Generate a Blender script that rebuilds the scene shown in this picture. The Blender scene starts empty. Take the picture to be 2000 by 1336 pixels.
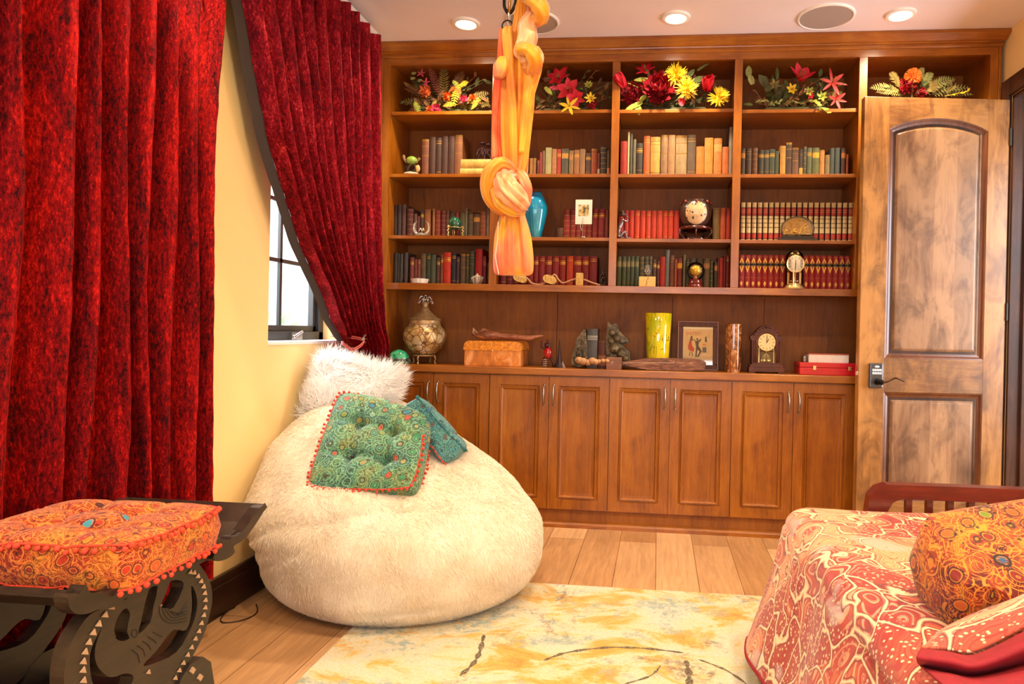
import bpy, math, random
import numpy as np
from mathutils import Vector, Matrix, noise

random.seed(7)
PI = math.pi
SC = bpy.context.scene
COL = SC.collection

# ---------------------------------------------------------------- camera
F_PX, P_X, P_Y, YAW, PITCH, ROLL = 1310.75, 1157.5, 650.4, -.09813, -.00324, .0213
CAM = Vector((0, 0, 1.11))
_f = Vector((math.sin(YAW) * math.cos(PITCH), math.cos(YAW) * math.cos(PITCH), math.sin(PITCH)))
_r0 = Vector((math.cos(YAW), -math.sin(YAW), 0))
_u0 = _r0.cross(_f)
_r = _r0 * math.cos(ROLL) + _u0 * math.sin(ROLL)
_u = _u0 * math.cos(ROLL) - _r0 * math.sin(ROLL)
cd = bpy.data.cameras.new('camera')
cam = bpy.data.objects.new('camera', cd)
COL.objects.link(cam)
cam.matrix_world = Matrix(((_r.x, _u.x, -_f.x, CAM.x), (_r.y, _u.y, -_f.y, CAM.y), (_r.z, _u.z, -_f.z, CAM.z), (0, 0, 0, 1)))
cd.sensor_width = 36
cd.sensor_fit = 'HORIZONTAL'
cd.lens = F_PX / 2000 * 36
cd.shift_x = (1000 - P_X) / 2000
cd.shift_y = (P_Y - 668) / 2000
cd.clip_start = .05
SC.camera = cam


def at(x, y, X=None, Y=None, Z=None):
    """the world point seen at picture position x, y on one plane of the room"""
    d = _f + _r * ((x - P_X) / F_PX) - _u * ((y - P_Y) / F_PX)
    t = (X - CAM.x) / d.x if X is not None else (Y - CAM.y) / d.y if Y is not None else (Z - CAM.z) / d.z
    return CAM + d * t


# ---------------------------------------------------------------- world, lamps, exposure
W = bpy.data.worlds.new('sky')
SC.world = W
W.use_nodes = True
bg = W.node_tree.nodes['Background']
bg.inputs[0].default_value = (.80, .92, 1.0, 1)
bg.inputs[1].default_value = 3.2
vs = SC.view_settings
vs.view_transform = 'Standard'
vs.look = 'None'
vs.gamma = 1
vs.exposure = .1
vs.use_curve_mapping = False
SC.cycles.use_denoising = True
SC.cycles.max_bounces = 8
SC.cycles.diffuse_bounces = 4
SC.cycles.glossy_bounces = 3
SC.cycles.transmission_bounces = 6
SC.cycles.transparent_max_bounces = 8
SC.cycles.caustics_reflective = False
SC.cycles.caustics_refractive = False
SC.cycles.sample_clamp_indirect = 6

WX0, WX1, WY0, WY1, CZ = -1.65, 1.79, -1.6, 4.10, 2.73     # room
FY, BY = 3.74, 4.07                                         # bookcase front and back


def light(name, kind, loc, energy, color, aim=None, **kw):
    d = bpy.data.lights.new(name, kind)
    d.energy = energy
    d.color = color
    for k, v in kw.items():
        setattr(d, k, v)
    o = bpy.data.objects.new(name, d)
    o.location = loc
    if aim is not None:
        o.rotation_euler = (Vector(aim) - Vector(loc)).to_track_quat('-Z', 'Y').to_euler()
    COL.objects.link(o)
    return o


WARM = (1.0, .80, .55)
COOL = (.84, .90, 1.0)
LAMPS = [(-1.054, 3.483), (.053, 3.472), (1.172, 3.50), (-1.054, 1.7), (.053, 1.7), (1.172, 1.7), (-1.054, 0.0), (.053, 0.0), (1.172, 0.0)]  # front row is visible; the rows behind are unseen, added to light the room
for i, (lx, ly) in enumerate(LAMPS):
    light('downlight_lamp', 'SPOT', (lx, ly, CZ - .03), (62, 66, 80)[i] if i < 3 else (62, 72, 90)[i % 3], WARM, (lx, ly, 0), spot_size=2.5, spot_blend=.75, shadow_soft_size=.045)
# the rear area light is an added, unseen fill; daylight: the window in the left wall and the hall beyond the open door
light('rear_fill_light', 'AREA', (.1, WY0 - .12, 1.5), 42, COOL, (.1, 3, 1.35), shape='RECTANGLE', size=2.3, size_y=1.3)
light('left_window_daylight', 'AREA', (WX0 - .55, 3.1, 1.75), 120, (.90, .93, 1.0), (-.9, 2.9, .9), shape='RECTANGLE', size=1.0, size_y=1.1)
light('hall_daylight', 'AREA', (WX1 + 1.1, 2.7, 1.35), 75, COOL, (-.6, 2.9, .6), shape='RECTANGLE', size=.9, size_y=1.8)


# ---------------------------------------------------------------- helpers
def lin(h):
    if isinstance(h, str):
        c = [int(h[i:i + 2], 16) / 255 for i in (0, 2, 4)]
    else:
        c = [v / 255 for v in h]
    return tuple(v / 12.92 if v <= .04045 else ((v + .055) / 1.055) ** 2.4 for v in c) + (1,)


class NT:
    """small wrapper to write node trees shortly"""

    def __init__(s, name):
        s.m = bpy.data.materials.new(name)
        s.m.use_nodes = True
        s.t = s.m.node_tree
        s.p = s.t.nodes['Principled BSDF']
        s.tc = None

    def n(s, typ, **kw):
        nd = s.t.nodes.new('ShaderNode' + typ)
        for k, v in kw.items():
            if k in ('op', 'operation'):
                nd.operation = v
            elif hasattr(nd, k) and k not in nd.inputs:
                setattr(nd, k, v)
            else:
                s.set(nd, k, v)
        return nd

    def set(s, nd, k, v):
        if isinstance(k, str) and k[0] == 'i' and k[1:].isdigit():
            k = int(k[1:])
        sk = nd.inputs[k]
        if hasattr(v, 'is_linked') or hasattr(v, 'links'):
            s.t.links.new(v, sk)
        elif hasattr(v, 'outputs'):
            s.t.links.new(v.outputs[0], sk)
        else:
            sk.default_value = v

    def co(s, scale=(1, 1, 1), rot=(0, 0, 0), kind='Object', loc=(0, 0, 0)):
        if s.tc is None:
            s.tc = s.t.nodes.new('ShaderNodeTexCoord')
        mp = s.t.nodes.new('ShaderNodeMapping')
        s.t.links.new(s.tc.outputs[kind], mp.inputs[0])
        mp.inputs['Scale'].default_value = scale
        mp.inputs['Rotation'].default_value = rot
        mp.inputs['Location'].default_value = loc
        return mp.outputs[0]

    def ramp(s, fac, stops, interp='LINEAR'):
        r = s.t.nodes.new('ShaderNodeValToRGB')
        r.color_ramp.interpolation = interp
        e = r.color_ramp.elements
        while len(e) < len(stops):
            e.new(.5)
        for i, (p, c) in enumerate(stops):
            e[i].position = p
            e[i].color = c if not isinstance(c, str) else lin(c)
        s.set(r, 0, fac)
        return r.outputs[0]

    def noise(s, vec, scale, detail=3, rough=.5, dist=0):
        return s.n('TexNoise', Vector=vec, Scale=scale, Detail=detail, Roughness=rough, Distortion=dist).outputs[0]

    def mix(s, f, a, b, mode='MIX'):
        m = s.t.nodes.new('ShaderNodeMix')
        m.data_type = 'RGBA'
        m.blend_type = mode
        for k, v in ((0, f), (6, a), (7, b)):
            if isinstance(v, str):
                v = lin(v)
            s.set(m, k, v)
        return m.outputs[2]

    def math(s, op, a, b=0.0, c=None):
        m = s.t.nodes.new('ShaderNodeMath')
        m.operation = op
        s.set(m, 0, a)
        s.set(m, 1, b)
        if c is not None:
            s.set(m, 2, c)
        return m.outputs[0]

    def bump(s, h, strength=.3, dist=.01):
        b = s.n('Bump', Height=h, Strength=strength, Distance=dist)
        s.t.links.new(b.outputs[0], s.p.inputs['Normal'])

    def out(s, **kw):
        names = dict(base='Base Color', rough='Roughness', metal='Metallic', sheen='Sheen Weight', tint='Sheen Tint', sheenr='Sheen Roughness',
                     trans='Transmission Weight', ior='IOR', coat='Coat Weight', coatr='Coat Roughness', emit='Emission Color', es='Emission Strength', alpha='Alpha', spec='Specular IOR Level', sss='Subsurface Weight')
        for k, v in kw.items():
            if isinstance(v, str):
                v = lin(v)
            s.set(s.p, names[k], v)
        return s.m


_plain = {}


def plain(h, rough=.5, metal=0, name=None, **kw):
    key = (h, rough, metal, tuple(sorted(kw.items())))
    if key not in _plain:
        t = NT(name or 'mat_%s' % (h,))
        _plain[key] = t.out(base=h, rough=rough, metal=metal, **kw)
    return _plain[key]


def speck(h, rough=.6, amt=.35, scale=60, stretch=(1, 1, .25), name='cloth_%s', **kw):
    """plain colour with a little uneven wear"""
    key = ('s', h, rough, amt, scale, stretch, tuple(sorted(kw.items())))
    if key not in _plain:
        t = NT(name % h if '%' in name else name)
        f = t.noise(t.co(stretch), scale, 4, .6)
        c = lin(h)
        lo = tuple(v * (1 - amt) for v in c[:3]) + (1,)
        hi = tuple(min(1, v * (1 + amt)) for v in c[:3]) + (1,)
        t.bump(f, .15, .003)
        _plain[key] = t.out(base=t.ramp(f, [(.3, lo), (.7, hi)]), rough=rough, **kw)
    return _plain[key]


class MB:
    def __init__(s):
        s.v = []
        s.f = []
        s.m = []

    def add(s, vs, fs, m=0):
        o = len(s.v)
        s.v += [Vector(v) for v in vs]
        s.f += [tuple(i + o for i in f) for f in fs]
        s.m += [m] * len(fs) if isinstance(m, int) else list(m)

    def box(s, a, b, m=0):
        (x0, y0, z0), (x1, y1, z1) = a, b
        x0, x1 = sorted((x0, x1)); y0, y1 = sorted((y0, y1)); z0, z1 = sorted((z0, z1))
        s.add([(x0, y0, z0), (x1, y0, z0), (x1, y1, z0), (x0, y1, z0), (x0, y0, z1), (x1, y0, z1), (x1, y1, z1), (x0, y1, z1)],
              [(0, 3, 2, 1), (4, 5, 6, 7), (0, 1, 5, 4), (1, 2, 6, 5), (2, 3, 7, 6), (3, 0, 4, 7)], m)
        return s

    def obox(s, c, half, M=None, m=0):
        n = len(s.v)
        s.box([-h for h in half], half, m)
        M = M or Matrix()
        for i in range(n, len(s.v)):
            s.v[i] = Vector(c) + (M @ s.v[i])
        return s

    def lathe(s, c, prof, n=24, m=0, M=None, sx=1, sy=1, cap=True, wob=None):
        c = Vector(c)
        o = len(s.v)
        vs = []
        for r, z in prof:
            for k in range(n):
                a = 2 * PI * k / n
                rr = r * (wob(a, z) if wob else 1)
                p = Vector((rr * math.cos(a) * sx, rr * math.sin(a) * sy, z))
                vs.append(c + (M @ p if M else p))
        fs = []
        for j in range(len(prof) - 1):
            for k in range(n):
                k2 = (k + 1) % n
                fs.append((j * n + k, j * n + k2, (j + 1) * n + k2, (j + 1) * n + k))
        if cap:
            fs.append(tuple(range(n - 1, -1, -1)))
            fs.append(tuple((len(prof) - 1) * n + k for k in range(n)))
        s.add(vs, fs, m)
        return s

    def sphere(s, c, r, n=12, m=0, sc=(1, 1, 1), M=None):
        k = max(5, n // 2 + 1)
        prof = [(max(1e-5, math.sin(PI * j / k)) * (r if not isinstance(r, tuple) else r[0]), -math.cos(PI * j / k) * (r if not isinstance(r, tuple) else r[0])) for j in range(k + 1)]
        S = Matrix.Diagonal((sc[0], sc[1], sc[2]))
        s.lathe(c, prof, n, m, (M.to_3x3() @ S) if M else S, cap=False)
        return s

    def tube(s, pts, r, n=8, m=0, cap=True, flat=1.0, ref=None, rip=None):
        pts = [Vector(p) for p in pts]
        N = len(pts)
        rs = r if isinstance(r, (list, tuple)) else [r] * N
        up = Vector(ref) if ref else None
        vs = []
        for i, p in enumerate(pts):
            d = (pts[min(i + 1, N - 1)] - pts[max(i - 1, 0)])
            d = d.normalized() if d.length > 1e-9 else Vector((0, 0, 1))
            if up is None:
                up = Vector((0, 0, 1)) if abs(d.z) < .9 else Vector((1, 0, 0))
            a = (up - d * up.dot(d))
            a = a.normalized() if a.length > 1e-6 else d.orthogonal().normalized()
            b = d.cross(a)
            up = a if ref is None else Vector(ref)
            for k in range(n):
                t = 2 * PI * k / n
                q = rs[i] * (1 + (rip(t, i / (N - 1)) if rip else 0))
                vs.append(p + a * math.cos(t) * q + b * math.sin(t) * q * flat)
        fs = []
        for i in range(N - 1):
            for k in range(n):
                k2 = (k + 1) % n
                fs.append((i * n + k, i * n + k2, (i + 1) * n + k2, (i + 1) * n + k))
        if cap:
            fs.append(tuple(range(n - 1, -1, -1)))
            fs.append(tuple((N - 1) * n + k for k in range(n)))
        s.add(vs, fs, m)
        return s

    def grid(s, fn, nu, nv, m=0, closeu=False):
        vs = [fn(i / (nu if closeu else nu - 1), j / (nv - 1)) for j in range(nv) for i in range(nu)]
        fs = []
        for j in range(nv - 1):
            for i in range(nu if closeu else nu - 1):
                i2 = (i + 1) % nu
                fs.append((j * nu + i, j * nu + i2, (j + 1) * nu + i2, (j + 1) * nu + i))
        s.add(vs, fs, m)
        return s

    def prism(s, pts, off, m=0):
        """polygon of 3-D points pushed by a vector"""
        n = len(pts)
        a = [Vector(p) for p in pts]
        b = [p + Vector(off) for p in a]
        s.add(a + b, [tuple(range(n)), tuple(range(2 * n - 1, n - 1, -1))] + [(i, (i + 1) % n + 0, (i + 1) % n + n, i + n) for i in range(n)], m)
        return s

    def xf(s, M):
        s.v = [M @ v for v in s.v]
        return s

    def build(s, name, mats, parent=None, smooth=None, bevel=0, sub=0, solid=0, loc=None):
        mats = mats if isinstance(mats, (list, tuple)) else [mats]
        if parent is None:
            if loc is None:
                xs = [v.x for v in s.v]; ys = [v.y for v in s.v]; zs = [v.z for v in s.v]
                loc = Vector(((min(xs) + max(xs)) / 2, (min(ys) + max(ys)) / 2, min(zs)))
            org = Vector(loc)
        else:
            org = ORG[parent.name]
        me = bpy.data.meshes.new(name)
        me.from_pydata([tuple(v - org) for v in s.v], [], s.f)
        for mm in mats:
            me.materials.append(mm)
        if any(s.m):
            me.polygons.foreach_set('material_index', s.m)
        if smooth:
            me.polygons.foreach_set('use_smooth', [True] * len(me.polygons))
            if smooth != 'all':
                me.set_sharp_from_angle(angle=math.radians(smooth if smooth is not True else 40))
        me.update()
        o = bpy.data.objects.new(name, me)
        COL.objects.link(o)
        if parent is None:
            o.location = org
        else:
            o.parent = parent
        ORG[o.name] = org
        if solid:
            q = o.modifiers.new('solid', 'SOLIDIFY'); q.thickness = solid; q.offset = 0
        if bevel:
            q = o.modifiers.new('bevel', 'BEVEL'); q.width = bevel; q.segments = 2; q.limit_method = 'ANGLE'; q.angle_limit = .6
        if sub:
            q = o.modifiers.new('sub', 'SUBSURF'); q.levels = sub; q.render_levels = sub
        return o


ORG = {}


def tag(o, label=None, cat=None, group=None, kind=None):
    if label: o['label'] = label
    if cat: o['category'] = cat
    if group: o['group'] = group
    if kind: o['kind'] = kind
    return o


def thing(name, label, cat, loc, group=None):
    o = bpy.data.objects.new(name, None)
    o.empty_display_size = .05
    o.location = loc
    COL.objects.link(o)
    ORG[o.name] = Vector(loc)
    return tag(o, label, cat, group)


def struct(name, mb, mats, **kw):
    return tag(mb.build(name, mats, **kw), kind='structure')


def dup(o, off):
    c = o.copy()
    COL.objects.link(c)
    c.location = o.location + Vector(off)
    ORG[c.name] = ORG[o.name] + Vector(off)
    for ch in list(o.children):
        k = ch.copy(); k.parent = c; COL.objects.link(k)
        for g in list(ch.children):
            q = g.copy(); q.parent = k; COL.objects.link(q)
    return c


def shape2d(name, loops, depth, M, mats, parent=None, bevel=0, **kw):
    """filled outline with holes, extruded; M maps (x, y, z) to the world"""
    cu = bpy.data.curves.new(name, 'CURVE')
    cu.dimensions = '2D'
    cu.fill_mode = 'BOTH'
    cu.extrude = depth / 2
    cu.bevel_depth = bevel
    for lp in loops:
        sp = cu.splines.new('POLY')
        sp.points.add(len(lp) - 1)
        for i, p in enumerate(lp):
            sp.points[i].co = (p[0], p[1], 0, 1)
        sp.use_cyclic_u = True
    tmp = bpy.data.objects.new('tmp', cu)
    COL.objects.link(tmp)
    me = bpy.data.meshes.new_from_object(tmp.evaluated_get(bpy.context.evaluated_depsgraph_get()))
    mb = MB()
    mb.add([M @ v.co for v in me.vertices], [tuple(p.vertices) for p in me.polygons])
    bpy.data.objects.remove(tmp)
    bpy.data.curves.remove(cu)
    bpy.data.meshes.remove(me)
    return mb


def text_mb(txt, size, M, ext=.0006):
    cu = bpy.data.curves.new('t', 'FONT')
    cu.body = txt
    cu.size = size
    cu.extrude = ext
    cu.align_x = 'CENTER'
    tmp = bpy.data.objects.new('tmp', cu)
    COL.objects.link(tmp)
    me = bpy.data.meshes.new_from_object(tmp.evaluated_get(bpy.context.evaluated_depsgraph_get()))
    mb = MB()
    mb.add([M @ v.co for v in me.vertices], [tuple(p.vertices) for p in me.polygons])
    bpy.data.objects.remove(tmp)
    bpy.data.curves.remove(cu)
    bpy.data.meshes.remove(me)
    return mb


def smoothloop(pts, k=3):
    """closed Catmull-Rom"""
    n = len(pts)
    out = []
    for i in range(n):
        p0, p1, p2, p3 = (Vector(pts[(i + d) % n]) for d in (-1, 0, 1, 2))
        for j in range(k):
            t = j / k
            out.append(.5 * ((2 * p1) + (-p0 + p2) * t + (2 * p0 - 5 * p1 + 4 * p2 - p3) * t * t + (-p0 + 3 * p1 - 3 * p2 + p3) * t ** 3))
    return out


def spline(pts, k=6):
    n = len(pts)
    P = [Vector(p) for p in pts]
    out = []
    for i in range(n - 1):
        p0, p1, p2, p3 = P[max(i - 1, 0)], P[i], P[i + 1], P[min(i + 2, n - 1)]
        for j in range(k):
            t = j / k
            out.append(.5 * ((2 * p1) + (-p0 + p2) * t + (2 * p0 - 5 * p1 + 4 * p2 - p3) * t * t + (-p0 + 3 * p1 - 3 * p2 + p3) * t ** 3))
    out.append(P[-1])
    return out


def interp(x, xs, ys):
    return float(np.interp(x, xs, ys))


def sm(a, b, x):
    t = min(1, max(0, (x - a) / (b - a)))
    return t * t * (3 - 2 * t)


# ---------------------------------------------------------------- materials
def wood(name, c_lo, c_mid, c_hi, axis='z', scale=1.0, rough=.34, knots=0.0, blotch=.5, coat=.25, planks=None):
    t = NT(name)
    st = {'z': (14, 14, 1.3), 'x': (1.3, 14, 14), 'y': (14, 1.3, 14)}[axis]
    v = t.co(tuple(q * scale for q in st))
    big = t.noise(t.co((2.2 * scale, 2.2 * scale, 1.6 * scale)), 1.4, 4, .6, .8)
    grain = t.noise(v, 2.2, 6, .65, 1.2)
    fine = t.noise(t.co(tuple(q * scale * 8 for q in st)), 3, 2)
    f = t.math('ADD', t.math('MULTIPLY', grain, .55), t.math('MULTIPLY', big, blotch))
    f = t.math('ADD', f, t.math('MULTIPLY', fine, .12))
    col = t.ramp(f, [(.36, c_lo), (.56, c_mid), (.78, c_hi)])
    if planks:
        pl = t.n('TexWhiteNoise', noise_dimensions='1D')
        sx = t.n('SeparateXYZ', i0=t.co())
        t.set(pl, 1, t.math('FLOOR', t.math('MULTIPLY', sx.outputs[0], planks)))
        col = t.mix(.55, col, t.ramp(pl.outputs[0], [(0, (.55, .5, .5, 1)), (1, (1.35, 1.3, 1.25, 1))]), 'MULTIPLY')
    if knots:
        vo = t.n('TexVoronoi', Vector=t.mix(.12, t.co((3.1, 3.1, 2.2)), t.n('TexNoise', Vector=t.co(), Scale=5.0).outputs[1]), Scale=1.0)
        k = t.ramp(vo.outputs[0], [(.0, (1, 1, 1, 1)), (.13, (.5, .5, .5, 1)), (.3, (0, 0, 0, 1))])
        sw = t.noise(t.co((3, 3, 1.4)), 2.5, 5, .6, .9)
        col = t.mix(t.math('MULTIPLY', k, knots), col, c_lo)
        col = t.mix(t.math('MULTIPLY', t.ramp(sw, [(.46, (0, 0, 0, 1)), (.62, (1, 1, 1, 1))]), .55), col, c_lo)
    t.bump(grain, .06, .004)
    return t.out(base=col, rough=rough, coat=coat, coatr=.2)


M_WOOD = wood('stained_maple_upright', '5A2B06', '904E0A', 'AC6812')
M_WOODX = wood('stained_maple_rail', '5A2B06', '904E0A', 'AC6812', 'x')
M_BACK = wood('stained_maple_back_panel', '5A2C05', '884A08', 'A25E0E', rough=.6, coat=.0)
M_DOORW = wood('knotty_alder_upright', '3A1C08', '84521E', 'B07A3E', scale=.8, rough=.4, knots=.7, blotch=.75, coat=.15)
M_DOORX = wood('knotty_alder_rail', '3A1C08', '744820', 'A0703C', 'x', scale=.8, rough=.4, knots=.7, blotch=.75, coat=.15)
M_DOORP = wood('knotty_alder_panel', '361A0E', '7A5236', 'A8805A', scale=.8, rough=.38, knots=.8, blotch=.85, coat=.15, planks=9)
M_DARKT = wood('dark_stained_trim', '20100A', '3A1E10', '552F1A', rough=.4)
M_DARKY = wood('dark_stained_baseboard', '1A0E08', '2E1A10', '45281A', 'y', rough=.4)
M_MAHOG = wood('red_mahogany', '360A04', '5C1408', '7A220E', 'x', rough=.28, coat=.3)
M_EBONY = wood('ebonised_wood', '120D0A', '231A14', '3C2D20', 'y', rough=.42, coat=.1)


def wall_mat(name, h, rough=.85):
    t = NT(name)
    f = t.noise(t.co(), 26, 4, .6)
    t.bump(f, .12, .004)
    c = lin(h)
    return t.out(base=t.ramp(t.noise(t.co(), 3, 3), [(.3, tuple(v * .96 for v in c[:3]) + (1,)), (.7, c)]), rough=rough)


M_WALL = wall_mat('cream_plaster', 'F8DB9C')
M_CEIL = wall_mat('white_ceiling_plaster', 'EDE4EA')
M_WHITE = plain('F4F1EC', .5)
M_BLACKFR = plain('2A2A28', .45)
M_GOLD = plain('D9A441', .28, 1)
M_BRASS = plain('F2DC9C', .28, .75)
M_SILVER = plain('D8D4CC', .22, 1)
M_NICKEL = plain('A39C94', .3, 1)
M_IRON = plain('2B2522', .4, .7)


def floor_mat():
    t = NT('oak_plank_floor')
    v = t.co((1, 1, 1), (0, 0, PI / 2))
    br = t.n('TexBrick', Vector=v, Scale=1.0, i1=lin('DDB384'), i2=lin('AE8052'), i3=lin('7A5230'))
    br.inputs['Mortar Size'].default_value = .0016
    br.inputs['Brick Width'].default_value = 1.15
    br.inputs['Row Height'].default_value = .19
    br.offset = .37
    gr = t.noise(t.co((16, 1.1, 1)), 2.2, 6, .65, 1.4)
    bl = t.noise(t.co((3, 1.2, 1)), 2, 4, .6, .6)
    c = t.mix(.75, br.outputs[0], t.ramp(gr, [(.3, (.62, .56, .5, 1)), (.7, (1.12, 1.08, 1.05, 1))]), 'MULTIPLY')
    c = t.mix(.6, c, t.ramp(bl, [(.3, (.75, .7, .65, 1)), (.65, (1.1, 1.05, 1.0, 1))]), 'MULTIPLY')
    t.bump(gr, .05, .003)
    return t.out(base=c, rough=.36)


def rug_mat():
    t = NT('abstract_rug_pile')
    b = t.noise(t.co((1, 1.6, 1)), 3.2, 8, .72, .6)
    b2 = t.noise(t.co((1, 1.4, 1), loc=(5, 3, 0)), 3.8, 8, .72, .8)
    fib = t.noise(t.co((1, 1, 1)), 90, 4, .8)
    col = t.ramp(b, [(.40, 'D8CDB4'), (.50, 'DACB9E'), (.56, 'D9A83E'), (.64, 'D2901E'), (.74, '8A6838')])
    bl = t.ramp(b2, [(.51, (0, 0, 0, 1)), (.58, (1, 1, 1, 1))])
    gate = t.ramp(t.noise(t.co((1, 1, 1)), 34, 5, .8), [(.44, (0, 0, 0, 1)), (.56, (1, 1, 1, 1))])
    col = t.mix(t.math('MULTIPLY', t.math('MULTIPLY', bl, gate), .8), col, '7E9C98')
    b3 = t.noise(t.co((1.3, 1, 1), loc=(9, 1, 0)), 2.8, 6, .7, .5)
    dk = t.ramp(b3, [(.55, (0, 0, 0, 1)), (.63, (1, 1, 1, 1))])
    col = t.mix(t.math('MULTIPLY', t.math('MULTIPLY', dk, gate), .75), col, '6B5138')
    col = t.mix(.5, col, t.ramp(fib, [(.3, (.6, .56, .5, 1)), (.6, (1.1, 1.08, 1.06, 1))]), 'MULTIPLY')
    t.bump(fib, .8, .006)
    return t.out(base=col, rough=.95, sheen=.3)


def velvet_mat(name, a, b, hi='F02818'):
    t = NT(name)
    f = t.noise(t.co((1, 1, .4)), 130, 6, .85, .4)
    g = t.noise(t.co((1, 1, .18)), 22, 4, .65, .6)
    k = t.math('ADD', t.math('MULTIPLY', f, .66), t.math('MULTIPLY', g, .34))
    c = t.ramp(k, [(.42, a), (.54, b), (.62, hi)])  # brightest red stop paints the crushed pile's glints into the colour
    t.bump(f, .5, .006)
    r = t.ramp(f, [(.35, (.46, .46, .46, 1)), (.62, (.25, .25, .25, 1))])
    t.out(base=c, rough=r, metal=.8, sheen=.5, sheenr=.3, tint='FF2010')
    sh = t.n('BsdfSheen', Color=t.ramp(f, [(.38, (.3, .0, .0, 1)), (.6, (.7, .04, .03, 1))]), Roughness=.3)
    ad = t.n('AddShader')
    t.t.links.new(t.p.outputs[0], ad.inputs[0]); t.t.links.new(sh.outputs[0], ad.inputs[1])
    t.t.links.new(ad.outputs[0], t.t.nodes['Material Output'].inputs[0])
    return t.m


def print_mat(name, ground, lines, blobs, scale=14, warp=.05, bold='2AA0A8', dark='3A1408', rings=9.0):
    """busy folk print: ringed medallions, squiggling contour lines, leaves and spots"""
    t = NT(name)
    base = t.co()
    nz = t.n('TexNoise', Vector=base, Scale=scale * .5, Detail=2.0)
    vv = t.n('VectorMath', operation='MULTIPLY_ADD')
    t.set(vv, 0, nz.outputs[1]); t.set(vv, 1, (warp, warp, warp)); t.set(vv, 2, base)
    v1 = t.n('TexVoronoi', Vector=vv, Scale=scale)
    d = v1.outputs[0]
    rg = t.math('SINE', t.math('MULTIPLY', d, rings * 3.4))
    big = t.noise(base, scale * .4, 3, .6, .6)
    col = t.ramp(big, [(.36, ground[0]), (.46, ground[1]), (.54, ground[2]), (.64, ground[3])])
    sq = t.math('SINE', t.math('MULTIPLY', t.noise(base, scale * 1.1, 2, .5, 1.2), 60.0))
    col = t.mix(t.math('MULTIPLY', t.ramp(sq, [(.5, (0, 0, 0, 1)), (.8, (1, 1, 1, 1))]), .55), col, lines)
    col = t.mix(t.math('MULTIPLY', t.ramp(sq, [(.0, (1, 1, 1, 1)), (.12, (0, 0, 0, 1))]), .5), col, dark)
    cell = t.n('SeparateColor', i0=v1.outputs[1])
    cc = t.ramp(cell.outputs[0], [(i / max(1, len(blobs)), b) for i, b in enumerate(blobs)], 'CONSTANT')
    inner = t.ramp(d, [(.27, (1, 1, 1, 1)), (.31, (0, 0, 0, 1))])
    col = t.mix(t.math('MULTIPLY', inner, .9), col, cc)
    ln = t.ramp(rg, [(.70, (0, 0, 0, 1)), (.86, (1, 1, 1, 1))])
    col = t.mix(t.math('MULTIPLY', t.math('MULTIPLY', ln, t.ramp(cell.outputs[1], [(.0, (.2, .2, .2, 1)), (.6, (1, 1, 1, 1))])), .75), col, lines)
    rim = t.ramp(d, [(.26, (0, 0, 0, 1)), (.28, (1, 1, 1, 1)), (.32, (1, 1, 1, 1)), (.34, (0, 0, 0, 1))])
    col = t.mix(t.math('MULTIPLY', rim, .8), col, dark)
    v2 = t.n('TexVoronoi', Vector=vv, Scale=scale * .38)
    core = t.ramp(v2.outputs[0], [(.09, (1, 1, 1, 1)), (.12, (0, 0, 0, 1))])
    edge = t.ramp(v2.outputs[0], [(.11, (0, 0, 0, 1)), (.125, (1, 1, 1, 1)), (.145, (1, 1, 1, 1)), (.16, (0, 0, 0, 1))])
    col = t.mix(core, col, bold)
    col = t.mix(edge, col, dark)
    v3 = t.n('TexVoronoi', Vector=vv, Scale=scale * 3.2)
    sp = t.math('MULTIPLY', t.ramp(v3.outputs[0], [(.2, (1, 1, 1, 1)), (.3, (0, 0, 0, 1))]), t.ramp(t.noise(base, scale * .8, 2), [(.46, (0, 0, 0, 1)), (.54, (1, 1, 1, 1))]))
    col = t.mix(t.math('MULTIPLY', sp, .85), col, dark)
    t.bump(t.noise(base, 260, 2), .15, .002)
    return t.out(base=col, rough=.85, sheen=.15)


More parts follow.
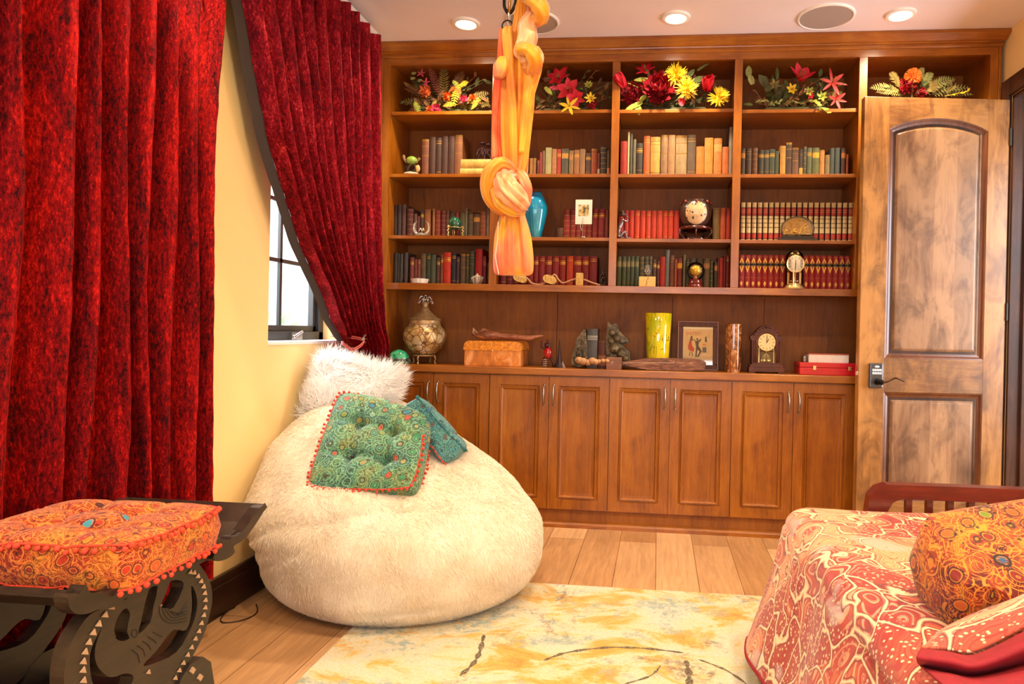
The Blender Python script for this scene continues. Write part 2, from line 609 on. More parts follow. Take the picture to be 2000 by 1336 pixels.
def paisley_mat():
    t = NT('red_paisley_cotton')
    base = t.co()
    n1 = t.n('TexNoise', Vector=base, Scale=3.2, Detail=2.0, Distortion=.6)
    vv = t.n('VectorMath', operation='MULTIPLY_ADD')
    t.set(vv, 0, n1.outputs[1]); t.set(vv, 1, (.5, .5, .5)); t.set(vv, 2, base)
    v1 = t.n('TexVoronoi', Vector=vv, Scale=7.0)
    d = v1.outputs[0]
    swirl = t.math('SINE', t.math('MULTIPLY', d, 46.0))
    fine = t.math('SINE', t.math('MULTIPLY', d, 105.0))
    zone = t.noise(vv, 3.4, 2, .4)
    col = t.ramp(zone, [(.36, '8E1A12'), (.47, 'B0381E'), (.54, 'D07A4A'), (.6, 'DE9E6C')])
    col = t.mix(t.math('MULTIPLY', t.ramp(swirl, [(.35, (0, 0, 0, 1)), (.55, (1, 1, 1, 1))]), .6), col, 'E8B888')
    col = t.mix(t.math('MULTIPLY', t.ramp(fine, [(.62, (0, 0, 0, 1)), (.85, (1, 1, 1, 1))]), .8), col, 'B8302A')
    v2 = t.n('TexVoronoi', Vector=base, Scale=80.0)
    redz = t.ramp(t.noise(vv, 4.6, 2, .4), [(.5, (0, 0, 0, 1)), (.55, (1, 1, 1, 1))])
    col = t.mix(t.math('MULTIPLY', redz, .85), col, '98180F')
    dots = t.ramp(v2.outputs[0], [(.26, (1, 1, 1, 1)), (.34, (0, 0, 0, 1))])
    col = t.mix(t.math('MULTIPLY', dots, redz), col, 'ECBE92')
    gz = t.ramp(t.noise(base, 5.5, 2, .4), [(.62, (0, 0, 0, 1)), (.67, (1, 1, 1, 1))])
    col = t.mix(t.math('MULTIPLY', gz, .6), col, 'B9A9A0')
    v3 = t.n('TexVoronoi', Vector=vv, Scale=7.0, feature='DISTANCE_TO_EDGE')
    rim = t.ramp(v3.outputs[0], [(.010, (1, 1, 1, 1)), (.034, (0, 0, 0, 1))])
    col = t.mix(rim, col, 'EFCB9E')
    rim2 = t.ramp(v3.outputs[0], [(.036, (0, 0, 0, 1)), (.045, (1, 1, 1, 1)), (.055, (1, 1, 1, 1)), (.065, (0, 0, 0, 1))])
    col = t.mix(rim2, col, '7A2622')
    t.bump(t.noise(base, 320, 2), .12, .002)
    return t.out(base=col, rough=.85, sheen=.2)


def silk_mat():
    t = NT('tie_dyed_silk')
    n = t.noise(t.co((2.2, 2.2, .8)), 3.2, 3, .5, .8)
    n2 = t.noise(t.co((3, 3, 1.6), loc=(4, 4, 4)), 3.6, 3, .55, .6)
    c = t.ramp(n, [(.34, 'E8502E'), (.44, 'F28A2A'), (.52, 'F6B42E'), (.66, 'F8CC40')])
    c = t.mix(t.ramp(n2, [(.5, (0, 0, 0, 1)), (.62, (1, 1, 1, 1))]), c, 'F09A78')
    c = t.mix(t.ramp(n2, [(.62, (0, 0, 0, 1)), (.72, (1, 1, 1, 1))]), c, 'FBE3C4')
    t.bump(t.noise(t.co((60, 60, 3)), 1.5, 3), .25, .004)
    return t.out(base=c, rough=.42, sheen=.4)


def fur_mat(name, lo, hi):
    t = NT(name)
    c = t.ramp(t.noise(t.co(), 7, 3), [(.3, lo), (.7, hi)])
    return t.out(base=c, rough=.75, sheen=.4)


M_FLOOR = floor_mat()
M_RUG = rug_mat()
M_VELVET = velvet_mat('crushed_red_velvet', '2C0206', '9E080C')
M_VELVET2 = velvet_mat('crushed_crimson_velvet', '4A0410', 'A01022', 'EC4850')
M_LINING = plain('3B332E', .8)
M_ORANGE = print_mat('orange_folk_print', ['A8220C', 'C23C0C', 'CE560E', 'CC780E'], 'F0923A', ['B8280E', 'D0540E', '9A1E10', 'D87A18'], 23, .03, '3A90A0', '4A1204')
M_GREEN = print_mat('teal_green_folk_print', ['16645E', '2E7A62', '4E8452', '7A8240'], '8CB48A', ['2A7A50', '7E8A38', '3A7A66', '9A8A4A', 'A8381E'], 21, .035, '1A7486', '3A1C10')
M_TEAL = print_mat('teal_flowered_print', ['1E6A70', '32808A', '3A7A70', '4A888A'], '7AB0A8', ['1E6068', '3E909A', '6A3A34'], 36, .025, '1A5A8A', '1E2A30')
M_MULTI = print_mat('orange_and_green_folk_print', ['640C08', '8A140A', 'C04A0E', 'D08A14'], 'D89028', ['7A120E', '6A7E1E', 'B8540E', '8E1E0E'], 19, .04, '1E5070', '200E08')
M_PAISLEY = paisley_mat()
M_SILK = silk_mat()
M_MAROON = speck('8E1020', .8, .15)
M_FURC = fur_mat('cream_plush', 'E6D2B4', 'F4E6D0')
M_FURW = fur_mat('long_white_fur', 'FAF2EC', 'FFFFFF')
M_POMR = speck('C8452E', .9, .2)
M_GLASS = NT('clear_glass').out(base='FFFFFF', rough=.03, trans=1.0, ior=1.45)


def pane_mat():
    m = bpy.data.materials.new('window_pane')
    m.use_nodes = True
    t = m.node_tree
    t.nodes.clear()
    o = t.nodes.new('ShaderNodeOutputMaterial')
    mx = t.nodes.new('ShaderNodeMixShader')
    tr = t.nodes.new('ShaderNodeBsdfTransparent')
    gl = t.nodes.new('ShaderNodeBsdfGlossy')
    gl.inputs['Roughness'].default_value = .03
    mx.inputs[0].default_value = .07
    t.links.new(tr.outputs[0], mx.inputs[1]); t.links.new(gl.outputs[0], mx.inputs[2]); t.links.new(mx.outputs[0], o.inputs[0])
    return m


M_PANE = pane_mat()


def clear_mat(name, col, k, milk=0.0):
    m = bpy.data.materials.new(name)
    m.use_nodes = True
    t = m.node_tree
    t.nodes.clear()
    o = t.nodes.new('ShaderNodeOutputMaterial')
    mx = t.nodes.new('ShaderNodeMixShader')
    tr = t.nodes.new('ShaderNodeBsdfTransparent')
    tr.inputs[0].default_value = lin(col)
    gl = t.nodes.new('ShaderNodeBsdfGlossy')
    gl.inputs['Roughness'].default_value = .05
    fr = t.nodes.new('ShaderNodeFresnel')
    fr.inputs[0].default_value = k
    t.links.new(fr.outputs[0], mx.inputs[0])
    t.links.new(gl.outputs[0], mx.inputs[2]); t.links.new(mx.outputs[0], o.inputs[0])
    if milk:
        df = t.nodes.new('ShaderNodeBsdfDiffuse'); df.inputs[0].default_value = lin('FFF6E8')
        m2 = t.nodes.new('ShaderNodeMixShader'); m2.inputs[0].default_value = milk
        t.links.new(tr.outputs[0], m2.inputs[1]); t.links.new(df.outputs[0], m2.inputs[2]); t.links.new(m2.outputs[0], mx.inputs[1])
    else:
        t.links.new(tr.outputs[0], mx.inputs[1])
    return m


M_THIN = clear_mat('thin_blown_glass', 'F6F2EC', 1.28)
M_CRYS = clear_mat('cut_crystal', 'F6F0E6', 1.9, .26)
M_EGG = clear_mat('clear_crystal', 'E8E0D8', 1.7, .06)

# ================================================================ THE ROOM
mb = MB().box((WX0 - .2, WY0 - .2, -.1), (WX1 + 1.6, WY1 + .2, 0))
struct('floor', mb, M_FLOOR)
mb = MB().box((WX0 - .2, WY0 - .2, CZ), (WX1 + 1.6, WY1 + .2, CZ + .1))
struct('ceiling', mb, M_CEIL)
struct('wall_back', MB().box((WX0 - .2, WY1, 0), (WX1 + 1.6, WY1 + .2, CZ)), M_WALL)
# left wall with the window opening
wy0, wy1, wz0, wz1 = 2.70, 3.42, 1.03, 2.02
mb = MB()
mb.box((WX0 - .2, WY0, 0), (WX0, wy0, CZ)).box((WX0 - .2, wy1, 0), (WX0, WY1, CZ))
mb.box((WX0 - .2, wy0, 0), (WX0, wy1, wz0)).box((WX0 - .2, wy0, wz1), (WX0, wy1, CZ))
struct('wall_left', mb, M_WALL)
# right wall with the doorway
dy0, dy1, dz1 = 2.78, 3.66, 2.37
mb = MB()
mb.box((WX1, WY0, 0), (WX1 + .13, dy0, CZ)).box((WX1, dy1, 0), (WX1 + .13, WY1, CZ)).box((WX1, dy0, dz1), (WX1 + .13, dy1, CZ))
struct('wall_right', mb, M_WALL)
# hall beyond the doorway
M_HALL = wall_mat('pale_hall_plaster', 'EDE9E2')
struct('wall_hall', MB().box((WX1 + 1.5, WY0, 0), (WX1 + 1.6, WY1, CZ)).box((WX1 + .13, WY0 - .1, 0), (WX1 + 1.6, WY0, CZ)), M_HALL)
# rear wall behind the camera, with an unseen wide opening added to let light in
mb = MB()
mb.box((WX0 - .2, WY0 - .2, 0), (-1.05, WY0, CZ)).box((1.25, WY0 - .2, 0), (WX1 + 1.6, WY0, CZ))
mb.box((-1.05, WY0 - .2, 0), (1.25, WY0, .85)).box((-1.05, WY0 - .2, 2.15), (1.25, WY0, CZ))
struct('wall_rear', mb, M_WALL)
# baseboards
for nm, a, b in (('baseboard_left', (WX0, WY0, 0), (WX0 + .018, 3.72, .15)), ('baseboard_right', (WX1 - .018, WY0, 0), (WX1, dy0 - .1, .15))):
    mb = MB().box(a, b)
    mb.box((a[0] - (0 if a[0] < 0 else .007), a[1], .0), (b[0] + (.007 if a[0] < 0 else 0), b[1], .118))
    struct(nm, mb, M_DARKY, bevel=.003)
# door casing (the doorway trim) and jamb lining
mb = MB()
cw = .09
for x0, x1 in ((WX1 - .022, WX1),):
    mb.box((x0, dy0 - cw, 0), (x1, dy0, dz1 + cw)).box((x0, dy1, 0), (x1, dy1 + .07, dz1 + cw)).box((x0, dy0, dz1), (x1, dy1, dz1 + cw))
mb.box((WX1 - .02, dy0 - .001, 0), (WX1 + .14, dy0 + .02, dz1)).box((WX1 - .0, dy1 - .02, 0), (WX1 + .14, dy1, dz1)).box((WX1, dy0, dz1 - .02), (WX1 + .14, dy1, dz1))
mb.box((WX1 + .06, dy1 - .035, 0), (WX1 + .1, dy1 - .019, dz1 - .02))
struct('trim_1', mb, M_DARKT, bevel=.003)

# window in the left wall
WXF = WX0 - .13
w = struct('window_1', MB().box((WXF - .05, wy0, wz0), (WXF, wy0 + .045, wz1)).box((WXF - .05, wy1 - .045, wz0), (WXF, wy1, wz1))
           .box((WXF - .05, wy0, wz0), (WXF, wy1, wz0 + .045)).box((WXF - .05, wy0, wz1 - .045), (WXF, wy1, wz1)), M_BLACKFR, bevel=.003)
mb = MB()
a0, a1, b0, b1 = wy0 + .045, wy1 - .045, wz0 + .045, wz1 - .045
xs = WXF - .018
mb.box((xs - .03, a0, b0), (xs, a0 + .03, b1)).box((xs - .03, a1 - .03, b0), (xs, a1, b1)).box((xs - .03, a0, b0), (xs, a1, b0 + .03)).box((xs - .03, a0, b1 - .03), (xs, a1, b1))
mb.build('sash', M_BLACKFR, w, bevel=.002)
mb = MB()
mb.box((xs - .02, 3.04, b0), (xs - .006, 3.06, b1))
for z in (1.405, 1.69):
    mb.box((xs - .02, a0, z), (xs - .006, a1, z + .018))
mb.build('glazing_bar', M_BLACKFR, w)
MB().box((xs - .016, a0, b0), (xs - .012, a1, b1)).build('pane', M_PANE, w)
c = at(575, 650, X=WXF)
mb = MB().box((WXF, c.y - .045, wz0 + .005), (WXF + .014, c.y + .05, wz0 + .04))
mb.tube(spline([(WXF + .012, c.y + .03, wz0 + .03), (WXF + .035, c.y + .01, wz0 + .045), (WXF + .04, c.y - .03, wz0 + .035), (WXF + .03, c.y - .05, wz0 + .02)]), .006)
mb.sphere((WXF + .03, c.y - .052, wz0 + .02), .009)
mb.build('crank_handle', M_NICKEL, w, smooth=40)
struct('window_sill_1', MB().box((WX0 - .13, wy0 + .001, wz0 - .010), (WX0 + .005, wy1 - .001, wz0 + .003)), M_WHITE)

# unseen frame for the added rear opening (behind the camera)
mb = MB()
for x in (-1.05, -.32, .45, 1.19):
    mb.box((x, WY0 - .1, .85), (x + .06, WY0 - .05, 2.15))
mb.box((-1.05, WY0 - .1, .85), (1.25, WY0 - .05, .91)).box((-1.05, WY0 - .1, 2.09), (1.25, WY0 - .05, 2.15))
struct('added_rear_window', mb, M_BLACKFR)

# outside the left window: neighbouring house and shrub
gr = struct('garden_ground', MB().box((-9, -1, -.4), (WX0 - .3, 9, -.3)), speck('C9C4B4', .9))
h = thing('neighbouring_house', 'pale house with grey roof seen through the left window', 'house', (-6.2, 8.0, -.3))
MB().box((-7.4, 6.3, -.3), (-5.2, 11, 3.4)).build('wall', plain('E8E4E0', .9), h)
MB().prism([(-7.6, 6.1, 3.4), (-5.0, 6.1, 3.4), (-6.3, 6.1, 4.4)], (0, 5, 0)).build('roof', plain('9A8C88', .9), h)
MB().box((-6.6, 6.27, 1.0), (-5.9, 6.3, 2.2)).build('window', plain('7C8A90', .2), h)
sh = MB()
for k in range(500):
    p = Vector((random.gauss(0, .35), random.gauss(0, .35), random.gauss(0, .35)))
    p = p.normalized() * (.75 * random.random() ** .3)
    c = Vector((-3.7, 5.6, .55)) + Vector((p.x, p.y, p.z * 1.1))
    a = Vector((random.uniform(-1, 1), random.uniform(-1, 1), random.uniform(-1, 1))).normalized() * .07
    b = a.orthogonal().normalized() * .03
    sh.add([c - a, c + b, c + a, c - b], [(0, 1, 2, 3)])
sh.tube([(-3.7, 5.6, -.3), (-3.7, 5.6, .4)], .04, m=1)
tag(sh.build('garden_shrub', [plain('B4C8A8', .8), plain('8A7A66')]), 'rounded green shrub outside the left window', 'shrub')

# ================================================================ CEILING FITTINGS
words = ['ceiling light left of the hanging silk', 'ceiling light between the two round speakers', 'ceiling light nearest the right wall above the open door']
M_LAMPON = NT('lit_lamp_lens').out(base='FFFFFF', emit=(1, .86, .62, 1), es=14.0)
for i, (lx, ly) in enumerate(LAMPS):
    lb = ('small round recessed white %s' % words[i]) if i < 3 else 'added unseen recessed ceiling light %s, %s row of lights' % (['nearest the window wall', 'midway across the room', 'nearest the doorway wall'][i % 3], ['', 'second', 'rearmost'][i // 3])
    t = thing('recessed_light', lb, 'ceiling light', (lx, ly, CZ - .012), 'recessed ceiling lights')
    MB().lathe((lx, ly, CZ - .012), [(.05, .012), (.051, .004), (.056, .0), (.07, .002), (.075, .012)], 32, cap=False).build('trim_ring', M_WHITE, t, smooth=True)
    MB().lathe((lx, ly, CZ - .006), [(.0001, 0), (.05, 0), (.05, .004), (.0001, .004)], 32, cap=False).build('lens', M_LAMPON, t)
M_GRILL = plain('A89C96', .8)
for (px_, py_), lb in (((1040, 42), 'round flush ceiling speaker partly behind the hanging silk'), ((1613, 32), 'round flush ceiling speaker right of the middle ceiling light')):
    c = at(px_, py_, Z=CZ)
    t = thing('ceiling_speaker', lb, 'speaker', (c.x, c.y, CZ - .01), 'ceiling speakers')
    MB().lathe((c.x, c.y, CZ - .01), [(.128, .01), (.129, .003), (.132, 0), (.139, .002), (.143, .01)], 40, cap=False).build('rim', M_WHITE, t, smooth=True)
    MB().lathe((c.x, c.y, CZ - .007), [(.0001, 0), (.129, .0005), (.129, .006), (.0001, .006)], 40, cap=False).build('grille', M_GRILL, t)

# ================================================================ BUILT-IN BOOKCASE
CX = [-1.592, -.949, -.266, .406, 1.067, 1.735]      # stile centres
SW = .043
RZ0, RZ1 = 1.325, 1.363                               # wide rail under the fourth shelf row
WT = .895                                             # worktop height
HZ = 2.615                                            # underside of the header
bk = thing('built_in_bookcase', 'wall-to-wall stained maple bookcase with open shelves above the worktop', 'bookcase', (.07, FY, WT))
for i, cx in enumerate(CX):
    if i in (0, 5):
        mb = MB().box((cx - .02 if i == 0 else cx - .02, FY, WT), (cx + .02, FY + .02, HZ + .05))
        mb.box((cx - .018, FY + .02, WT), (cx + .018, BY, HZ + .05))
    else:
        mb = MB().box((cx - SW / 2, FY, RZ1), (cx + SW / 2, FY + .02, HZ))
        mb.box((cx - .014, FY + .02, RZ1), (cx + .014, BY, HZ + .05))
    mb.build('upright', M_WOOD, bk, bevel=.0015)
for sgn, cx in ((-1, CX[0]), (1, CX[5])):
    MB().box((cx + sgn * .021, FY - .004, 0), (cx + sgn * .036, FY + .03, 2.66)).build('side_moulding', M_WOOD, bk, bevel=.003)
MB().box((CX[0], FY - .001, HZ), (CX[5], FY + .02, 2.668)).build('header', M_WOODX, bk)
MB().box((CX[0], FY - .002, RZ0), (CX[5] - .02, FY + .02, RZ1)).box((CX[0], FY + .02, RZ0 + .012), (CX[5], BY, RZ1)).build('bottom_rail', M_WOODX, bk, bevel=.0015)
MB().box((CX[0], BY, WT), (CX[5], BY + .012, HZ + .06)).build('back_panel', M_BACK, bk)
for x in (-.62, .08, .62, 1.2):
    MB().box((x - .0015, BY - .001, WT), (x + .0015, BY, RZ0)).build('panel_seam', plain('2A1208', .8), bk)
MB().box((CX[0], FY + .02, HZ + .012), (CX[5], BY, HZ + .03)).build('top_panel', M_BACK, bk)
# crown moulding: stepped profile mitred at both ends
prof = [(0, 2.655), (-.006, 2.655), (-.012, 2.662), (-.012, 2.672), (-.02, 2.674), (-.022, 2.680), (-.03, 2.683), (-.036, 2.690), (-.05, 2.704), (-.058, 2.712), (-.058, 2.728), (0, 2.728)]
mb = MB()
vs = []
for d, z in prof:
    vs += [(CX[0] - .035 + d * .55, FY + .3, z), (CX[0] - .035 + d * .55, FY + d, z), (CX[5] + .035 - d * .35, FY + d, z), (CX[5] + .035 - d * .35, FY + .3, z)]
fs = []
for j in range(len(prof) - 1):
    for k in range(3):
        fs.append((j * 4 + k, j * 4 + k + 1, (j + 1) * 4 + k + 1, (j + 1) * 4 + k))
mb.add(vs, fs)
mb.build('crown_moulding', M_WOODX, bk)
SHELF = {}
ys = {0: [(217.2, 850), (214.5, 1110), (213, 1320), (213, 1550), (213, 1800)],
      1: [(339.3, 850), (339.5, 1110), (339.5, 1320), (340, 1550), (340, 1800)],
      2: [(460, 850), (463.5, 1110), (466.5, 1320), (469, 1550), (472, 1800)]}
for b in range(5):
    x0, x1 = CX[b] + .016, CX[b + 1] - .016
    for r in range(3):
        y_, x_ = ys[r][b]
        zt = at(x_, y_, Y=FY + .02).z
        SHELF[b, r] = zt
        if b == 4 and r > 0:
            continue
        MB().box((x0 + .004, FY + .02, zt - .019), (x1 - .004, BY, zt)).build('shelf', M_WOODX, bk, bevel=.001)
    SHELF[b, 3] = RZ1
for b in range(4):
    for r in range(3):
        for x in (CX[b] + .018, CX[b + 1] - .018):
            MB().sphere((x, FY + .05, SHELF[b, r] - .026), .005, 6).build('shelf_pin', M_NICKEL, bk, smooth=True)

# worktop
mb = MB().box((CX[0] - .03, FY - .025, WT - .04), (CX[5] + .03, BY + .01, WT))
tag(mb.build('worktop', M_WOODX, bevel=.004), 'long stained maple worktop running over the base cabinets', 'worktop')

# base cabinets
M_GROOVE = plain('3A1B0C', .6)


def cab_door(x0, x1, z0, z1, parent, hinge):
    y = FY - .004
    rings = [(0, .012), (0, 0), (.052, 0), (.056, .006), (.061, .0065), (.065, -.004), (.070, -.0035), (.0745, .0005), (.078, .0075), (.090, .0085)]
    mb = MB()
    vs = []
    for ins, dy in rings:
        vs += [(x0 + ins, y + dy, z0 + ins), (x1 - ins, y + dy, z0 + ins), (x1 - ins, y + dy, z1 - ins), (x0 + ins, y + dy, z1 - ins)]
    fs = []
    for j in range(len(rings) - 1):
        for k in range(4):
            k2 = (k + 1) % 4
            fs.append((j * 4 + k, j * 4 + k2, (j + 1) * 4 + k2, (j + 1) * 4 + k))
    j = (len(rings) - 1) * 4
    fs.append((j, j + 1, j + 2, j + 3))
    mb.add(vs, fs)
    d = mb.build('door', M_WOOD, parent)
    hx = x1 - .026 if hinge == 'l' else x0 + .026
    hz = z1 - .105
    mb = MB()
    pts = [(hx, y, hz + .052), (hx, y - .012, hz + .05), (hx, y - .024, hz + .03), (hx, y - .028, hz), (hx, y - .024, hz - .03), (hx, y - .012, hz - .05), (hx, y, hz - .052)]
    sp = spline(pts, 4)
    mb.tube(sp, [.0035 + .0022 * math.sin(PI * i / (len(sp) - 1)) ** 2 for i in range(len(sp))], 10)
    for s_ in (-1, 1):
        mb.sphere((hx, y - .001, hz + s_ * .056), .0065, 8, sc=(1, .6, 1))
    mb.build('handle', M_NICKEL, d, smooth=60)


CABN = ['behind the bean bag at the far left', 'under the hanging silk, second from the left wall', 'in the middle of the row', 'left of the open door', 'hidden behind the open wooden door']
for b in range(5):
    x0, x1 = CX[b] + (.0 if b else -.015), CX[b + 1] + (.0 if b < 4 else .015)
    t = thing('base_cabinet', 'stained maple two-door base cabinet ' + CABN[b], 'cabinet', ((x0 + x1) / 2, FY, 0), 'base cabinets under the worktop')
    MB().box((x0, FY + .009, .098), (x1, BY, WT - .041)).build('carcass', M_WOOD, t)
    MB().box((x0, FY + .02, .0), (x1, FY + .05, .1)).build('toe_kick', M_BACK, t)
    MB().prism([(x0, FY + .02, 0), (x0, FY - .006, 0), (x0, FY - .004, .018), (x0, FY + .008, .03), (x0, FY + .02, .034)], (x1 - x0, 0, 0)).build('base_moulding', M_WOODX, t)
    if b < 4:
        xm = (x0 + x1) / 2
        cab_door(x0 + .003, xm - .0015, .105, WT - .047, t, 'l')
        cab_door(xm + .0015, x1 - .003, .105, WT - .047, t, 'r')

# ================================================================ OPEN DOOR
DL = Vector((1.03, 3.575, 0)); DR = Vector((1.775, 3.652, 0))
ux = (DR - DL).normalized(); uy = Vector((-ux.y, ux.x, 0)); DW = (DR - DL).length; DT = .045; DH = 2.338
DM = Matrix(((ux.x, uy.x, 0, DL.x), (ux.y, uy.y, 0, DL.y), (0, 0, 1, .008), (0, 0, 0, 1)))   # local x along the leaf, y into the room corner
door = thing('door_1', None, None, (DL + DR) / 2)
door['kind'] = 'structure'


def dpx(x, y):
    """local door coordinates of a photo point on the leaf face"""
    d = _f + _r * ((x - P_X) / F_PX) - _u * ((y - P_Y) / F_PX)
    nrm = uy
    t = (DL - CAM).dot(nrm) / d.dot(nrm)
    p = CAM + d * t
    return (p - DL).dot(ux), p.z - .008


M_DMOULD = wood('dark_door_moulding', '3A1A08', '5E3012', '7A431C', rough=.35)
pz = [dpx(1830, 950)[1], dpx(1830, 768)[1], dpx(1830, 702)[1], dpx(1730, 252)[1], dpx(1832, 231)[1]]
print('door z', pz, dpx(1733, 400), dpx(1930, 400), dpx(1690, 195), dpx(1975, 198))
xl, xr = dpx(1733, 450)[0], dpx(1926, 450)[0]
zlo0, zlo1, zup0, zup1, zarc = .26, pz[1], pz[2], pz[3], pz[4]


def dstile(name, x0, x1, z0, z1, m):
    mb = MB().box((x0, 0, z0), (x1, DT, z1)).xf(DM)
    mb.build(name, m, door, bevel=.0015)


dstile('stile', 0, xl, 0, DH, M_DOORW)
dstile('stile', xr, DW, 0, DH, M_DOORW)
dstile('rail', xl, xr, 0, zlo0, M_DOORX)
dstile('rail', xl, xr, zlo1, zup0, M_DOORX)
NA = 16
arc = [(xr + (xl - xr) * k / NA, zup1 + (zarc - zup1) * (1 - (2 * k / NA - 1) ** 2) ** .85) for k in range(NA + 1)]
mb = MB()
mb.prism([(xl, 0, DH), (xr, 0, DH)] + [(x, 0, z) for x, z in arc], (0, DT, 0)).xf(DM)
mb.build('arched_rail', M_DOORX, door)


def panel(outline):
    """raised panel following an outline; rings step inwards and in depth"""
    cx = sum(p[0] for p in outline) / len(outline)
    n = len(outline)
    xs_ = [p[0] for p in outline]; zs_ = [p[1] for p in outline]
    x0, x1, z0, z1 = min(xs_), max(xs_), min(zs_), max(zs_)
    rings = [(0, 0), (.007, .002), (.014, .009), (.026, .013), (.040, .013), (.050, .005), (.056, .004)]
    mb, mp = MB(), MB()
    def ins(p, d):
        x = max(x0 + d, min(x1 - d, p[0]))
        top = p[1] > (z0 + z1) / 2
        z = p[1] - d if top else p[1] + d
        if top:
            # follow the arch sampled at the inset x
            z = float(np.interp(x, [q[0] for q in up], [q[1] for q in up])) - d
        return x, z
    up = sorted([p for p in outline if p[1] > (z0 + z1) / 2])
    for which, lo, hi in ((mb, 0, 4), (mp, 4, 7)):
        vs = []
        for d, dy in rings[lo if lo == 0 else lo - 1:hi]:
            for p in outline:
                q = ins(p, d)
                vs.append((q[0], dy, q[1]))
        k_ = len(vs) // n
        fs = [(j * n + k, j * n + (k + 1) % n, (j + 1) * n + (k + 1) % n, (j + 1) * n + k) for j in range(k_ - 1) for k in range(n)]
        if which is mp:
            fs.append(tuple((k_ - 1) * n + k for k in range(n)))
        which.add(vs, fs)
        which.xf(DM)
    q = mp.build('raised_panel', M_DOORP, door)
    mb.build('panel_moulding', M_DMOULD, q)


panel([(xl, zup0), (xr, zup0)] + arc)
panel([(xl, zlo0), (xr, zlo0)] + [(xr + (xl - xr) * k / 4, zlo1) for k in range(5)])
MB().box((xl - .01, .013, .2), (xr + .01, .030, DH - .05)).xf(DM).build('core', M_DARKT, door)
MB().box((-.0008, .012, .86), (0, .034, .96)).box((-.009, .016, .902), (0, .03, .922)).xf(DM).build('latch', M_SILVER, door)
for z in (.25, 1.2, 2.1):
    MB().lathe((DW + .006, -.004, z), [(.006, 0), (.006, .09)], 10).xf(DM).build('hinge', M_BLACKFR, door)
# keypad lock and lever
k0 = dpx(1694.5, 709); k1 = dpx(1721, 758)
mb = MB().box((k0[0] + .004, -.022, k1[1]), (k1[0], 0, k0[1])).xf(DM)
kp = mb.build('keypad_lock', plain('5B5F66', .28, .8), door, bevel=.006)
mb = MB()
kw_, kh_ = k1[0] - k0[0], k0[1] - k1[1]
for r_ in range(2):
    for c_ in range(5):
        cx, cz = k0[0] + kw_ * (.27 + .135 * c_), k0[1] - kh_ * (.27 + .125 * r_)
        mb.obox((cx, -.0235, cz), (kw_ * .05, .0015, kh_ * .045))
mb.xf(DM).build('keys', plain('F0F2F5', .4), kp, bevel=.001)
MB().lathe((k0[0] + kw_ * .55, -.022, k0[1] - kh_ * .13), [(.012, 0), (.012, .0015), (.0001, .002)], 20, M=Matrix.Rotation(PI / 2, 3, 'X'), sy=.42).xf(DM).build('badge', plain('F0F2F5', .4), kp)
hx, hz = dpx(1713, 745)
mb = MB().lathe((hx - .006, -.022, hz), [(.017, 0), (.017, .012), (.013, .022), (.014, .045), (.010, .052), (.0001, .054)], 20, M=Matrix.Rotation(PI / 2, 3, 'X')).xf(DM)
lv = mb.build('lever_base', plain('1E1A1A', .3, .8), door, smooth=40)
a_ = dpx(1722, 744); b_ = dpx(1735, 737.5); c_ = dpx(1744, 738); d_ = dpx(1756, 743)
mb = MB().tube(spline([(hx, -.06, hz), (a_[0], -.064, a_[1]), (b_[0], -.064, b_[1]), (c_[0], -.062, c_[1]), (d_[0], -.056, d_[1])], 5), .0048, 8, flat=1.0).xf(DM)
mb.build('lever_handle', plain('4A3428', .25, .9), lv, smooth=50)

# ================================================================ RUG
mb = MB()
rx0, rx1, ry0, ry1 = -1.087, 1.25, .2, 2.874
mb.grid(lambda u, v: Vector((rx0 + (rx1 - rx0) * u, ry0 + (ry1 - ry0) * v, .011)), 12, 12)
mb.box((rx0, ry0, .001), (rx1, ry1, .0105), 2)


def stroke(px_pts, w, m=1):
    P = spline([at(x, y, Z=.0115) for x, y in px_pts], 6)
    vs = []
    for i, p in enumerate(P):
        d = (P[min(i + 1, len(P) - 1)] - P[max(i - 1, 0)]).normalized()
        n = Vector((-d.y, d.x, 0)) * w * (.65 + .35 * math.sin(i * 1.7)) * min(1, .4 + min(i, len(P) - 1 - i) * .3)
        vs += [p + n, p - n]
    mb.add(vs, [(2 * i, 2 * i + 1, 2 * i + 3, 2 * i + 2) for i in range(len(P) - 1)], m)


stroke([(945, 1240), (938, 1270), (925, 1295), (898, 1320)], .011)
stroke([(1062, 1290), (1105, 1275), (1180, 1265), (1255, 1266), (1335, 1275)], .009)
stroke([(1340, 1290), (1346, 1320), (1345, 1345)], .014)
stroke([(1365, 1288), (1420, 1310), (1470, 1345)], .007)
stroke([(1220, 1336), (1270, 1320), (1290, 1300)], .006)
tt = NT('rug_dark_stroke')
ff = tt.noise(tt.co(), 120, 4, .8)
M_STROKE = tt.out(base=tt.ramp(ff, [(.36, '3E372E'), (.56, '7A6A50'), (.68, 'CDB98E')]), rough=.95)
tag(mb.build('area_rug', [M_RUG, M_STROKE, plain('C9B68C', .9)]), 'cream and ochre abstract area rug with dark brush strokes on plank floor', 'rug')

# ================================================================ BEAN BAG
RG = [(0.0, -1.05, 2.74, .36), (.025, -1.05, 2.74, .46), (.09, -1.05, 2.75, .55), (.2, -1.052, 2.76, .585), (.3, -1.06, 2.77, .58), (.4, -1.10, 2.79, .545),
      (.48, -1.15, 2.82, .495), (.56, -1.205, 2.86, .43), (.64, -1.265, 2.91, .35), (.71, -1.32, 2.96, .26), (.76, -1.37, 3.01, .15), (.785, -1.40, 3.04, .004)]
_sp = spline([Vector((r[0], r[1], r[2], r[3])) for r in RG], 6)
RG = [tuple(p) for p in _sp]
_z = [r[0] for r in RG]
for _i in range(1, len(_z)):
    _z[_i] = max(_z[_i], _z[_i - 1] + 1e-5)


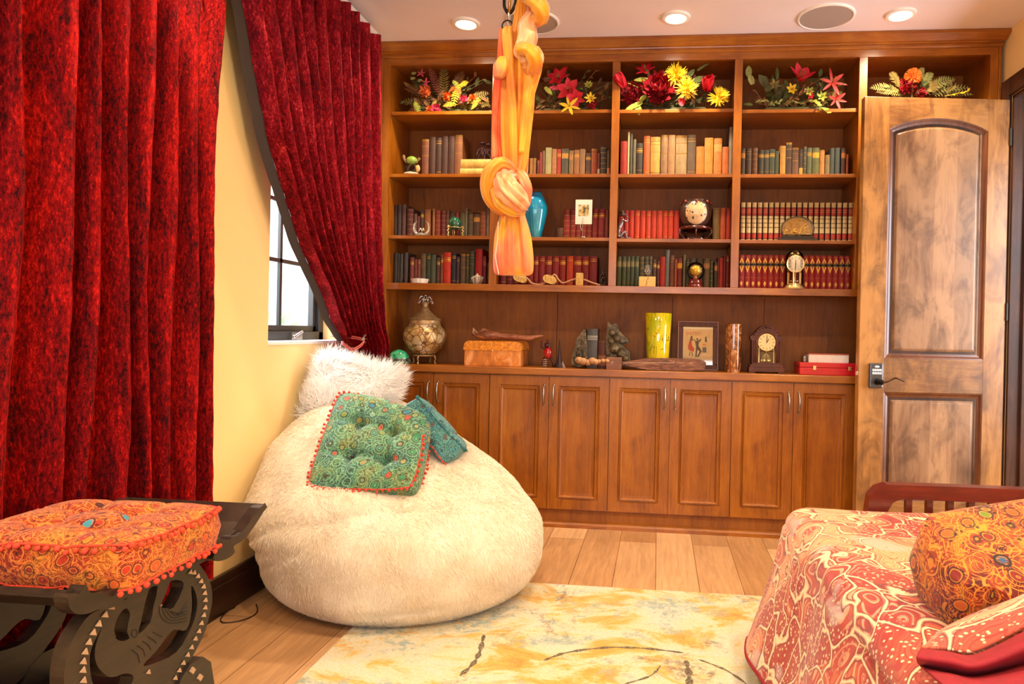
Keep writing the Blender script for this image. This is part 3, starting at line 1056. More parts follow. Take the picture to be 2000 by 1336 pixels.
def bag(a, t):
    z = float(np.interp(t, np.linspace(0, 1, len(RG)), _z))
    cx, cy, r = (float(np.interp(z, _z, [q[i] for q in RG])) for i in (1, 2, 3))
    bl_ = max(0, math.cos(a - math.radians(222))) ** 3 * sm(.15, .4, z)
    r *= 1 + .10 * bl_
    x, y = cx + math.cos(a) * r, cy + math.sin(a) * r * (.86 + .06 * bl_)
    p = Vector((x, y, z))
    # sat-in hollow where the cushions lie, soft creases and lumps
    d = math.exp(-(((x + 1.02) / .30) ** 2 + ((y - 2.66) / .20) ** 2))
    p.z -= .075 * d * sm(.3, .5, z)
    n = noise.noise(Vector((x * 3.2, y * 3.2, z * 3.4))) * .020 + noise.noise(Vector((x * 8, y * 8, z * 9))) * .007
    q = Vector((math.cos(a), math.sin(a), .35)).normalized()
    p += q * n * sm(0, .08, z)
    # long crease sweeping from the cushion to the right
    cr = math.exp(-((z - .47 + .25 * (x + .75)) / .022) ** 2) * sm(-1.0, -.8, x) * (1 - sm(-.62, -.5, x)) * (1 if y < cy else 0)
    p -= q * .02 * cr
    cl = math.exp(-((z - .27 - .22 * (x + 1.4)) / .02) ** 2) * (1 - sm(-1.35, -1.2, x)) * (1 if y < cy else 0)
    p -= q * .010 * cl
    for k_, (fx, fz, sl, ln) in enumerate(((-.80, .50, -.35, .16), (-.76, .44, -.45, .14), (-.98, .44, .10, .2), (-1.2, .40, .15, .16), (-1.42, .22, .5, .12), (-1.45, .33, .45, .12), (-.95, .09, .08, .25))):
        e_ = math.exp(-((z - fz - sl * (x - fx)) / .014) ** 2 - ((x - fx) / ln) ** 2)
        p -= q * .011 * e_ * (1 if y < cy else 0)
    p.x = max(p.x, WX0 + .045)
    p.z = max(p.z, .013)
    return p


NA_, NZ_ = 128, 72
mb = MB().grid(lambda u, v: bag(2 * PI * u, v ** .9), NA_, NZ_, closeu=True)
mb.add([mb.v[i] for i in range(NA_)], [tuple(range(NA_ - 1, -1, -1))])
bagloc = Vector((-1.06, 2.78, 0))
bg_o = thing('bean_bag', 'big cream plush bean bag on the floor beside the window wall', 'bean bag', bagloc)
mb.build('cover', M_FURC, bg_o, smooth='all')


def fur(name, tri_pts, count, length, mat, parent, width=.0012, droop=(0, 0, -1), lay=.6, jit=.35, seed=1, clump=0.0, segs=2):
    """many tapering strands over a surface given as (points, normals, areas) triangles"""
    rng = np.random.default_rng(seed)
    A, B, Cc, NN = tri_pts
    ar = np.linalg.norm(np.cross(B - A, Cc - A), axis=1)
    idx = rng.choice(len(A), count, p=ar / ar.sum())
    r1, r2 = rng.random(count), rng.random(count)
    s_ = np.sqrt(r1)
    P = A[idx] * (1 - s_)[:, None] + B[idx] * (s_ * (1 - r2))[:, None] + Cc[idx] * (s_ * r2)[:, None]
    N = NN[idx]
    D = np.array(droop, float)
    T = D - N * (N @ D)[:, None]
    T += rng.normal(0, jit, (count, 3))
    if clump:
        ph = np.stack([np.sin(P[:, 0] * 31 + P[:, 2] * 17), np.sin(P[:, 1] * 29 + P[:, 0] * 13), np.sin(P[:, 2] * 37 + P[:, 1] * 19)], 1)
        T += ph * clump
    T -= N * np.sum(N * T, axis=1)[:, None]
    T /= np.maximum(np.linalg.norm(T, axis=1), 1e-6)[:, None]
    L = length * (.6 + .6 * rng.random(count))[:, None]
    d1 = N * (1 - lay) + T * lay
    d1 /= np.linalg.norm(d1, axis=1)[:, None]
    d2 = N * (1 - lay) * .45 + T * lay * 1.2 + D * .12
    d2 /= np.linalg.norm(d2, axis=1)[:, None]
    S = np.cross(d1, N + rng.normal(0, .5, (count, 3)))
    S /= np.maximum(np.linalg.norm(S, axis=1), 1e-6)[:, None]
    w = width * (.7 + .6 * rng.random(count))[:, None]
    p0 = P - N * .002
    p1 = P + d1 * L * .5
    p2 = p1 + d2 * L * .5
    V = np.stack([p0 - S * w, p0 + S * w, p1 + S * w * .7, p1 - S * w * .7, p2], 1).reshape(-1, 3)
    V -= np.array(ORG[parent.name])
    me = bpy.data.meshes.new(name)
    i = np.arange(count) * 5
    me.vertices.add(len(V)); me.vertices.foreach_set('co', V.ravel().astype(np.float32))
    loops = np.stack([i, i + 1, i + 2, i + 3, i + 3, i + 2, i + 4], 1).ravel()
    me.loops.add(len(loops)); me.loops.foreach_set('vertex_index', loops.astype(np.int32))
    me.polygons.add(count * 2)
    st = np.stack([np.arange(count) * 7, np.arange(count) * 7 + 4], 1).ravel()
    me.polygons.foreach_set('loop_start', st.astype(np.int32))
    me.polygons.foreach_set('use_smooth', [True] * (count * 2))
    me.materials.append(mat)
    me.update(calc_edges=True)
    o = bpy.data.objects.new(name, me)
    COL.objects.link(o)
    o.parent = parent
    ORG[o.name] = ORG[parent.name]
    return o


def tris(mb, keep=lambda c, n: True):
    A, B, Cc, N = [], [], [], []
    for f in mb.f:
        if len(f) > 4:
            continue
        q = [mb.v[i] for i in f]
        for t in ((0, 1, 2), (0, 2, 3))[:len(f) - 2]:
            a, b, c = (q[i] for i in t)
            n = (b - a).cross(c - a)
            if n.length < 1e-12:
                continue
            n.normalize()
            if keep((a + b + c) / 3, n):
                A.append(a); B.append(b); Cc.append(c); N.append(n)
    return tuple(np.array([tuple(v) for v in L_]) for L_ in (A, B, Cc, N))


vis = lambda c, n: n.dot(c - CAM) < .35 * (c - CAM).length
T_ = tris(mb, vis)
fo = fur('plush_pile', T_, 95000, .022, M_FURC, bg_o, .0010, (.25, 0, -1), .72, .35, 3, .5)
fo['kind'] = 'stuff'


# ================================================================ CUSHIONS
def cushion_mb(w, h, t, tufts=(), nu=44, nv=44, corner=.10, sag=None, m=0):
    """square tufted cushion, local x,y across, z thickness; two faces and a boxed rim"""
    mb = MB()

    def outline(u, v):
        # rounded square
        x, y = 2 * u - 1, 2 * v - 1
        k = 1 - corner * (abs(x) ** 3) * (abs(y) ** 3)
        return x * w / 2 * k * (1 - .03 * (1 - y * y)), y * h / 2 * k * (1 - .03 * (1 - x * x))

    def hgt(x, y):
        ex = 1 - (abs(x) / (w / 2)) ** 6
        ey = 1 - (abs(y) / (h / 2)) ** 6
        e = max(0, min(ex, 1)) * max(0, min(ey, 1))
        z = t * .36 + t * .42 * e ** .5
        for (tx, ty) in tufts:
            d = math.hypot(x - tx, y - ty)
            z -= t * .52 * math.exp(-(d / (w * .055)) ** 1.3)
            # creases run from each button to its neighbours and the rim
            for (sx, sy) in ((1, 0), (-1, 0), (0, 1), (0, -1)):
                along = (x - tx) * sx + (y - ty) * sy
                across = abs((x - tx) * sy + (y - ty) * sx)
                if along > 0:
                    z -= t * .20 * math.exp(-(across / (w * .028)) ** 2) * math.exp(-along / (w * .17))
        return z

    def face(sg):
        def fn(u, v):
            x, y = outline(u, v)
            return Vector((x, y, sg * hgt(x, y)))
        return fn

    mb.grid(face(1), nu, nv, m)
    n0 = len(mb.v)
    mb.grid(face(-1), nu, nv, m)
    for i in range(len(mb.f) // 2, len(mb.f)):
        mb.f[i] = tuple(reversed(mb.f[i]))
    rim = [i for i in range(nu)] + [nu * j + nu - 1 for j in range(1, nv)] + [nu * (nv - 1) + i for i in range(nu - 2, -1, -1)] + [nu * j for j in range(nv - 2, 0, -1)]
    R0 = [mb.v[i].copy() for i in rim]
    R1 = [mb.v[i + n0].copy() for i in rim]
    k = len(rim)
    mid = []
    for a, b in zip(R0, R1):
        c = (a + b) / 2
        d = Vector((c.x / w, c.y / h, 0))
        d.normalize()
        mid.append(c + d * t * .14)
    o = len(mb.v)
    mb.v += R0 + mid + R1
    for j in range(2):
        for i in range(k):
            i2 = (i + 1) % k
            mb.f.append((o + j * k + i, o + (j + 1) * k + i, o + (j + 1) * k + i2, o + j * k + i2))
            mb.m.append(m)
    return mb, R0, R1


def pompoms(R, M, r, step, out, drop=(0, 0, 0)):
    pts = [M @ p for p in R]
    L = 0
    mb = MB()
    nxt = 0
    c = sum(pts, Vector()) / len(pts)
    for a, b in zip(pts, pts[1:] + pts[:1]):
        seg = (b - a).length
        while nxt <= L + seg:
            p = a.lerp(b, (nxt - L) / seg)
            d = (p - c).normalized()
            q = p + d * out * random.uniform(.7, 1.2) + Vector(drop) * random.uniform(.6, 1.2) + Vector([random.uniform(-1, 1) * r * .5 for _ in range(3)])
            mb.sphere(q, r * random.uniform(.85, 1.1), 7)
            mb.tube([p, q], r * .2, 4, cap=False)
            nxt += step * random.uniform(.85, 1.15)
        L += seg
    mb.tube(pts + [pts[0]], r * .42, 6, cap=False)
    return mb


def frame(o, ax, ay):
    ax = Vector(ax).normalized()
    az = ax.cross(Vector(ay)).normalized()
    ay = az.cross(ax)
    return Matrix(((ax.x, ay.x, az.x, o[0]), (ax.y, ay.y, az.y, o[1]), (ax.z, ay.z, az.z, o[2]), (0, 0, 0, 1)))


def cushion(name, label, cat, M, w, h, t, mat, tufts, trim, r=.006, step=.021, btn=None, drop=(0, 0, 0), warp=0.0, corner=.10, trim2=None):
    mb, R0, R1 = cushion_mb(w, h, t, tufts, corner=corner)
    for p in mb.v + R0 + R1:
        p.y -= warp * h * max(0, p.x / w + .5) ** 1.6 * max(0, p.y / h + .5)
    mb.xf(M)
    o = mb.build(name, mat, smooth='all')
    tag(o, label, cat)
    if trim is not None:
        pompoms(R0, M, r, step, r * 1.4, drop).build('pompom_trim', trim, o, smooth='all')
        pompoms(R1, M, r, step, r * 1.4, drop).build('pompom_trim', trim2 or trim, o, smooth='all')
    if btn is not None:
        b = MB()
        for (x, y) in tufts:
            b.sphere((x, y, t * .3), w * .018, 8, sc=(1, 1, .5))
        b.xf(M).build('tuft_buttons', btn, o, smooth='all')
    return o


# green cushion leaning back on the bean bag
bl, br_ = at(617, 972, Y=2.42), at(832, 974, Y=2.46)
tl = at(648, 782, Y=2.74)
axx = (br_ - bl); axy = (tl - bl)
cen = bl + axx * .5 + axy * .52
Mg = frame(cen, axx, axy)
GW, GH = axx.length * 1.0, axy.length * 1.02
cushion('tufted_cushion', 'green folk-print tufted cushion with red pompom trim leaning on the bean bag', 'cushion', Mg, GW, GH, .095, M_GREEN,
        [(-GW * .17, GH * .17), (GW * .17, GH * .14), (-GW * .17, -GH * .16), (GW * .17, -GH * .18)], M_POMR, .0058, .022, M_GREEN, warp=.26)
# teal cushion seen on edge to its right
A_, B_ = at(803, 795, Y=2.74), at(888, 890, Y=2.74)
axl = B_ - A_
Mt = frame((A_ + B_) / 2 + Vector((-.03, .12, -.02)), axl, (-.28, .95, -.10))
cushion('tufted_cushion', 'teal flowered box cushion seen edge-on right of the green cushion', 'cushion', Mt, axl.length * 1.12, .30, .085, M_TEAL,
        [(-.07, .06), (.07, .06), (-.07, -.06), (.07, -.06)], speck('2E6A6C', .9, .2), .0050, .023, trim2=M_POMR)
# white long-haired pillow
pc = at(686, 776, Y=2.98)
Mp = frame(pc, (1, .05, -.24), (.14, .32, .95))
mb = MB()
PWW, PHH, PT = .35, .30, .14


def pill(sg):
    def fn(u, v):
        x, y = 2 * u - 1, 2 * v - 1
        e = max(0, (1 - x ** 4) * (1 - y ** 4)) ** .5
        return Vector((x * PWW / 2 * (1 - .07 * (1 - y * y)), y * PHH / 2 * (1 - .07 * (1 - x * x)), sg * (PT / 2 * e + .004)))
    return fn


mb.grid(pill(1), 24, 24)
n_ = len(mb.f)
mb.grid(pill(-1), 24, 24)
mb.f[n_:] = [tuple(reversed(f)) for f in mb.f[n_:]]
mb.xf(Mp)
po = tag(mb.build('fur_pillow', M_FURW, smooth='all'), 'fluffy long-haired white fur pillow on top of the bean bag', 'pillow')
ff = fur('long_fur', tris(mb), 17000, .092, M_FURW, po, .0016, (.28, 0, .25), .62, .38, 5, .45)
ff['kind'] = 'stuff'
rimA = tris(mb, lambda c, n: abs((Mp.inverted() @ c).x) > PWW * .42 or abs((Mp.inverted() @ c).y) > PHH * .40)
ff = fur('edge_fur', rimA, 4000, .095, M_FURW, po, .0014, (.2, 0, .6), .38, .5, 6, .35)
ff['kind'] = 'stuff'

# ================================================================ CURTAINS
ridges = [-60, 38, 148, 195, 258, 304, 350, 398, 434]
RY = [at(x, 500, X=-1.50).y for x in ridges]
RY = [RY[0] - .5, RY[0] - .36, RY[0] - .22, RY[0] - .11] + RY


def fold(y, z):
    y2 = y + .012 * math.sin(z * 2.1 + y * 5) + .006 * math.sin(z * 5 + y * 11)
    i = int(np.searchsorted(RY, y2))
    i = min(max(i, 1), len(RY) - 1)
    s = (y2 - RY[i - 1]) / (RY[i] - RY[i - 1])
    s = min(max(s, -.2), 1.3)
    return .5 + .5 * math.cos(2 * PI * s)


def curtl(u, v):
    y = RY[0] + (RY[-1] + .028 - RY[0]) * u
    z = .225 + (2.68 - .225) * v
    x = -1.635 + .125 * fold(y, z) ** 1.7 + .006 * noise.noise(Vector((y * 9, z * 2.2, 3))) + .0035 * noise.noise(Vector((y * 40, z * 16, 5)))
    yy = y - .010 * math.sin(v * 9 + u * 30) - .018 * (1 - v) * u
    return Vector((x, yy, z))


cl = thing('velvet_curtain', 'full-length crushed red velvet curtain filling the left side', 'curtain', (-1.56, 1.5, .22), 'red velvet curtains')
MB().grid(curtl, 420, 90).build('drape', M_VELVET, cl, smooth='all')
MB().box((-1.60, RY[0] - .05, 2.66), (-1.54, 2.3, 2.70)).build('curtain_track', M_WHITE, cl)

LB = [(-95, 478), (0, 490), (100, 508), (200, 525), (260, 537), (400, 577), (480, 600), (560, 627), (620, 650), (660, 674), (678, 690)]
RB = [(-20, 735), (75, 740), (200, 742), (400, 744), (550, 748), (660, 756), (720, 760)]
LW = [at(x, y, X=-1.52) for y, x in LB]
RW = [at(x, y, X=-1.52) for y, x in RB]
lz = [p.z for p in LW][::-1]; ly = [p.y for p in LW][::-1]
rz = [p.z for p in RW][::-1]; ry_ = [p.y for p in RW][::-1]
TIEZ = LW[-1].z
lz = [.3, TIEZ - .12] + lz; ly = [ly[0] - .02, ly[0] + .0] + ly
print('tie', TIEZ, ly[:4], ry_[:3], lz[-1], ly[-1])
NF = 11


def curtr(u, v):
    z = .3 + (2.645 - .3) * v
    y0, y1 = np.interp(z, lz, ly), np.interp(z, rz, ry_)
    y = y0 + (y1 - y0) * u
    tie = math.exp(-((z - TIEZ) / .07) ** 2)
    wid = (y1 - y0) / 1.2
    top = sm(2.45, 2.62, z)
    amp = (.028 + .030 * min(1, wid)) * (1 - .45 * tie * (1 - sm(.55, .8, u)))
    ph = u ** .92 * NF + .12 * math.sin(u * 17 + 1)
    f = .5 - .5 * math.cos(2 * PI * ph)
    f = f ** (.8 + .9 * top)
    x = -1.575 + amp * 1.5 * f
    x += .020 * tie + .03 * math.exp(-((z - TIEZ - .22) / .2) ** 2) * (1 - sm(.3, .7, u))
    x += .006 * noise.noise(Vector((y * 10, z * 3, 1))) + .003 * noise.noise(Vector((y * 40, z * 20, 5)))
    yy = y + .010 * math.sin(2 * PI * ph + 1.2) * (1 - top)
    return Vector((x, yy, z))


cr_ = thing('velvet_curtain', 'crimson velvet curtain tied back beside the window with a dark lining edge', 'curtain', (-1.56, 3.0, .3), 'red velvet curtains')
MB().grid(curtr, 300, 110).build('drape', M_VELVET2, cr_, smooth='all')


def lining(u, v):
    p = curtr(0, .2 + .8 * v)
    w_ = .035 + .03 * math.sin(PI * v) ** .5
    return Vector((p.x - .012 + .01 * u, p.y - w_ * (1 - u) + .004, p.z))


MB().grid(lining, 5, 60).build('lining', M_LINING, cr_, smooth='all')
MB().box((-1.60, 2.1, 2.645), (-1.54, 3.48, 2.69)).build('curtain_track', M_WHITE, cr_)
mb = MB()
ta, tb_, tc = at(668, 668, X=-1.45), at(690, 681, X=-1.43), at(709, 662, X=-1.44)
mb.tube(spline([CAM + (ta - CAM) * 1.09 + Vector((0, .03, 0)), ta, tb_, tc, (-1.62, tc.y + .03, tc.z + .02)], 6), .0032, 8)
mb.tube(spline([CAM + (ta - CAM) * 1.09 + Vector((0, .03, -.01)), ta - Vector((0, 0, .008)), tb_ - Vector((0, 0, .01)), tc - Vector((0, 0, .008)), (-1.62, tc.y + .03, tc.z + .01)], 6), .0032, 8)
mb.build('tieback_cord', plain('B8504A', .6), cr_, smooth='all')
mb = MB().sphere(tc, .010, 8)
for k in range(6):
    mb.tube([tc, tc + Vector((.012, math.cos(k) * .022, math.sin(k * 1.05) * .026))], [.003, .001], 5)
mb.build('holdback_hook', M_NICKEL, cr_, smooth='all')

# thin wire on the floor by the baseboard
P = [at(x, y, Z=.004) for x, y in ((463, 1176), (458, 1186), (446, 1192), (434, 1204), (431, 1212), (440, 1216), (470, 1212), (495, 1202), (503, 1192), (500, 1180))]
tag(MB().tube(spline(P, 5), .0022, 6).build('floor_wire', plain('2A1610', .5), smooth='all'), 'thin dark wire looped on the floor beside the baseboard', 'wire')

# ================================================================ CARVED STOOL
SX = -1.10
st = thing('carved_stool', 'black carved wooden stool with ringed side panels in the left foreground', 'stool', (-1.3, 1.49, 0))
top = [(1.163, .600), (1.20, .583), (1.25, .562), (1.32, .552), (1.45, .547), (1.56, .547), (1.64, .552), (1.72, .570), (1.80, .601)]
bot = [(1.81, .588), (1.74, .553), (1.66, .531), (1.56, .524), (1.45, .524), (1.32, .528), (1.24, .538), (1.18, .560), (1.152, .588)]
prf = [Vector((y, z, 0)) for y, z in top + bot]
prf = smoothloop(prf[:9], 1) + prf[9:]
mb = MB().prism([(-1.52, p.x, p.y) for p in prf][::-1], (.42, 0, 0))
mb.build('seat', M_EBONY, st, bevel=.002)


def cpx(lst, X, k=3):
    out = []
    for x, y in smoothloop([Vector((a, b, 0)) for a, b in lst], k) if k > 1 else [Vector((a, b, 0)) for a, b in lst]:
        pass
    return out


def c2(lst, k=3):
    pts = smoothloop([Vector((a, b, 0)) for a, b in lst], k)
    out = []
    for p in pts:
        w_ = at(p.x / 4.762, 1100 + p.y / 4.762, X=SX)
        out.append((w_.y, w_.z))
    return out


outer = c2([(1190, 330), (1000, 405), (850, 480), (740, 620), (660, 780), (620, 950), (610, 1124), (640, 1260), (760, 1420), (950, 1500), (1200, 1480), (1450, 1350), (1640, 1150), (1800, 870), (1900, 680), (1950, 520), (1985, 350), (1970, 200), (1900, 60), (1800, -10), (1500, 60)])
holes = [c2([(1180, 420), (1222, 470), (1205, 560), (1195, 640), (1215, 700), (1150, 725), (1090, 700), (1075, 620), (1110, 500)]),
         c2([(1395, 250), (1480, 215), (1440, 400), (1410, 550), (1300, 660), (1325, 540)], 2),
         c2([(960, 600), (905, 760), (900, 900), (950, 1000), (1050, 1062), (1180, 1025), (1255, 1060), (1200, 1170), (1020, 1260), (890, 1150), (848, 960), (866, 790)]),
         c2([(1600, 165), (1700, 165), (1715, 230), (1625, 415), (1560, 420), (1505, 400), (1560, 270)], 2),
         c2([(1790, 210), (1838, 300), (1842, 430), (1790, 600), (1650, 830), (1440, 935), (1345, 950), (1480, 800), (1560, 690), (1640, 615), (1745, 620), (1795, 430)])]
for n_i, X_ in enumerate((SX - .018, -1.50)):
    M_ = Matrix(((0, 0, 1, X_), (1, 0, 0, 0), (0, 1, 0, 0), (0, 0, 0, 1)))
    shape2d('side_panel', [outer] + holes, .03, M_, None).build('side_panel', M_EBONY, st)
    if n_i == 0:
        # striped incised lines and pale inlaid triangles on the outer face
        mb = MB()
        for k in range(5):
            a = [(1230 + k * 48, 810 - k * 42), (1285 + k * 48, 850 - k * 45), (1300 + k * 52, 925 - k * 60)]
            mb.tube([at(x / 4.762, 1100 + y / 4.762, X=SX - .0025) for x, y in a], .0011, 4)
        for k in range(6):
            a = [(1480 + k * 28, 400 + k * 12), (1500 + k * 40, 500 - k * 6), (1590 + k * 20, 560 - k * 24), (1740, 540 - k * 34)]
            mb.tube(spline([at(x / 4.762, 1100 + y / 4.762, X=SX - .0025) for x, y in a], 3), .0010, 4)
        for k in range(28):
            a0_, a1_ = 2 * PI * k / 28, 2 * PI * (k + 1) / 28
            q = [at((1252 + 26 * math.cos(a)) / 4.762, 1100 + (655 + 36 * math.sin(a)) / 4.762, X=SX - .0025) for a in (a0_, a1_)]
            mb.tube(q, .0011, 4)
        mb.build('incised_lines', plain('1A0F0A', .6), st)
        mb = MB()
        tri = [(1030, 400), (970, 475), (910, 560), (860, 640), (820, 730), (785, 820), (768, 910), (765, 990), (770, 1085), (1765, 80), (1800, 85), (1835, 118), (1865, 165), (1888, 215), (1900, 275), (1905, 340), (1903, 410), (1890, 480), (1868, 555), (1845, 630), (1812, 700), (1776, 780), (1740, 850), (1700, 925), (1662, 995), (1625, 1065), (1375, 1010)]
        for j, (x, y) in enumerate(tri):
            s_ = 30 if j < 9 else 20
            mb = MB()
            q = [at((x + dx * s_) / 4.762, 1100 + (y + dy * s_) / 4.762, X=SX - .002) for dx, dy in ((-1, .9), (1, 1.0), (.5, -1.1))]
            mb.prism(q, (.0025, 0, 0))
            mb.build('inlay', plain('B8987A', .6), st)
        for x, y in ((1755, 995), (1825, 1060)):
            q = [at((x + dx * 26) / 4.762, 1100 + (y + dy * 34) / 4.762, X=SX - .004) for dx, dy in ((-1, .3), (0, 1), (1, -.3), (0, -1))]
            MB().prism(q, (.012, 0, 0)).build('inlay', plain('B8987A', .6), st)
# scrolled side rail under the seat edge
rail = [(165, 1142), (152, 1160), (132, 1160), (133, 1186), (148, 1199), (170, 1198), (190, 1190), (212, 1188), (236, 1176), (252, 1150), (246, 1148), (300, 1128), (412, 1076), (414, 1090), (425, 1096), (444, 1090), (457, 1078), (455, 1066), (480, 1048), (517, 992), (505, 992), (470, 1040), (452, 1048), (444, 1056), (430, 1052), (405, 1060), (330, 1098), (270, 1126), (235, 1146), (205, 1156), (175, 1158)]
lp = [(at(x, y, X=SX + .012).y, at(x, y, X=SX + .012).z) for x, y in rail]
for X_ in (SX + .0, -1.505):
    M_ = Matrix(((0, 0, 1, X_), (1, 0, 0, 0), (0, 1, 0, 0), (0, 0, 0, 1)))
    shape2d('rail', [[tuple(p.xy) for p in smoothloop([Vector((a, b, 0)) for a, b in lp], 3)]], .03, M_, None).build('side_rail', M_EBONY, st, bevel=.001)
# base with rounded upturned ends
base = [(1.10, 0), (1.10, .05), (1.13, .21), (1.16, .262), (1.21, .272), (1.27, .25), (1.45, .24), (1.47, .275), (1.50, .292), (1.545, .290), (1.575, .262), (1.59, .2), (1.62, .05), (1.62, 0), (1.5, 0), (1.44, .06), (1.36, .085), (1.28, .06), (1.22, 0)]
M_ = Matrix(((0, 0, 1, SX - .012), (1, 0, 0, 0), (0, 1, 0, 0), (0, 0, 0, 1)))
for X_ in (SX - .012, -1.50):
    M_ = Matrix(((0, 0, 1, X_), (1, 0, 0, 0), (0, 1, 0, 0), (0, 0, 0, 1)))
    shape2d('foot', [base], .032, M_, None).build('foot', M_EBONY, st, bevel=.002)
MB().box((-1.5, 1.15, .20), (SX - .03, 1.30, .225)).box((-1.5, 1.44, .20), (SX - .03, 1.56, .225)).build('stretcher', M_EBONY, st)

# orange cushion on the stool
Mo = Matrix.Translation((-1.268, 1.412, .606)) @ Matrix.Rotation(.03, 4, 'Z')
cushion('tufted_cushion', 'orange folk-print tufted cushion with pompoms on the carved stool', 'cushion', Mo, .42, .33, .082, M_ORANGE,
        [(-.07, .055), (.07, .055), (-.07, -.055), (.07, -.055)], speck('E04A30', .9, .2), .0062, .019, plain('B03A1A', .7), (0, 0, -.006))

# ================================================================ DAYBED
bd = thing('daybed', 'red mahogany daybed with a rounded slatted back rail by the open door', 'bed', (1.1, 1.7, 0))
BYr = 2.47
rl = [(.745, .40), (.745, .50), (.752, .548), (.775, .578), (.81, .592), (1.0, .594), (1.72, .596), (1.72, .545), (.86, .543), (.83, .53), (.815, .50), (.815, .40)]
M_ = Matrix(((1, 0, 0, 0), (0, 0, -1, BYr), (0, 1, 0, 0), (0, 0, 0, 1)))
shape2d('back', [rl], .05, M_, None).build('back_rail', M_MAHOG, bd, bevel=.006)
for k in range(12):
    x = .88 + k * .07
    MB().box((x, BYr - .012, .42), (x + .02, BYr + .012, .545)).build('slat', M_MAHOG, bd)
MB().box((.745, BYr - .03, .30), (1.72, BYr + .03, .41)).build('side_board', M_MAHOG, bd, bevel=.004)
for x, y in ((.75, BYr - .03), (1.66, BYr - .03), (.60, 1.0), (1.66, 1.0)):
    MB().box((x, y, .012 if x < 1.2 else .0), (x + .06, y + .06, .32)).build('leg', M_MAHOG, bd, bevel=.003)
MB().box((.52, .98, .25), (1.72, BYr - .04, .30)).build('base_board', M_MAHOG, bd)
mt = MB().box((.50, .98, .30), (1.73, BYr - .06, .512))
tag(mt.build('mattress', speck('E8DCC8', .9, .1), bevel=.03), 'mattress under the red paisley bedspread', 'mattress')
# bedspread: top, far drop and left drop in one cloth
TZ = .522


def spread(u, v):
    # u across from hem on the left (0) over the edge to the wall side (1); v from near to far
    ymax, ymin = 2.41, .92
    y = ymin + (ymax - ymin) * v
    s = u * 2.0
    edge = .485
    if s < .62:
        t = s / .62
        # hanging left side from hem to edge
        z = .095 + (TZ - .05 - .095) * t
        wv = .5 + .5 * math.sin(y * 9 + 1.2)
        x = edge - .045 - .105 * (1 - t) ** 1.1 - .028 * wv * (1 - t) - .02 * noise.noise(Vector((y * 4, z * 3, 2)))
        z += .02 * math.sin(y * 7) * (1 - t)
    elif s < .78:
        t = (s - .62) / .16
        a = t * PI / 2
        x = edge - .045 + .07 * (1 - math.cos(a)) * .9
        z = TZ - .05 + .05 * math.sin(a)
    else:
        t = (s - .78) / 1.22
        x = edge + .018 + (1.74 - edge - .018) * t
        z = TZ
    z += .008 * noise.noise(Vector((x * 4, y * 4, 1))) * (1 if s > .7 else .4)
    # round the far end downwards
    fe = sm(.93, 1.0, v)
    z -= fe ** 2 * .05
    if s < .78:
        x += fe * .05
    y -= .0
    return Vector((x, y, z))


sp_ = MB().grid(spread, 120, 110)


def farend(u, v):
    p = spread(u, 1.0)
    zz = p.z * (1 - v) + (.10 if p.x < .7 else .36) * v
    return Vector((p.x, p.y + .012 * math.sin(v * PI), min(zz, p.z)))


sp_.grid(lambda u, v: farend(u, 1 - v), 120, 16)
so = tag(sp_.build('bedspread', [M_PAISLEY], smooth='all', solid=.006), 'red and peach paisley bedspread draped over the daybed', 'bedspread')
hm = MB()
hm.tube([spread(0, v / 60) + Vector((0, 0, -.004)) for v in range(61)], .008, 6)
hm.build('hem', M_MAROON, so, smooth='all')

# cushion lying on the bed
cc = at(1962, 1118, Y=1.50)
Mc = frame((cc.x + .02, cc.y, cc.z - .005), (1, .16, .16), (-.20, .80, .30))
cushion('round_cornered_cushion', 'orange, green and red folk-print cushion on the paisley bedspread', 'cushion', Mc, .36, .29, .13, M_MULTI, [], None, corner=.30)
# folded-back corner of the cover with maroon lining
fb = thing('folded_throw', 'paisley throw turned back to show its plain maroon lining at the bed corner', 'throw', (.72, 1.12, .53))


def loft(curves, nu, nv):
    """surface through several picture curves, each lying at its own distance"""
    C_ = [[at(x, y, Y=Y) for x, y in pts] for Y, pts in curves]
    def fn(u, v):
        cross = []
        for c in C_:
            q = u * (len(c) - 1); i = min(int(q), len(c) - 2)
            cross.append(spline(c, 8)[min(int(round(u * (len(c) - 1) * 8)), (len(c) - 1) * 8)])
        S = spline(cross, 8)
        return S[min(int(round(v * (len(S) - 1))), len(S) - 1)]
    return MB().grid(fn, nu, nv)


cA = (1.36, [(1812, 1262), (1835, 1234), (1900, 1200), (2000, 1158), (2080, 1120)])
cM = (1.25, [(1806, 1262), (1838, 1240), (1905, 1218), (2000, 1180), (2090, 1140)])
cB = (1.18, [(1800, 1266), (1850, 1268), (1905, 1272), (2000, 1226), (2095, 1180)])
loft([cA, cM, cB], 33, 17).build('patterned_face', M_PAISLEY, fb, smooth='all', solid=.004)
cC = (1.17, [(1799, 1268), (1850, 1274), (1905, 1280), (2000, 1236), (2095, 1190)])
cD = (1.12, [(1790, 1284), (1850, 1292), (1910, 1300), (2010, 1262), (2100, 1215)])
cE = (1.16, [(1796, 1298), (1850, 1312), (1910, 1318), (2015, 1290), (2110, 1250)])
cF = (1.10, [(1818, 1318), (1860, 1322), (1915, 1332), (2020, 1312), (2120, 1290)])
cG = (1.06, [(1850, 1345), (1880, 1352), (1925, 1362), (2030, 1352), (2130, 1345)])
loft([cC, cD, cE, cF, cG], 33, 33).build('lining', M_MAROON, fb, smooth='all', solid=.004)

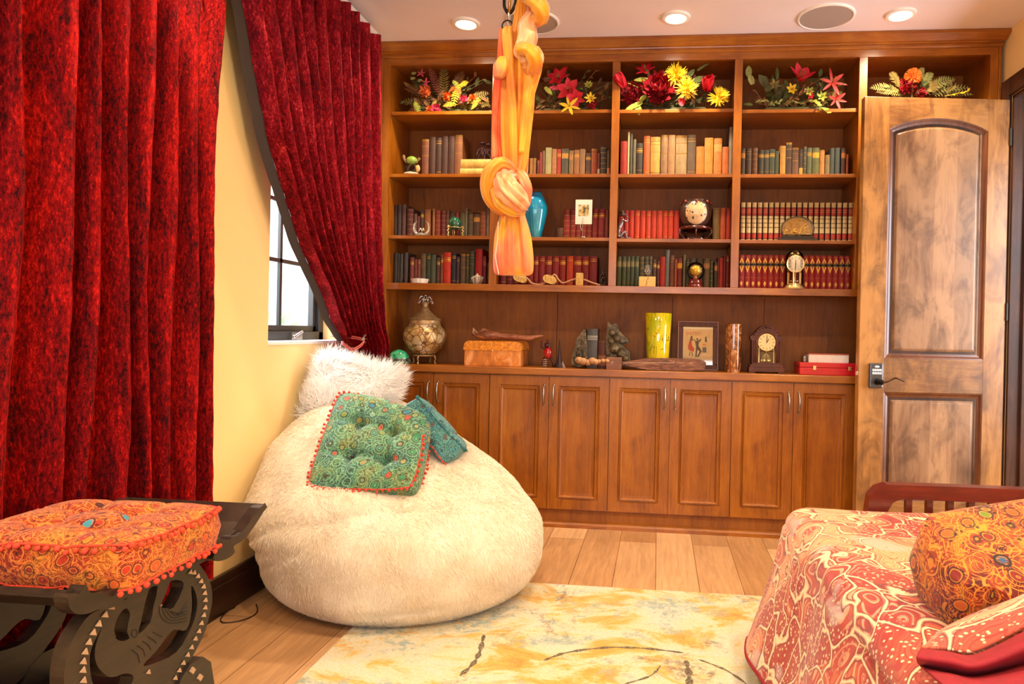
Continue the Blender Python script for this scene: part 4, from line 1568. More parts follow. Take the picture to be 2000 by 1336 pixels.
# ================================================================ BOOKS
M_PAGES = speck('E4D2A8', .9, .15, 200, (1, 1, .1), 'page_edges')
ORD = ['first', 'second', 'third', 'fourth', 'fifth', 'sixth', 'seventh', 'eighth', 'ninth', 'tenth', 'eleventh', 'twelfth', 'thirteenth', 'fourteenth', 'fifteenth', 'sixteenth', 'seventeenth', 'eighteenth', 'nineteenth', 'twentieth',
       'twenty-first', 'twenty-second', 'twenty-third', 'twenty-fourth', 'twenty-fifth', 'twenty-sixth']
BAY = ['leftmost', 'second', 'middle', 'fourth']
ROWN = {1: 'upper shelf', 2: 'middle shelf', 3: 'lowest shelf'}
M_GILT = plain('C9983C', .4, .6)
M_GILTD = plain('8E6A30', .5, .5)


def bmat(h):
    h = '%02X%02X%02X' % tuple(int(int(h[i:i + 2], 16) * .90) for i in (0, 2, 4))
    return speck(h, .62, .28, 40, (1, 1, .35), 'book_cloth_%s')


def book(x0, x1, z0, z1, y0, depth, mat, bands=(), M=None, extra=None, name='book'):
    """spine towards -y; bands = (z fraction from, to, material index from 1) """
    mats = [mat, M_PAGES] + [b[2] for b in bands]
    mb = MB()
    w = x1 - x0
    h = z1 - z0
    n = 7
    bow = min(.006, w * .22)
    zs = [0] + sorted({round(v, 4) for b in bands for v in b[:2]}) + [1]
    zs = sorted(set(zs))
    for a, b in zip(zs, zs[1:]):
        mi = 0
        for k, bb in enumerate(bands):
            if bb[0] <= a + 1e-6 and b <= bb[1] + 1e-6:
                mi = k + 2
        vs = []
        for z in (a, b):
            for i in range(n):
                t = -1 + 2 * i / (n - 1)
                vs.append((x0 + w * (i / (n - 1)), y0 + bow * (t * t), z0 + h * z))
        mb.add(vs, [(i, i + 1, n + i + 1, n + i) for i in range(n - 1)], mi)
    # boards
    bt = min(.0022, w * .12)
    for xa, xb in ((x0, x0 + bt), (x1 - bt, x1)):
        mb.box((xa, y0 + bow, z0), (xb, y0 + depth, z1))
    # head and tail of the spine
    for z, sg in ((z0, 1), (z1, -1)):
        vs = [(x0 + w * i / (n - 1), y0 + bow * ((-1 + 2 * i / (n - 1)) ** 2), z) for i in range(n)] + [(x1, y0 + bow + .001, z), (x0, y0 + bow + .001, z)]
        mb.add(vs, [tuple(range(len(vs)))][:1] if sg > 0 else [tuple(reversed(range(len(vs))))])
    if extra:
        extra(mb, x0, x1, z0, z1, y0)
    if M:
        mb.xf(M)
    o = mb.build(name, mats + ([M_GILT] if extra else []), smooth=30)
    pg = MB().box((x0 + bt, y0 + bow + .001, z0 + .003), (x1 - bt, y0 + depth - .004, z1 - .003))
    if M:
        pg.xf(M)
    pg.build('page_block', M_PAGES, o)
    return o


CNAME = {}


def bands_for(style, lab=None):
    G, D = M_GILT, M_GILTD
    L = lab
    return {
        'plain': [],
        'gilt': [(.84, .855, G), (.90, .91, G), (.12, .13, G)],
        'giltd': [(.80, .815, D), (.88, .90, D), (.62, .63, D), (.10, .12, D)],
        'ribs': [(.10, .12, D), (.27, .29, D), (.44, .46, D), (.61, .63, D), (.78, .80, D), (.93, .95, D)],
        'title': [(.72, .735, G), (.76, .80, G), (.83, .845, G), (.20, .215, D)],
        'label': [(.66, .84, L), (.88, .89, D), (.14, .15, D)],
        'labelb': [(.10, .34, L), (.80, .81, D)],
        'worn': [(.0, .06, D), (.55, .575, D), (.80, .82, D), (.94, 1.0, D)],
    }[style]


SN = {'plain': 'plain', 'gilt': 'gilt-banded', 'giltd': 'dull gilt-banded', 'ribs': 'ribbed', 'title': 'gold-titled', 'label': 'pale-labelled', 'labelb': 'low-labelled', 'worn': 'worn'}


def row(bay, r, s, ox, oy, base, items, yoff=.10, depth=.15):
    """items: (x from, x to, y top, colour, colour words, style[, label colour]) in a detail view of scale s and origin ox, oy"""
    zb = SHELF[bay, r]
    yy = FY + yoff
    for i, it in enumerate(items):
        a, b, t, h, cn, stl = it[:6]
        lab = bmat(it[6]) if len(it) > 6 else None
        ym = oy + (t + base) / 2 / s
        xa = at(ox + a / s, ym, Y=yy).x + .0006
        xb = at(ox + b / s, ym, Y=yy).x - .0006
        zt = at(ox + (a + b) / 2 / s, oy + t / s, Y=yy).z
        o = book(xa, xb, zb, zt, yy, depth * random.uniform(.9, 1.0), bmat(h), bands_for(stl, lab))
        tag(o, '%s %s book, %s from left, %s of %s bay' % (cn, SN[stl], ORD[i], ROWN[r], BAY[bay]), 'book', 'books on the %s, %s bay' % (ROWN[r], BAY[bay]))


DB, BR, TN = '4A2E22', '6E4028', '9A6A42'
row(0, 1, 6.073, 780, 260, 478, [(262, 345, 70, '7E4A34', 'red-brown', 'worn'), (350, 425, 42, '4A2E24', 'dark brown', 'plain'), (427, 495, 50, '44291F', 'dark brown', 'gilt'),
    (497, 572, 32, '482C22', 'blackish brown', 'plain'), (575, 652, 32, '4C2C20', 'tall brown', 'plain'), (655, 745, 20, '8A5430', 'tan-brown', 'worn')])
row(1, 1, 11.11, 1020, 270, 755, [(60, 138, 330, '4A3020', 'dark', 'giltd'), (155, 230, 430, '9A6A30', 'short ochre', 'giltd'), (235, 300, 430, '94602E', 'short tan', 'worn'), (320, 373, 470, '6E2A1C', 'small maroon', 'gilt'),
    (376, 438, 300, '8A2E20', 'dull red', 'plain'), (442, 495, 270, '7A5A3A', 'thin tan', 'plain'), (500, 635, 200, 'A39A68', 'pale sage green', 'plain'), (642, 745, 230, 'B0764A', 'copper', 'ribs'),
    (750, 840, 235, 'A82E1C', 'bright red', 'title'), (852, 1000, 225, '4E4A38', 'grey-green', 'label', 'C08A3A'), (1012, 1110, 265, '8A6A40', 'olive tan', 'label', 'A87A3C'), (1120, 1235, 250, '9A643C', 'light brown', 'title'),
    (1240, 1365, 230, '8E6844', 'khaki brown', 'plain'), (1375, 1490, 320, '4E3224', 'short dark brown', 'title'), (1497, 1625, 225, 'A04A20', 'rust orange', 'worn'), (1632, 1690, 320, '6A2A22', 'small maroon', 'labelb', 'C0A890'),
    (1695, 1835, 175, '3E3420', 'tall dark olive', 'ribs'), (1840, 1905, 260, '54402A', 'dark', 'labelb', 'C87848')])
row(2, 1, 3.92, 1190, 60, 1092, [(85, 138, 845, '9E2A18', 'dark red', 'plain'), (140, 154, 775, 'D8C090', 'thin cream', 'plain'), (156, 178, 785, '4E4C34', 'thin dark green', 'plain'), (180, 204, 830, '6A6450', 'grey-green', 'plain'),
    (206, 256, 860, '3A3026', 'blackish green', 'title'), (262, 312, 805, 'B85A26', 'red-brown', 'gilt'), (315, 390, 812, 'CE9440', 'ochre', 'giltd'), (395, 448, 797, '94704C', 'faded brown', 'worn'), (450, 505, 797, 'A87E50', 'tan', 'plain'),
    (508, 595, 800, 'A68A5C', 'wide buff', 'worn'), (598, 662, 795, '64503A', 'grey-brown', 'gilt'), (665, 727, 885, 'CC8030', 'orange ochre', 'plain'), (729, 796, 818, 'D08E36', 'amber', 'gilt'), (800, 862, 822, 'C87E3A', 'orange-tan', 'label', 'D8A050'),
    (865, 914, 888, 'C86A28', 'short orange', 'plain'), (918, 945, 738, '82786A', 'tall thin grey', 'plain')])
row(3, 1, 3.92, 1190, 60, 1092, [(1005, 1042, 900, '443A26', 'dark olive', 'label', 'B07A30'), (1045, 1090, 900, '4E3A28', 'dark brown', 'giltd'), (1092, 1137, 895, '6A4428', 'brown', 'ribs'), (1140, 1185, 912, '3E3A2A', 'blackish green', 'title'),
    (1187, 1225, 912, '40402E', 'deep green', 'title'), (1228, 1270, 905, '3E4430', 'forest green', 'title'), (1272, 1300, 920, '444A34', 'thin green', 'plain'), (1308, 1352, 880, 'C08A38', 'golden ochre', 'giltd'), (1354, 1400, 855, '4A3226', 'tall dark brown', 'worn'),
    (1402, 1452, 895, '6A4A34', 'mid brown', 'worn'), (1454, 1484, 905, '3E3024', 'dark', 'labelb', 'C89A3A'), (1487, 1512, 885, '4A4638', 'thin grey-green', 'ribs'), (1515, 1553, 895, '5A6040', 'moss green', 'title'), (1556, 1610, 895, '5C6034', 'olive green', 'label', 'CC9A20'),
    (1612, 1650, 912, 'B87A3A', 'ochre', 'worn'), (1653, 1690, 950, '7A6A40', 'short mottled', 'worn'), (1692, 1725, 898, '42483E', 'dark teal', 'plain'), (1728, 1768, 895, '3C4440', 'slate teal', 'plain'), (1776, 1812, 898, '4A2A1E', 'dark maroon', 'label', 'B06A30'),
    (1815, 1832, 945, 'B85A20', 'thin orange', 'plain')])
row(0, 2, 10, 765, 370, 905, [(45, 98, 300, '42302C', 'blackish', 'plain'), (100, 183, 300, '3E3436', 'dark blue-grey', 'plain'), (187, 270, 290, '5A3A34', 'dark brown', 'plain'), (290, 418, 370, '5E2E30', 'plum', 'ribs'), (430, 488, 470, '6E4A44', 'short mauve', 'plain'),
    (490, 545, 520, '6A2E2E', 'short maroon', 'plain'), (550, 622, 395, '443028', 'dark', 'title'), (630, 755, 390, '9A5A26', 'ochre brown', 'giltd'), (790, 840, 375, 'A86A44', 'tan', 'ribs'), (845, 945, 400, '8E2E22', 'brick red', 'ribs'), (960, 1050, 400, '6E2A24', 'wine', 'ribs'),
    (1055, 1120, 400, '6A3A30', 'brown', 'ribs'), (1125, 1230, 430, '4A3428', 'dark umber', 'plain'), (1235, 1310, 440, '8A2A24', 'dark red', 'plain'), (1320, 1430, 460, '5A5034', 'olive', 'plain'), (1435, 1475, 370, '74705A', 'thin grey-green', 'plain'),
    (1480, 1588, 460, '4E3E28', 'dark olive', 'giltd'), (1592, 1720, 470, '52341F', 'dark brown', 'label', 'C07E2C'), (1725, 1840, 420, '8A4426', 'rust', 'ribs'), (1850, 1905, 300, '84644E', 'grey-brown', 'plain'), (1910, 1960, 370, '4E3024', 'thin dark', 'giltd')])
row(1, 2, 4.167, 740, 350, 470, [(1450, 1500, 395, '4E2A1A', 'short dark brown', 'ribs'), (1503, 1555, 242, '8A1C16', 'maroon', 'ribs'), (1558, 1602, 245, '86201A', 'maroon', 'ribs'), (1604, 1646, 243, '821C18', 'maroon', 'ribs'), (1648, 1691, 243, '821C18', 'maroon', 'ribs'),
    (1693, 1735, 242, '861E18', 'maroon', 'ribs'), (1738, 1783, 240, '8A1E18', 'maroon', 'title'), (1786, 1838, 240, '8E201A', 'maroon', 'title'), (1841, 1870, 250, '7A3422', 'thin brown', 'plain')])
row(2, 2, 3.92, 1190, 350, 452, [(70, 110, 240, '9A2012', 'dark red', 'plain'), (112, 148, 238, 'B0281A', 'red', 'plain'), (150, 189, 238, 'C23218', 'scarlet', 'plain'), (191, 233, 238, 'C43A18', 'scarlet', 'gilt'), (235, 277, 240, 'C83A1C', 'scarlet', 'plain'),
    (279, 318, 240, 'C8401C', 'vermilion', 'gilt'), (320, 360, 240, 'C4381C', 'vermilion', 'plain'), (362, 407, 240, 'CC401E', 'vermilion', 'plain'), (409, 448, 240, 'C83C20', 'bright red', 'gilt'), (450, 490, 240, 'CC4020', 'bright red', 'gilt'),
    (493, 535, 240, 'B4281A', 'deep red', 'plain'), (792, 848, 220, '7A5A2A', 'olive brown', 'giltd'), (850, 892, 218, 'B8501E', 'rust orange', 'plain'), (895, 930, 222, 'A82A18', 'red', 'plain')])
row(0, 3, 10, 765, 475, 790, [(30, 110, 190, '3E3A36', 'blackish', 'plain'), (115, 150, 200, '44403A', 'thin charcoal', 'plain'), (153, 215, 210, '4C4A42', 'grey-green', 'plain'), (230, 310, 180, '544440', 'grey-brown', 'plain'), (350, 430, 275, '86463A', 'brick', 'title'),
    (432, 495, 310, '7E3A30', 'brick', 'plain'), (498, 560, 310, '84463A', 'brick', 'gilt'), (565, 662, 205, '645640', 'olive brown', 'giltd'), (668, 755, 200, '38442E', 'dark green', 'gilt'), (760, 855, 225, '56604A', 'grey-green', 'plain'),
    (870, 940, 275, '5E4234', 'brown', 'title'), (950, 1005, 215, '8E4A38', 'russet', 'title'), (1010, 1150, 180, 'E03A1E', 'bright vermilion', 'title'), (1160, 1250, 195, '2E2A38', 'navy', 'gilt'), (1258, 1322, 265, '463440', 'purple', 'gilt'),
    (1335, 1435, 210, '64503A', 'brown', 'worn'), (1440, 1508, 215, '4E4630', 'dark olive', 'worn'), (1512, 1610, 155, '3E4A34', 'tall dark green', 'giltd'), (1625, 1765, 110, 'B81A14', 'tallest red', 'plain'), (1775, 1840, 250, '7E2430', 'magenta', 'label', 'A84050'),
    (1850, 1940, 380, '3A2A20', 'short dark', 'plain')])
row(2, 3, 8.33, 1195, 475, 710, [(75, 155, 215, '4A5230', 'green', 'label', '8A8050'), (162, 235, 215, '465030', 'green', 'label', '8A8050'), (238, 298, 215, '465030', 'green', 'label', '8A8050'), (302, 365, 213, '465030', 'green', 'label', '8A8050'),
    (370, 440, 213, '465030', 'green', 'label', '8A8050'), (448, 525, 213, '4E4A2A', 'olive', 'ribs'), (530, 600, 210, '4A4830', 'olive', 'ribs'), (605, 655, 210, '54503C', 'grey-olive', 'ribs'), (660, 720, 262, '5A4028', 'brown', 'title'),
    (725, 775, 285, '5E201A', 'maroon', 'title'), (780, 870, 220, 'B22A14', 'bright red', 'plain'), (872, 935, 110, '6E7470', 'tall blue-grey', 'plain'), (940, 1015, 195, '6E3A26', 'brown', 'giltd'), (1018, 1060, 260, 'A04A26', 'rust', 'ribs'),
    (1063, 1145, 245, '7A1E12', 'dark red', 'label', 'E09A20'), (1155, 1200, 185, '6E6440', 'thin olive', 'plain'), (1205, 1260, 262, '3E3A24', 'dark', 'giltd'), (1265, 1370, 240, '4A3A28', 'dark brown', 'plain'), (1375, 1482, 245, '42321E', 'dark umber', 'plain'),
    (1490, 1595, 245, '5E4A26', 'olive', 'label', 'A8743A'), (1600, 1650, 280, '3E4426', 'dark green', 'ribs'), (1665, 1720, 295, '42341E', 'short dark', 'label', 'B07A40'), (1723, 1745, 225, '7A2A1C', 'thin red-brown', 'plain'), (1748, 1812, 240, 'B02A14', 'red', 'plain'),
    (1816, 1850, 190, '7A2A1E', 'wine', 'plain'), (1856, 1915, 200, '7A1C18', 'maroon', 'gilt')])
MR = '8E1A18'
row(1, 3, 9.09, 1000, 470, 780, [(-215, -102, 275, '6E1614', 'dark maroon', 'gilt'), (-98, 18, 275, '6E1614', 'dark maroon', 'title'), (22, 138, 275, '741614', 'dark maroon', 'gilt'), (142, 258, 275, '7A1614', 'dark maroon', 'title'), (262, 376, 275, '8A1A16', 'maroon', 'gilt'),
    (380, 465, 275, MR, 'maroon', 'title'), (468, 580, 275, MR, 'maroon', 'gilt'), (583, 705, 275, '8A1814', 'maroon', 'title'), (712, 830, 275, '921C16', 'maroon', 'gilt'), (835, 950, 275, '961E16', 'maroon', 'title'), (965, 1085, 272, 'CC4220', 'orange-red', 'gilt'),
    (1090, 1230, 275, '8E1C16', 'maroon', 'title'), (1238, 1360, 275, '8A1A16', 'maroon', 'title'), (1370, 1510, 280, '861A16', 'maroon', 'gilt')])

# matching encyclopaedia set: cream spines with red bands
M_CRM, M_RBD, M_BLK = bmat('D8BC82'), bmat('B83A26'), plain('1E1410', .6)
EB = [(0, .07, M_CRM), (.07, .085, M_BLK), (.085, .21, M_RBD), (.21, .225, M_BLK), (.225, .36, M_CRM), (.36, .38, M_RBD), (.38, .46, M_CRM), (.46, .475, M_BLK), (.475, .57, M_CRM), (.57, .585, M_BLK), (.585, .66, M_CRM), (.66, .675, M_BLK), (.675, .86, M_RBD), (.755, .765, M_CRM), (.80, .81, M_CRM), (.86, .875, M_BLK), (.875, .925, M_CRM), (.925, .935, M_GILT), (.935, 1, M_CRM)]
EB = [(0, .07, M_CRM), (.07, .085, M_BLK), (.085, .21, M_RBD), (.21, .225, M_BLK), (.225, .36, M_CRM), (.36, .375, M_BLK), (.375, .47, M_CRM), (.47, .485, M_BLK), (.485, .58, M_CRM), (.58, .595, M_BLK), (.595, .66, M_CRM), (.66, .675, M_BLK), (.675, .75, M_RBD), (.75, .76, M_CRM), (.76, .80, M_RBD), (.80, .81, M_CRM), (.81, .86, M_RBD), (.86, .875, M_BLK), (.875, .925, M_CRM), (.925, .935, M_GILT), (.935, 1, M_CRM)]
yy = FY + .10
e0 = at(1190 + 1003 / 3.92, 432, Y=yy).x; e1 = at(1190 + 1872 / 3.92, 432, Y=yy).x
zt = at(1530, 395.5, Y=yy).z
NE = 20
pw = (e1 - e0) / NE
b0_ = book(e0 + .0034, e0 + pw - .0034, SHELF[3, 2], zt, yy, .15, M_BLK, EB)
for k in range(NE):
    o = b0_ if k == 0 else dup(b0_, (pw * k, 0, 0))
    tag(o, 'cream and red banded encyclopaedia volume, %s from the left in the matching set' % ORD[k], 'book', 'cream and red encyclopaedia set')


def gothic(mb, x0, x1, z0, z1, y0):
    w, h = x1 - x0, z1 - z0
    y = y0 - .0006
    for a, b, c, d in ((.16, .5, .84, None),):
        mb.add([(x0 + w * .12, y + .0012, z0 + h * .78), (x0 + w * .88, y + .0012, z0 + h * .78), (x0 + w * .5, y, z0 + h * .93)], [(0, 1, 2)], 7)
        mb.add([(x0 + w * .12, y + .0012, z0 + h * .66), (x0 + w * .5, y, z0 + h * .47), (x0 + w * .88, y + .0012, z0 + h * .66)], [(0, 1, 2)], 7)
        mb.add([(x0 + w * .25, y + .0008, z0 + h * .17), (x0 + w * .5, y, z0 + h * .08), (x0 + w * .75, y + .0008, z0 + h * .17), (x0 + w * .5, y, z0 + h * .24)], [(0, 1, 2, 3)], 7)


M_GRED = bmat('9E1610')
g0 = at(1190 + 990 / 3.92, 540, Y=yy).x; g1 = at(1190 + 1850 / 3.92, 540, Y=yy).x
zt = at(1540, 498.5, Y=yy).z
NG = 19
pw = (g1 - g0) / NG
g_ = book(g0 + .0008, g0 + pw - .0008, SHELF[3, 3], zt, yy, .15, M_GRED, [(.335, .345, M_GILTD), (.665, .69, M_GILTD), (.69, .75, M_BLK), (.75, .775, M_GILTD), (.94, .95, M_GILTD)], extra=gothic)
for k in range(NG):
    o = g_ if k == 0 else dup(g_, (pw * k, 0, 0))
    tag(o, 'red volume with gold gothic arches, %s from the left in its set' % ORD[k], 'book', 'red gothic-arch book set')

# books lying flat
def flat(xa, xb, z0, z1, y0, d, mat, label, group):
    M = Matrix.Translation((xa, 0, z0)) @ Matrix.Rotation(PI / 2, 4, 'Y') @ Matrix.Translation((0, 0, 0))
    mb = MB()
    t = z1 - z0
    mb.grid(lambda u, v: Vector((xa + (xb - xa) * u, y0 + .006 * (2 * v - 1) ** 2, z0 + t * v)), 2, 7)
    mb.box((xa, y0 + .006, z0), (xb, y0 + d, z0 + .0022)).box((xa, y0 + .006, z1 - .0022), (xb, y0 + d, z1))
    o = mb.build('book', mat, smooth=30)
    MB().box((xa + .003, y0 + .007, z0 + .0024), (xb - .003, y0 + d - .004, z1 - .0024)).build('page_block', M_PAGES, o)
    return tag(o, label, 'book', group)


yf = FY + .06
za = SHELF[0, 1]
x0, x1 = at(899, 330, Y=yf).x, at(966, 330, Y=yf).x
zb1 = at(930, 328.5, Y=yf).z; zb2 = at(930, 310.5, Y=yf).z
flat(x0 - .001, x1, za, zb1, yf, .13, bmat('D8B45C'), 'cream book lying flat, lower of the pair on the upper shelf', 'cream books lying flat')
flat(x0 + .002, x1, zb1 + .0005, zb2, yf, .13, bmat('D2A84C'), 'cream book lying flat, upper of the pair on the upper shelf', 'cream books lying flat')
x0, x1 = at(912, 409, Y=yy).x, at(948, 409, Y=yy).x
zq = at(930, 415.5, Y=yy).z
flat(x0, x1, zq + .001, zq + .010, yy + .004, .12, bmat('8A5E3C'), 'thin tan book lying across the tops of dark books', 'book laid on top')

# ================================================================ ORNAMENTS ON THE SHELVES
def P(x, y, Y):
    return at(x, y, Y=Y)


def base(x, bay, r, Y):
    return Vector((at(x, 400 if r < 3 else 560, Y=Y).x, Y, SHELF[bay, r]))


YO = FY + .052
S_ = YO / F_PX * 1.0          # metres per photo pixel at that distance
px = lambda n, Y=YO: n * (Y * 1.004) / F_PX

# green glass bowl with winged figures
b = base(802, 0, 1, YO)
t = thing('glass_fantasy_ornament', 'green glass orb ornament with dark figures, left end of the upper shelf', 'ornament', b)
MB().lathe(b, [(.045, 0), (.048, .006), (.04, .012), (.02, .018)], 20, sy=.7).build('base', plain('D8C8A8', .5), t, smooth=True)
mb = MB()
for k in range(5):
    a = k * 1.3
    mb.tube(spline([b + Vector((.03 * math.cos(a), .02 * math.sin(a), .012)), b + Vector((.038 * math.cos(a + .5), .02 * math.sin(a + .5), .035)), b + Vector((.016 * math.cos(a + 1), .015 * math.sin(a + 1), .06))], 4), [.007] * 8 + [.003], 6)
mb.build('dark_figures', plain('3A2418', .45, .3), t, smooth=True)
MB().sphere(b + Vector((.002, 0, .085)), .03, 16, sc=(1.1, 1, .85)).build('glass_orb', plain('7FA03A', .08, 0, coat=1.0), t, smooth='all')
mb = MB()
for s_ in (-1, 1):
    mb.tube(spline([b + Vector((s_ * .03, 0, .07)), b + Vector((s_ * .042, 0, .09)), b + Vector((s_ * .05, 0, .118 if s_ < 0 else .10))], 4), [.004] * 4 + [.008] * 4 + [.003], 6, flat=.4)
mb.build('wing', plain('8A6A4A', .4), t, smooth=True)
MB().sphere(b + Vector((.04, -.008, .035)), .016, 10, sc=(1, .6, 1.4)).build('shell', plain('C8A060', .4), t, smooth=True)

# two dancing figures on the cream books
zc = zb2
fx0 = at(945, 300, Y=yf + .04).x
t = thing('dancer_figurines', 'small dark metal figures standing on the cream books behind the silk', 'figurine', (fx0, yf + .04, zc))
mb = MB()
for dx, s_ in ((-.012, 1), (.022, .9)):
    q = Vector((fx0 + dx, yf + .04, zc))
    for lx in (-.014, .014):
        mb.tube(spline([q + Vector((lx, 0, 0)), q + Vector((lx * 1.4, 0, .02 * s_)), q + Vector((lx * .3, 0, .042 * s_))], 3), [.004] * 6 + [.006], 6)
    mb.tube([q + Vector((0, 0, .04 * s_)), q + Vector((.003, 0, .075 * s_))], [.008, .010], 8)
    mb.sphere(q + Vector((.003, 0, .094 * s_)), .010, 8)
    mb.lathe(q + Vector((.003, 0, .098 * s_)), [(.018, 0), (.012, .004), (.002, .014)], 10)
    for sg in (-1, 1):
        mb.tube(spline([q + Vector((sg * .008, 0, .072 * s_)), q + Vector((sg * .022, -.004, .058 * s_)), q + Vector((sg * .026, -.01, .03 * s_))], 3), .0035, 6)
mb.build('figures', plain('4A3238', .4, .5), t, smooth=True)
MB().box((fx0 - .04, yf + .015, zc), (fx0 + .05, yf + .065, zc + .005)).build('plinth', plain('3A2A28', .5), t)

# crystal crescent
b = base(824, 0, 2, YO)
t = thing('crystal_crescent', 'clear crystal crescent ornament in front of the purple books', 'ornament', b)
mb = MB()
R_ = px(15.5)
pts = []
for k in range(25):
    a = math.radians(125 + 290 * k / 24)
    pts.append(b + Vector((R_ * math.cos(a), 0, R_ * 1.05 * math.sin(a) + px(17))))
mb.tube(pts, [.0015 + .011 * math.sin(PI * k / 24) ** 1.0 for k in range(25)], 10)
mb.build('crescent', M_CRYS, t, smooth='all')
mb = MB()
for a in range(7):
    an = PI * a / 6
    mb.tube([b + Vector((0, 0, .012)), b + Vector((px(15) * math.cos(an), -.004, .003 + .012 * math.sin(an)))], [.009, .003], 6)
mb.lathe(b, [(.03, 0), (.034, .006), (.02, .016), (.004, .022)], 9, sy=.6)
mb.build('base', M_CRYS, t, smooth=30)
mb = MB()
mb.tube(spline([b + Vector((-.014, 0, .03)), b + Vector((-.004, -.003, .045)), b + Vector((.004, 0, .03)), b + Vector((.012, -.003, .046)), b + Vector((.016, 0, .03))], 4), .003, 6)
mb.build('inner_wave', plain('E8DCC4', .15, 0, coat=1.0), t, smooth='all')
MB().tube([p + Vector((0, -.0095, 0)) for p in pts[2:-2]], .0012, 5).build('painted_rim_glint', plain('F0E6D4', .2), t, smooth='all')  # pale line standing in for the glint along the clear crescent

# green egg on a gilt stand
b = base(889, 0, 2, YO)
t = thing('egg_on_stand', 'polished green stone egg on a scrolled gilt stand', 'ornament', b)
MB().sphere(b + Vector((0, 0, px(26))), px(13), 24, sc=(1, 1, 1.02)).build('egg', plain('1E5A40', .12, 0, coat=.6), t, smooth='all')
mb = MB().tube([b + Vector((math.cos(a) * px(13.6), math.sin(a) * px(13.6), px(17))) for a in np.linspace(0, 2 * PI, 25)], .0018, 6)
for k in range(3):
    a = PI / 2 + k * 2 * PI / 3 + .5
    dr = Vector((math.cos(a), math.sin(a), 0))
    c_ = [(.98, 17.5), (1.15, 20), (1.3, 17), (1.12, 13), (1.35, 10), (1.12, 6.5), (1.28, 3.5), (1.1, .6), (1.3, .5)]
    mb.tube(spline([b + dr * px(13.6) * q + Vector((0, 0, px(z))) for q, z in c_], 4), .0028, 6)
mb.tube([b + Vector((0, 0, 0)), b + Vector((0, 0, px(14)))], .002, 6)
mb.build('stand', M_BRASS, t, smooth='all')

# blue vase
b = base(1046, 1, 2, FY + .11)
Y_ = FY + .11
k_ = px(1, Y_)
mb = MB().lathe(b, [(.0001, 0), (11 * k_, 0), (12.5 * k_, 3 * k_), (15 * k_, 14 * k_), (20 * k_, 34 * k_), (24 * k_, 52 * k_), (24.5 * k_, 62 * k_), (21 * k_, 74 * k_), (16 * k_, 83 * k_), (12 * k_, 88 * k_), (13 * k_, 91 * k_), (11.5 * k_, 90 * k_), (9 * k_, 80 * k_)], 36, cap=False)
tt = NT('turquoise_glaze')
ng = tt.noise(tt.co((1, 1, .4)), 12, 4)
tag(mb.build('vase', tt.out(base=tt.ramp(ng, [(.35, '0A6A9A'), (.6, '0E94B8'), (.72, '3AB0C0')]), rough=.1, coat=1.0), smooth='all'), 'tall turquoise-blue glazed vase on the middle shelf beside the silk', 'vase')

# photo card clip holder
Yc = FY + .03
b = base(1139, 1, 2, Yc)
t = thing('photo_clip_stand', 'white photo card held in a wire clip stand before the maroon books', 'photo holder', b)
q0, q1 = P(1124.5, 390, Yc), P(1156, 438, Yc)
MB().box((q0.x, Yc - .001, q1.z), (q1.x, Yc + .001, q0.z)).build('card', plain('E9D8C8', .7), t)
tt = NT('small_picture')
nn = tt.noise(tt.co(), 45, 2)
q2, q3 = P(1130, 400, Yc), P(1150, 422, Yc)
MB().box((q2.x, Yc - .0016, q3.z), (q3.x, Yc - .0008, q2.z)).build('picture', tt.out(base=tt.ramp(nn, [(.35, '4A4438'), (.5, 'B89A50'), (.65, 'C8BCA0')]), rough=.6), t)
mb = MB().lathe(b, [(.02, 0), (.02, .003), (.004, .006)], 14).tube([b, P(1139, 425, Yc) + Vector((0, -.003, 0))], .0013, 6)
mb.tube(spline([P(1139, 430, Yc - .004), P(1134, 440, Yc - .006), P(1136, 450, Yc - .006)], 4), .002, 6)
mb.build('wire_stem', M_SILVER, t, smooth=True)

# seated chrome figurine
b = base(1217, 2, 2, YO - .01)
t = thing('kneeling_figurine', 'dark and silver kneeling figurine at the left end of the scarlet books', 'figurine', b)
k_ = px(1)
mb = MB()
mb.tube(spline([b + Vector((-6 * k_, 0, 3 * k_)), b + Vector((-7 * k_, 0, 12 * k_)), b + Vector((-5 * k_, 0, 24 * k_)), b + Vector((-1 * k_, 0, 33 * k_)), b + Vector((0, 0, 40 * k_))], 4), [.010, .011, .012, .011, .009, .008, .009, .011, .012, .012, .012, .011, .010, .008, .006, .006, .006], 10)
mb.tube(spline([b + Vector((-4 * k_, 0, 4 * k_)), b + Vector((4 * k_, -.004, 14 * k_)), b + Vector((9 * k_, 0, 3 * k_)), b + Vector((12 * k_, 0, 2 * k_))], 4), [.009] * 6 + [.006] * 6 + [.004], 8)
mb.tube(spline([b + Vector((-4 * k_, 0, 2 * k_)), b + Vector((3 * k_, .008, 4 * k_)), b + Vector((16 * k_, .008, 2 * k_))], 4), [.008] * 4 + [.004] * 5, 8)
mb.tube(spline([b + Vector((0, 0, 38 * k_)), b + Vector((8 * k_, 0, 34 * k_)), b + Vector((9 * k_, 0, 42 * k_)), b + Vector((2 * k_, 0, 50 * k_))], 4), .0045, 8)
mb.build('body', plain('8C8288', .15, .9), t, smooth='all')
MB().sphere(b + Vector((0, 0, 48 * k_)), .013, 12).build('head', plain('5A3E38', .3, .5), t, smooth='all')
mb = MB().sphere(b + Vector((-1 * k_, .003, 52 * k_)), .016, 12, sc=(1.1, 1, .7)).sphere(b + Vector((-5 * k_, .004, 47 * k_)), .009, 8)
mb.build('hair', plain('2E1A14', .35, .3), t, smooth='all')

